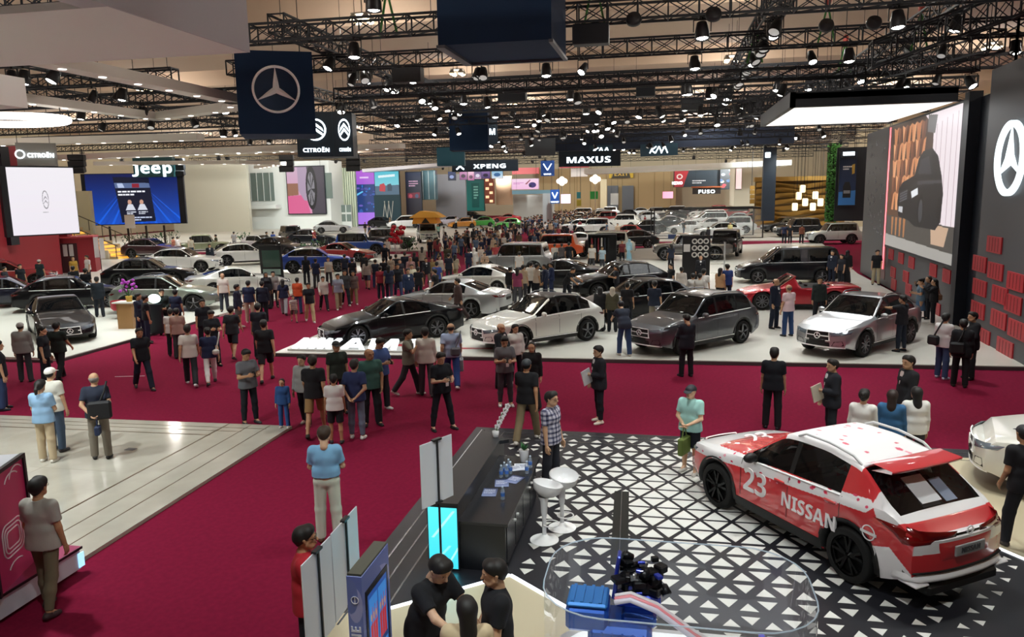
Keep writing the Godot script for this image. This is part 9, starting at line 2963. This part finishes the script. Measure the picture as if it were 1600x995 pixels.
class MB:
	var v := PackedVector3Array()
	var n := PackedVector3Array()
	var uv := PackedVector2Array()
	var ix := PackedInt32Array()

	func quad(a: Vector3, b: Vector3, c: Vector3, d: Vector3) -> void:  # counter-clockwise seen from outside
		var k := v.size()
		var nn := (b - a).cross(d - a)
		if nn.length_squared() < 1e-14:
			nn = (c - b).cross(d - b)
		nn = nn.normalized()
		v.append_array([a, b, c, d])
		n.append_array([nn, nn, nn, nn])
		uv.append_array([Vector2(0, 1), Vector2(1, 1), Vector2(1, 0), Vector2(0, 0)])
		ix.append_array([k, k + 2, k + 1, k, k + 3, k + 2])

	func box(c: Vector3, s: Vector3, b := Basis.IDENTITY) -> void:
		var h := s * 0.5
		var p: Array[Vector3] = []
		for i in 8:
			p.append(c + b * Vector3(h.x if i & 1 else -h.x, h.y if i & 2 else -h.y, h.z if i & 4 else -h.z))
		quad(p[4], p[5], p[7], p[6])
		quad(p[1], p[0], p[2], p[3])
		quad(p[5], p[1], p[3], p[7])
		quad(p[0], p[4], p[6], p[2])
		quad(p[6], p[7], p[3], p[2])
		quad(p[0], p[1], p[5], p[4])

	func rbox(c: Vector3, s: Vector3, r: float, b := Basis.IDENTITY) -> void:  # box with chamfered edges
		var h := s * 0.5
		var ax := [Vector3.RIGHT, Vector3.UP, Vector3.BACK]
		var q := func(i: int, j: int, k: int, m: int) -> Vector3:  # m: axis that keeps its full reach
			var o := Vector3(h.x - r, h.y - r, h.z - r)
			o[m] = h[m]
			return c + b * (o * Vector3(i, j, k))
		for m in 3:
			var u := (m + 1) % 3
			var w := (m + 2) % 3
			for sg in [-1, 1]:
				var f := []
				for e in [[-1, -1], [1, -1], [1, 1], [-1, 1]]:
					var t := [0, 0, 0]
					t[m] = sg
					t[u] = e[0]
					t[w] = e[1]
					f.append(q.call(t[0], t[1], t[2], m))
				if sg > 0:
					quad(f[0], f[1], f[2], f[3])
				else:
					quad(f[3], f[2], f[1], f[0])
			for su in [-1, 1]:
				for sw in [-1, 1]:
					var e4 := []
					for e in [[u, -1], [u, 1], [w, 1], [w, -1]]:
						var t := [0, 0, 0]
						t[u] = su
						t[w] = sw
						t[m] = e[1]
						e4.append(q.call(t[0], t[1], t[2], e[0]))
					if su * sw > 0:
						quad(e4[0], e4[3], e4[2], e4[1])
					else:
						quad(e4[0], e4[1], e4[2], e4[3])
		for i in [-1, 1]:
			for j in [-1, 1]:
				for k in [-1, 1]:
					var a: Vector3 = q.call(i, j, k, 0)
					var d: Vector3 = q.call(i, j, k, 1)
					var e: Vector3 = q.call(i, j, k, 2)
					if i * j * k > 0:
						quad(a, d, e, e)
					else:
						quad(a, e, d, d)

	func bar(a: Vector3, b: Vector3, w: float, h := -1.0) -> void:
		var d := (b - a)
		var l := d.length()
		if l < 1e-5:
			return
		d /= l
		var up := Vector3.UP if absf(d.y) < 0.9 else Vector3.RIGHT
		var s := d.cross(up).normalized()
		var u := s.cross(d)
		box((a + b) * 0.5, Vector3(w, w if h < 0 else h, l), Basis(s, u, -d))

	func grid(P: Array, close_j := false, close_i := false) -> void:  # smooth sheet; P[i][j], (i,j) (i,j+1) (i+1,j+1) counter-clockwise from outside
		var ni := P.size()
		var nj: int = P[0].size()
		var k := v.size()
		for i in ni:
			var R: PackedVector3Array = P[i]
			var up: PackedVector3Array = P[(i + 1) % ni if close_i else mini(i + 1, ni - 1)]
			var dn: PackedVector3Array = P[(i - 1 + ni) % ni if close_i else maxi(i - 1, 0)]
			for j in nj:
				var dj: Vector3 = R[(j + 1) % nj if close_j else mini(j + 1, nj - 1)] - R[(j - 1 + nj) % nj if close_j else maxi(j - 1, 0)]
				var nn := dj.cross(up[j] - dn[j])
				if nn.length_squared() < 1e-14:
					var i2 := clampi(i, 1, ni - 2) if ni > 2 else i
					var q: PackedVector3Array = P[mini(i2 + 1, ni - 1)]
					var q2: PackedVector3Array = P[maxi(i2 - 1, 0)]
					dj = P[i2][(j + 1) % nj if close_j else mini(j + 1, nj - 1)] - P[i2][(j - 1 + nj) % nj if close_j else maxi(j - 1, 0)]
					nn = dj.cross(q[j] - q2[j])
				v.append(R[j])
				n.append(nn.normalized())
				uv.append(Vector2(float(j) / maxf(nj - 1, 1), float(i) / maxf(ni - 1, 1)))
		for i in (ni if close_i else ni - 1):
			for j in (nj if close_j else nj - 1):
				var i1 := (i + 1) % ni
				var j1 := (j + 1) % nj
				var a := k + i * nj + j
				var b := k + i * nj + j1
				var c := k + i1 * nj + j1
				var d := k + i1 * nj + j
				ix.append_array([a, c, b, a, d, c])

	func lathe(prof: Array, seg: int, x := Transform3D.IDENTITY) -> void:  # prof: Vector2(radius, y), upwards on the outside
		var P := []
		for q: Vector2 in prof:
			var R := PackedVector3Array()
			for s in seg:
				var t := -TAU * s / seg
				R.append(x * Vector3(q.x * cos(t), q.y, q.x * sin(t)))
			P.append(R)
		grid(P, true)

	func tube(pts: Array, rad: Variant, seg := 8, caps := true) -> void:
		var P := []
		var side := Vector3.ZERO
		for i in pts.size():
			var d: Vector3 = (pts[mini(i + 1, pts.size() - 1)] - pts[maxi(i - 1, 0)]).normalized()
			if side == Vector3.ZERO:
				side = d.cross(Vector3.UP if absf(d.y) < 0.9 else Vector3.RIGHT).normalized()
			side = (side - d * side.dot(d)).normalized()
			var u := side.cross(d)
			var r: float = rad[i] if rad is Array else rad
			var R := PackedVector3Array()
			for s in seg:
				var t := TAU * s / seg
				R.append(pts[i] + (side * cos(t) - u * sin(t)) * r)
			P.append(R)
		if caps:
			for e in [0, pts.size() - 1]:
				var R := PackedVector3Array()
				for s in seg:
					R.append(pts[e])
				if e == 0:
					P.push_front(R)
				else:
					P.append(R)
		grid(P, true)

	func prism(poly: PackedVector2Array, depth: float, x := Transform3D.IDENTITY) -> void:  # outline in XY, from z = 0 to z = depth
		if Geometry2D.is_polygon_clockwise(poly):
			poly.reverse()
		var tri := Geometry2D.triangulate_polygon(poly)
		for z in [0.0, depth]:
			var k := v.size()
			var nn := (x.basis * Vector3(0, 0, 1 if z == depth else -1)).normalized()
			for q in poly:
				v.append(x * Vector3(q.x, q.y, z))
				n.append(nn)
				uv.append(q)
			for t in range(0, tri.size(), 3):
				var o := (poly[tri[t + 1]] - poly[tri[t]]).cross(poly[tri[t + 2]] - poly[tri[t]]) > 0
				if o == (z == depth):
					ix.append_array([k + tri[t], k + tri[t + 2], k + tri[t + 1]])
				else:
					ix.append_array([k + tri[t], k + tri[t + 1], k + tri[t + 2]])
		for i in poly.size():
			var a := poly[i]
			var b := poly[(i + 1) % poly.size()]
			quad(x * Vector3(a.x, a.y, 0), x * Vector3(b.x, b.y, 0), x * Vector3(b.x, b.y, depth), x * Vector3(a.x, a.y, depth))

	func ball(c: Vector3, r: Vector3, seg := 10, rows := 6) -> void:
		var p := []
		for i in rows + 1:
			var t := -PI / 2 + PI * i / rows
			p.append(Vector2(cos(t), sin(t)))
		lathe(p, seg, Transform3D(Basis.from_scale(r), c))

	func add(m: MB, x := Transform3D.IDENTITY) -> void:
		var k := v.size()
		for i in m.v.size():
			v.append(x * m.v[i])
			n.append((x.basis * m.n[i]).normalized())
		uv.append_array(m.uv)
		for i in m.ix:
			ix.append(k + i)

	func mesh() -> ArrayMesh:
		var a := []
		a.resize(Mesh.ARRAY_MAX)
		a[Mesh.ARRAY_VERTEX] = v
		a[Mesh.ARRAY_NORMAL] = n
		a[Mesh.ARRAY_TEX_UV] = uv
		a[Mesh.ARRAY_INDEX] = ix
		var m := ArrayMesh.new()
		m.add_surface_from_arrays(Mesh.PRIMITIVE_TRIANGLES, a)
		return m

var taken := {}
var mats := {}
var rng := RandomNumberGenerator.new()

func numbered(called: String) -> String:
	var k: int = taken.get(called, 0)
	taken[called] = k + 1
	return called if k == 0 else "%s_%03d" % [called, k]

func mat(key: String, c: Color, rough := 0.6, metal := 0.0, coat := 0.0) -> StandardMaterial3D:
	if mats.has(key):
		return mats[key]
	var m := StandardMaterial3D.new()
	m.resource_name = key
	m.albedo_color = c
	m.roughness = rough
	m.metallic = metal
	if coat > 0.0:
		m.clearcoat_enabled = true
		m.clearcoat = coat
		m.clearcoat_roughness = 0.03
	mats[key] = m
	return m

func glow(key: String, c: Color, energy: float, base := Color(0.8, 0.8, 0.8)) -> StandardMaterial3D:
	if mats.has(key):
		return mats[key]
	var m := mat(key, base, 0.5)
	m.emission_enabled = true
	m.emission = c
	m.emission_energy_multiplier = energy
	return m

func pane(key: String, c: Color, alpha: float, rough := 0.03) -> StandardMaterial3D:
	if mats.has(key):
		return mats[key]
	var m := mat(key, Color(c, alpha), rough)
	m.transparency = BaseMaterial3D.TRANSPARENCY_ALPHA
	return m

func hexmat(h: String, rough := 0.85) -> StandardMaterial3D:  # plain coloured cloth or plastic
	return mat("c_%s_%d" % [h, int(rough * 100)], Color.html(h), rough)

func tag(o: Node, label: String, category: String, group := "", kind := "") -> Node:
	if label:
		o.set_meta("label", label)
	if category:
		o.set_meta("category", category)
	if group:
		o.set_meta("group", group)
	if kind:
		o.set_meta("kind", kind)
	return o

func thing(called: String, label: String, category: String, at := Vector3.ZERO, turn := 0.0, group := "") -> Node3D:
	var o := Node3D.new()
	o.name = numbered(called)
	o.position = at
	o.rotation.y = turn
	add_child(o)
	tag(o, label, category, group)
	return o

func put(called: String, shape: Variant, m: Material, parent: Node = null) -> MeshInstance3D:
	var o := MeshInstance3D.new()
	o.name = called if parent else numbered(called)
	o.mesh = shape.mesh() if shape is MB else shape
	o.material_override = m
	(parent if parent else self).add_child(o, true)
	return o

func lone(called: String, shape: Variant, m: Material, label: String, category: String, group := "") -> MeshInstance3D:
	var o := put(called, shape, m)
	tag(o, label, category, group)
	return o

func struct(called: String, shape: Variant, m: Material) -> MeshInstance3D:
	var o := put(called, shape, m)
	o.set_meta("kind", "structure")
	return o

func bx(c: Vector3, s: Vector3, b := Basis.IDENTITY) -> MB:
	var m := MB.new()
	m.box(c, s, b)
	return m

func span(a: Vector3, b: Vector3) -> MB:  # box from corner to corner
	var m := MB.new()
	m.box((a + b) * 0.5, (b - a).abs())
	return m

func write(text: String, size: float, deep: float, bold := true, font := "Droid Sans") -> TextMesh:  # size = height of a capital
	var f := SystemFont.new()
	f.font_names = PackedStringArray([font])
	if bold:
		f.font_weight = 700
	var t := TextMesh.new()
	t.font = f
	t.text = text
	t.font_size = 64
	t.pixel_size = size / 46.0
	t.depth = deep
	return t

func letters(text: String, size: float, deep: float, m: Material, parent: Node, x: Transform3D, called := "lettering") -> MeshInstance3D:
	var o := put(called, write(text, size, deep), m, parent)
	o.transform = x
	return o

func sm(a: float, b: float, t: float) -> float:
	return smoothstep(a, b, t)


const SH := ["short", "14100e"]
const LH := ["long", "14100e"]
const TB := ["trousers", "11151f"]
const TK := ["tee", "11151f"]
const FACE := {"face": true}


func V3(x: float, y: float, z: float) -> Vector3:
	return Vector3(x, y, z)
